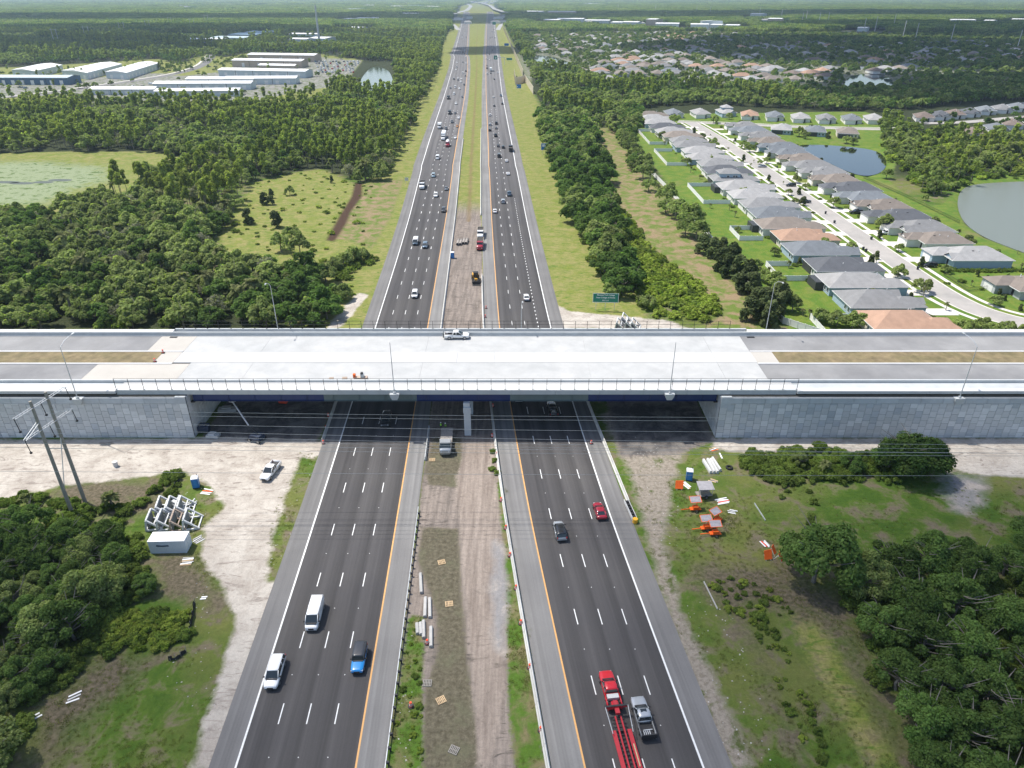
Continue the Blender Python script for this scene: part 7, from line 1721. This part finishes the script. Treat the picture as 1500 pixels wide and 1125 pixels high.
# lake shore bushes, scattered suburb trees
Q = sample(PP([(1370,290),(1402,268),(1500,262),(1500,256),(1410,262),(1360,285)]), 5)
for x, y in Q:
    if rng.random() < .3: put('shrub', x, y, .8, 'shore bushes', 'shore bush beside the lake')
# trees hiding the front of the sheds
for px in np.arange(-40, 520, 7.5):
    x, y = G(px+rng.uniform(-3,3), 150+rng.uniform(0,8)-max(0, px-380)*.1); put('pine' if rng.random() < .6 else 'oak', x, y, rng.uniform(.6,1), 'trees before the sheds', 'tree at the upper edge of the left wood before the sheds')
for px, py in [(60,137),(107,137),(115,130),(128,130),(140,128),(150,140),(158,138),(164,138),(195,120),(235,145),(242,140),(380,100),(290,108),(300,112),(335,92),(465,112),(482,112),(495,112),(180,112),(190,113),(170,112)]:
    x, y = G(px, py); put('oak', x, y, rng.uniform(.4,.7), 'trees among the sheds', 'small tree among the industrial sheds')
# far forest masses
FARP = []
def farfill(poly, sp_, dens=1.0):
    Q = sample(poly, sp_); Q = Q[~excl(Q)]
    if dens < 1: Q = Q[rng.random(len(Q)) < dens]
    return Q
A1 = farfill(PP([(-120,101),(40,96),(230,86),(262,94),(300,78),(330,84),(470,79),(530,86),(560,86),(578,90),(620,110),(645,110),(660,48),(500,45),(300,45),(-120,52)]), 10)
clear = [G(px+w_/2, py) for px, py, w_ in ((275,62,55),(308,60,50),(335,55,40),(360,51,38),(367,44,48),(425,62,24),(424,54,44),(452,61,24))]
def front_clear(Q, pts, r, d):
    k = np.zeros(len(Q), bool)
    for p in pts: k |= (np.abs(Q[:,0]-p[0]*Q[:,1]/p[1]) < r) & (Q[:,1] > p[1]-d) & (Q[:,1] < p[1]+r*1.3)
    return k
def near_any(Q, pts, r):
    k = np.zeros(len(Q), bool)
    for p in pts: k |= ((Q-np.array(p))**2).sum(1) < r*r
    return k
A1 = A1[~front_clear(A1, clear, 42, 95)]
farl = [(a, b_) for a, b_, nm in hp if nm == 'farl' and rng.random() < .6]
for (x, y), n_ in zip(A1, nz(A1, 60, 1)):
    put('oak' if n_ > .1 else ('pine' if rng.random() < .5 else 'dark'), x, y, rng.uniform(.8, 1.2), 'trees of the far left forest', 'tree of the dark far forest left of the highway')
hpts = far_house_pts
def hclear(Q, r):
    k = np.zeros(len(Q), bool)
    for i in range(0, len(hpts), 60):
        d = ((Q[:,None,:]-hpts[None,i:i+60,:])**2).sum(2).min(1); k |= d < r*r
    return k
far_pts = []
big = [G(q[0]+q[2]/2, q[1]) for q in ((796,34,22),(816,33.5,38),(856,35,36),(894,37.5,16),(912,38.5,22),(946,37,14),(960,41,34),(1011,43,26),(1040,41,16),(1062,41,20),(802,22,40),(1124,34,20),(1098,27,18),(502,31,16),(522,30,34),(511,44,18),(505,16,32),(530,10,18),(570,11.5,22),(588,10.5,40),(620,12,26),(584,23,40),(766,20,30),(852,8,30),(1393,33,36),(1255,46,14),(1440,34,14),(1482,32,20))]
A2 = np.concatenate([farfill(PP([(745,128),(742,60),(760,50),(1560,50),(1560,118),(1340,116),(1325,136),(1180,134),(1100,128),(1000,128),(900,128),(850,106),(795,100)]), 13)])
A2 = A2[~hclear(A2, 13)]; A2 = A2[~front_clear(A2, [q for q in big if q[1] < 2600], 50, 160)]
for (x, y), n_ in zip(A2, nz(A2, 60, 3)): put('oak' if rng.random() < .6 else 'dark', x, y, rng.uniform(.5, .85)*(1.25 if x > 560 or y > 1350 else 1), 'trees of the suburb', 'tree standing among the distant suburb houses right of the highway')
for ya, yb, s in ((1850, 3200, 24), (3200, 6000, 48), (6000, 16000, 110)):
    w_ = yb*.80; gx, gy = np.meshgrid(np.arange(-w_, w_, s), np.arange(ya, yb, s)); Q = np.stack([gx.ravel(), gy.ravel()], 1)+rng.uniform(-.45*s, .45*s, (gx.size, 2))
    Q = Q[np.abs(Q[:,0]) < Q[:,1]*.80+60]
    Q = Q[~excl(Q)]; Q = Q[~front_clear(Q, big, 60, 230)]; Q = Q[~hclear(Q, 22)] if ya < 3000 else Q; Q = Q[~front_clear(Q, farl, 17, 120)]
    n_ = nz(Q, 300, 1)+nz(Q, 900, 4)
    Q = Q[(n_ > -1.15) | (rng.random(len(Q)) < .35)] if ya > 3000 else Q
    far_pts.append((Q, s))
# ---- build
def sid(sp_): return 'oak' if sp_ in ('oak','dark','moss') else ('shrub' if sp_ in ('shrub','lime') else sp_)
NAMES = {'moss': 'oak_tree', 'oak': 'oak_tree', 'dark': 'oak_tree', 'pine': 'pine_tree', 'cedar': 'cedar_tree', 'shrub': 'bush', 'lime': 'bush', 'palm': 'palm_tree'}
CATS = {'moss': 'tree', 'oak': 'tree', 'dark': 'tree', 'pine': 'tree', 'cedar': 'tree', 'shrub': 'bush', 'lime': 'bush', 'palm': 'palm tree'}
SIZE = {'moss': 9, 'oak': 10, 'dark': 10, 'pine': 10, 'cedar': 7, 'shrub': 3, 'lime': 3, 'palm': 5}
def vis(x, y):
    zc = y*math.cos(_th)+CAM_H*math.sin(_th); px = 750+FPX*x/zc; py = 562.5+FPX*(CAM_H*math.cos(_th)-y*math.sin(_th))/zc
    return -70 < px < 1570 and py < 1190
TREES = [q for q in TREES if vis(q[1], q[2])]
TREES.sort(key=lambda q: math.hypot(q[1], q[2], CAM_H)/(SIZE[q[0]]*q[3]))
cnt = {}; stuffl = []
for q in TREES:
    sp_, x, y, s, rot, grp, lab, _ = q; k = sid(sp_); D = math.hypot(x, y, CAM_H)
    lod = 0 if D < 172 else (1 if D < 480 else 2)
    if sp_ == 'pine': lod = max(lod, 1)
    if sp_ == 'cedar': lod = min(lod, 1)
    if cnt.get(k, 0) < 297:
        cnt[k] = cnt.get(k, 0)+1; v_ = rnd.choice(PROT[(sp_, lod)])
        t_ = thing(NAMES[sp_], lab, CATS[sp_], (x, y, 0), rot, grp); t_.scale = (s*rnd.uniform(.92,1.08), s*rnd.uniform(.92,1.08), s*rnd.uniform(.88,1.1))
        link('crown', v_[0], t_)
        if v_[1] is not None: link('trunk', v_[1], t_)
    else: stuffl.append((sp_, lod, x, y, s, rot))
# groves for the far distance
for v_ in range(5):
    g = g_(900+v_); nb = 60; c = np.stack([g.uniform(-30,30,nb), g.uniform(-30,30,nb), g.uniform(4.5,8.5,nb)], 1); r = g.uniform(3.5,5.5,nb); q = leaf_quads(c, r, 1500, 2.1, g, .0)
    n = len(q)//4; me = mesh_np('grove', q, np.arange(4*n).reshape(n,4), [LM['dark' if v_ % 2 else 'oak']]); PROT.setdefault(('grove', 3), []).append((me, None, me))
for Q, s in far_pts:
    k = {24: .46, 48: .9, 110: 2.0}[s]
    for x, y in Q: stuffl.append(('grove', 3, x, y, (k, 1.05 if s < 100 else 1.2), rng.uniform(0, 6.28)))
def instancer(name, items, label):
    """one object whose points each carry one plant, picked from a set of shapes"""
    keys = sorted({(a, b_) for a, b_, *_ in items}); protos = []; base = {}
    for k in keys:
        base[k] = len(protos); protos += [p[2] for p in PROT[k]]
    col_ = bpy.data.collections.new(name+'_shapes')
    for i, me in enumerate(protos):
        o = bpy.data.objects.new('shape_%03d' % i, me); col_.objects.link(o)
    n = len(items); me = bpy.data.meshes.new(name); me.vertices.add(n)
    me.vertices.foreach_set('co', np.array([(x, y, 0) for _, _, x, y, *_ in items], np.float32).ravel())
    idx_ = np.array([base[(a, b_)]+rnd.randrange(len(PROT[(a, b_)])) for a, b_, *_ in items], np.int32)
    at = me.attributes.new('pick', 'INT', 'POINT'); at.data.foreach_set('value', idx_)
    at = me.attributes.new('turn', 'FLOAT', 'POINT'); at.data.foreach_set('value', np.array([q[5] for q in items], np.float32))
    sc = np.array([(q[4][0], q[4][0], q[4][1]) if isinstance(q[4], tuple) else (q[4],)*3 for q in items], np.float32)
    at = me.attributes.new('size', 'FLOAT_VECTOR', 'POINT'); at.data.foreach_set('vector', sc.ravel())
    for m_ in {m for p in protos for m in p.materials}: me.materials.append(m_)
    o = link(name, me); struct(o, label, 'stuff'); md = o.modifiers.new('plants', 'NODES')
    ng = bpy.data.node_groups.new(name, 'GeometryNodeTree'); ng.interface.new_socket('Geometry', in_out='INPUT', socket_type='NodeSocketGeometry'); ng.interface.new_socket('Geometry', in_out='OUTPUT', socket_type='NodeSocketGeometry')
    N = ng.nodes; gi = N.new('NodeGroupInput'); go = N.new('NodeGroupOutput'); ip = N.new('GeometryNodeInstanceOnPoints'); ci = N.new('GeometryNodeCollectionInfo')
    ci.inputs[0].default_value = col_; ci.inputs[1].default_value = True; ci.inputs[2].default_value = True; ip.inputs['Pick Instance'].default_value = True
    def na(nm, ty):
        a = N.new('GeometryNodeInputNamedAttribute'); a.data_type = ty; a.inputs[0].default_value = nm; return a.outputs[0]
    cx = N.new('ShaderNodeCombineXYZ'); L = ng.links; L.new(na('turn','FLOAT'), cx.inputs[2])
    mp_ = N.new('GeometryNodeMeshToPoints'); L.new(gi.outputs[0], mp_.inputs[0]); L.new(mp_.outputs[0], ip.inputs['Points'])
    L.new(ci.outputs[0], ip.inputs['Instance']); L.new(na('pick','INT'), ip.inputs['Instance Index']); L.new(cx.outputs[0], ip.inputs['Rotation']); L.new(na('size','FLOAT_VECTOR'), ip.inputs['Scale']); L.new(ip.outputs[0], go.inputs[0])
    md.node_group = ng; return o
def split(f): return [q for q in stuffl if f(q)]
instancer('left_woodland', split(lambda q: q[0] in ('oak','dark','pine','cedar','moss') and q[2] < -20), 'the rest of the dense woodland left of the highway')
instancer('right_woodland', split(lambda q: q[0] in ('oak','dark','pine','cedar','moss') and q[2] >= -20), 'the rest of the trees right of the highway and in the suburb')
instancer('undergrowth', split(lambda q: q[0] in ('shrub','lime','palm')), 'low scrub and palms under and between the trees')
instancer('far_forest', split(lambda q: q[0] == 'grove'), 'forest reaching to the horizon as one mass')
# grass and weed tufts near the camera
for v_ in range(4):
    g = g_(700+v_); n = 40; b0 = np.stack([g.normal(0,.22,n), g.normal(0,.16,n), np.zeros(n)], 1); d = unit(np.stack([g.normal(0,.5,n), g.normal(0,.5,n), np.ones(n)], 1)); L_ = g.uniform(.05,.13,n)[:,None]; sd = unit(np.cross(d, g.normal(size=(n,3))))*.035
    q = np.stack([b0-sd, b0+sd, b0+d*L_+sd*.4, b0+d*L_-sd*.4], 1).reshape(-1,3); me = mesh_np('tuft', q, np.arange(4*n).reshape(n,4), [leafmat('grass_tuft_%d' % v_, [(.12,.17,.035),(.19,.20,.07),(.10,.16,.03),(.27,.23,.12)][v_], (.15,.19,.05), (.2,.2,.09), .5)]); PROT.setdefault(('tuft', 0), []).append((me, None, me))
its = []
for poly, sp_, pr in ((PP([(975,650),(1040,660),(1120,715),(1160,760),(1240,800),(1280,900),(1290,1000),(1340,1130),(1100,1130),(1000,900),(985,790)]), .75, .55), (PP([(1120,715),(1380,700),(1560,720),(1560,800),(1240,800),(1160,760)]), 1.0, .5),
                     (PP([(0,1130),(60,1010),(150,960),(270,950),(285,880),(225,815),(290,808),(345,905),(330,960),(280,1130)]), .7, .6), (PP([(210,720),(260,690),(300,705),(330,740),(300,775),(285,800),(280,745)]), .7, .5), (MEDG, .5, .6), (MEDG2, .55, .4),
                     (PP([(475,650),(440,660),(405,740),(392,800),(400,850),(430,760)]), .7, .5), (PP([(905,640),(925,650),(1000,880),(1060,1050),(1110,1130),(1075,1130),(960,850)]), .9, .3)):
    Q = sample(poly, sp_, .5); Q = Q[rng.random(len(Q)) < pr]; n_ = nz(Q, 4, 1)+nz(Q, 11, 2); Q = Q[n_ > -.4]; n_ = n_[n_ > -.4]
    for (x, y), k in zip(Q, n_): its.append(('tuft', 0, x, y, float(.5+.35*max(k, 0)+rng.uniform(0,.4)), rng.uniform(0, 6.28)))
instancer('grass_tufts', its, 'tufts of grass and weeds on the verges near the camera')
# sod crumbs
# ------------------------------------------------------------------ clouds (real, high above, outside the frame; their shadows lie on the land)
mcl = bpy.data.materials.new('cloud'); mcl.use_nodes = True; t = mcl.node_tree; t.nodes.clear(); o = _n(t, 'ShaderNodeOutputMaterial'); d = _n(t, 'ShaderNodeBsdfDiffuse'); d.inputs[0].default_value = (.9,.9,.9,1)
tl = _n(t, 'ShaderNodeBsdfTranslucent'); tl.inputs[0].default_value = (.9,.9,.92,1); m1 = _n(t, 'ShaderNodeMixShader'); m1.inputs[0].default_value = .5; tp = _n(t, 'ShaderNodeBsdfTransparent'); m2 = _n(t, 'ShaderNodeMixShader')
t.links.new(d.outputs[0], m1.inputs[1]); t.links.new(tl.outputs[0], m1.inputs[2]); t.links.new(m1.outputs[0], m2.inputs[1]); t.links.new(tp.outputs[0], m2.inputs[2])
f = mapr(t, noise(t, .006, 5, .65, _n(t, 'ShaderNodeNewGeometry').outputs['Position']),   .35, .65, .04, .35); t.links.new(f, m2.inputs[0]); t.links.new(m2.outputs[0], o.inputs[0])
def cloud(gx, gy, rx, ry, label, alt=900., seed=1):
    """cloud whose shadow falls round the ground point gx, gy"""
    c = Vector((gx, gy, 0))+SUN*(alt/SUN.z); g = random.Random(seed); bm_ = MB(); n1, n2 = 12, 7; blobs = []
    for k in range(9):
        a = g.random()*6.28; u = math.sqrt(g.random()); blobs.append((rx*.62*u*math.cos(a), ry*.62*u*math.sin(a), 0, rx*g.uniform(.34,.52), ry*g.uniform(.34,.52), min(rx, ry)*.22))
    for bx_, by_, bz_, ax, ay, az in blobs:
        rings = []
        for j in range(n2): th = math.pi*(j+.5)/n2; rings.append([(bx_+ax*math.sin(th)*math.cos(2*math.pi*i/n1)*g.uniform(.92,1.08), by_+ay*math.sin(th)*math.sin(2*math.pi*i/n1)*g.uniform(.92,1.08), bz_-az*math.cos(th)*(.35 if th < math.pi/2 else 1)) for i in range(n1)])
        bm_.loft(rings)
    tag(bm_.build('cloud', mcl, None, c, 0, True), label, 'cloud', kind='thing')
cloud(-980, 1420, 430, 340, 'white cloud shading the pylons wood on the left', seed=11)
cloud(-760, 1290, 330, 190, 'white cloud shading the wood behind the sheds', seed=14)
cloud(-900, 2000, 620, 330, 'white cloud shading the far left wood behind the mast', seed=15)
cloud(-1900, 2700, 1100, 700, 'white cloud shading the far forest on the left', seed=1)
cloud(-350, 2900, 900, 480, 'white cloud shading the forest around the distant interchange', seed=2)
cloud(1500, 2050, 950, 480, 'large white cloud shading the right of the distant suburb', seed=3)
cloud(620, 1400, 520, 300, 'white cloud shading the middle of the distant suburb', seed=9)
cloud(700, 3300, 1500, 620, 'long white cloud over the middle of the far land', seed=12)
cloud(2300, 3600, 1500, 520, 'long white cloud shading the land behind the big white buildings', seed=10)
cloud(560, 1150, 420, 270, 'white cloud shading the suburb roofs on the right', seed=4)
cloud(470, 760, 240, 150, 'white cloud shading the wood and second estate on the right', seed=5)
cloud(2700, 2900, 900, 500, 'white cloud over the right of the far land', seed=6)
cloud(-40, 1290, 90, 120, 'small cloud shading the far lanes', seed=8)
def veil(gx, gy, rx, ry, op, label, alt=700.):
    c = Vector((gx, gy, 0))+SUN*(alt/SUN.z); m = bpy.data.materials.new('thin_cloud'); m.use_nodes = True; t = m.node_tree; t.nodes.clear(); o = _n(t, 'ShaderNodeOutputMaterial')
    d = _n(t, 'ShaderNodeBsdfTranslucent'); d.inputs[0].default_value = (.9,.9,.92,1); tp = _n(t, 'ShaderNodeBsdfTransparent'); mx = _n(t, 'ShaderNodeMixShader')
    oc = _n(t, 'ShaderNodeTexCoord').outputs['Object']; mpn = _n(t, 'ShaderNodeMapping'); t.links.new(oc, mpn.inputs[0]); mpn.inputs['Scale'].default_value = (1/rx, 1/ry, 0)
    ln = _n(t, 'ShaderNodeVectorMath', operation='LENGTH'); t.links.new(mpn.outputs[0], ln.inputs[0])
    e = mathn(t, 'ADD', ln.outputs['Value'], mathn(t, 'MULTIPLY', mathn(t, 'SUBTRACT', noise(t, .02, 4, .6, oc), .5), .5)); q = _n(t, 'ShaderNodeMapRange'); q.interpolation_type = 'SMOOTHSTEP'; t.links.new(e, q.inputs[0])
    for i, v in enumerate((.55, 1.0, op, 0.0)): q.inputs[i+1].default_value = v
    t.links.new(q.outputs[0], mx.inputs[0]); t.links.new(tp.outputs[0], mx.inputs[1]); t.links.new(d.outputs[0], mx.inputs[2]); t.links.new(mx.outputs[0], o.inputs[0])
    mb = MB(); n1 = 40
    mb.loft([[(rx*1.25*k*math.cos(2*math.pi*i/n1), ry*1.25*k*math.sin(2*math.pi*i/n1), z) for i in range(n1)] for k, z in ((.02, -6), (.6, -5), (1, 0), (.6, 9), (.02, 12))])
    tag(mb.build('cloud', m, None, c, 0, True), label, 'cloud', kind='thing')
veil(120, 62, 150, 75, .48, 'thin cloud veil shading the ground at the lower right')
veil(-95, 42, 110, 66, .38, 'thin cloud veil shading the ground at the lower left')
# ------------------------------------------------------------------ air
hm = bpy.data.materials.new('haze'); hm.use_nodes = True; t = hm.node_tree; t.nodes.clear(); o = _n(t, 'ShaderNodeOutputMaterial'); v_ = _n(t, 'ShaderNodeVolumePrincipled')
v_.inputs['Color'].default_value = (.66,.84,1,1); v_.inputs['Density'].default_value = HAZE; v_.inputs['Anisotropy'].default_value = .3; t.links.new(v_.outputs[0], o.inputs['Volume'])
mb = MB(); mb.box(-26000,26000,-3500,27500,-4,88); struct(mb.build('haze', hm), 'thin summer haze over the land', 'stuff')
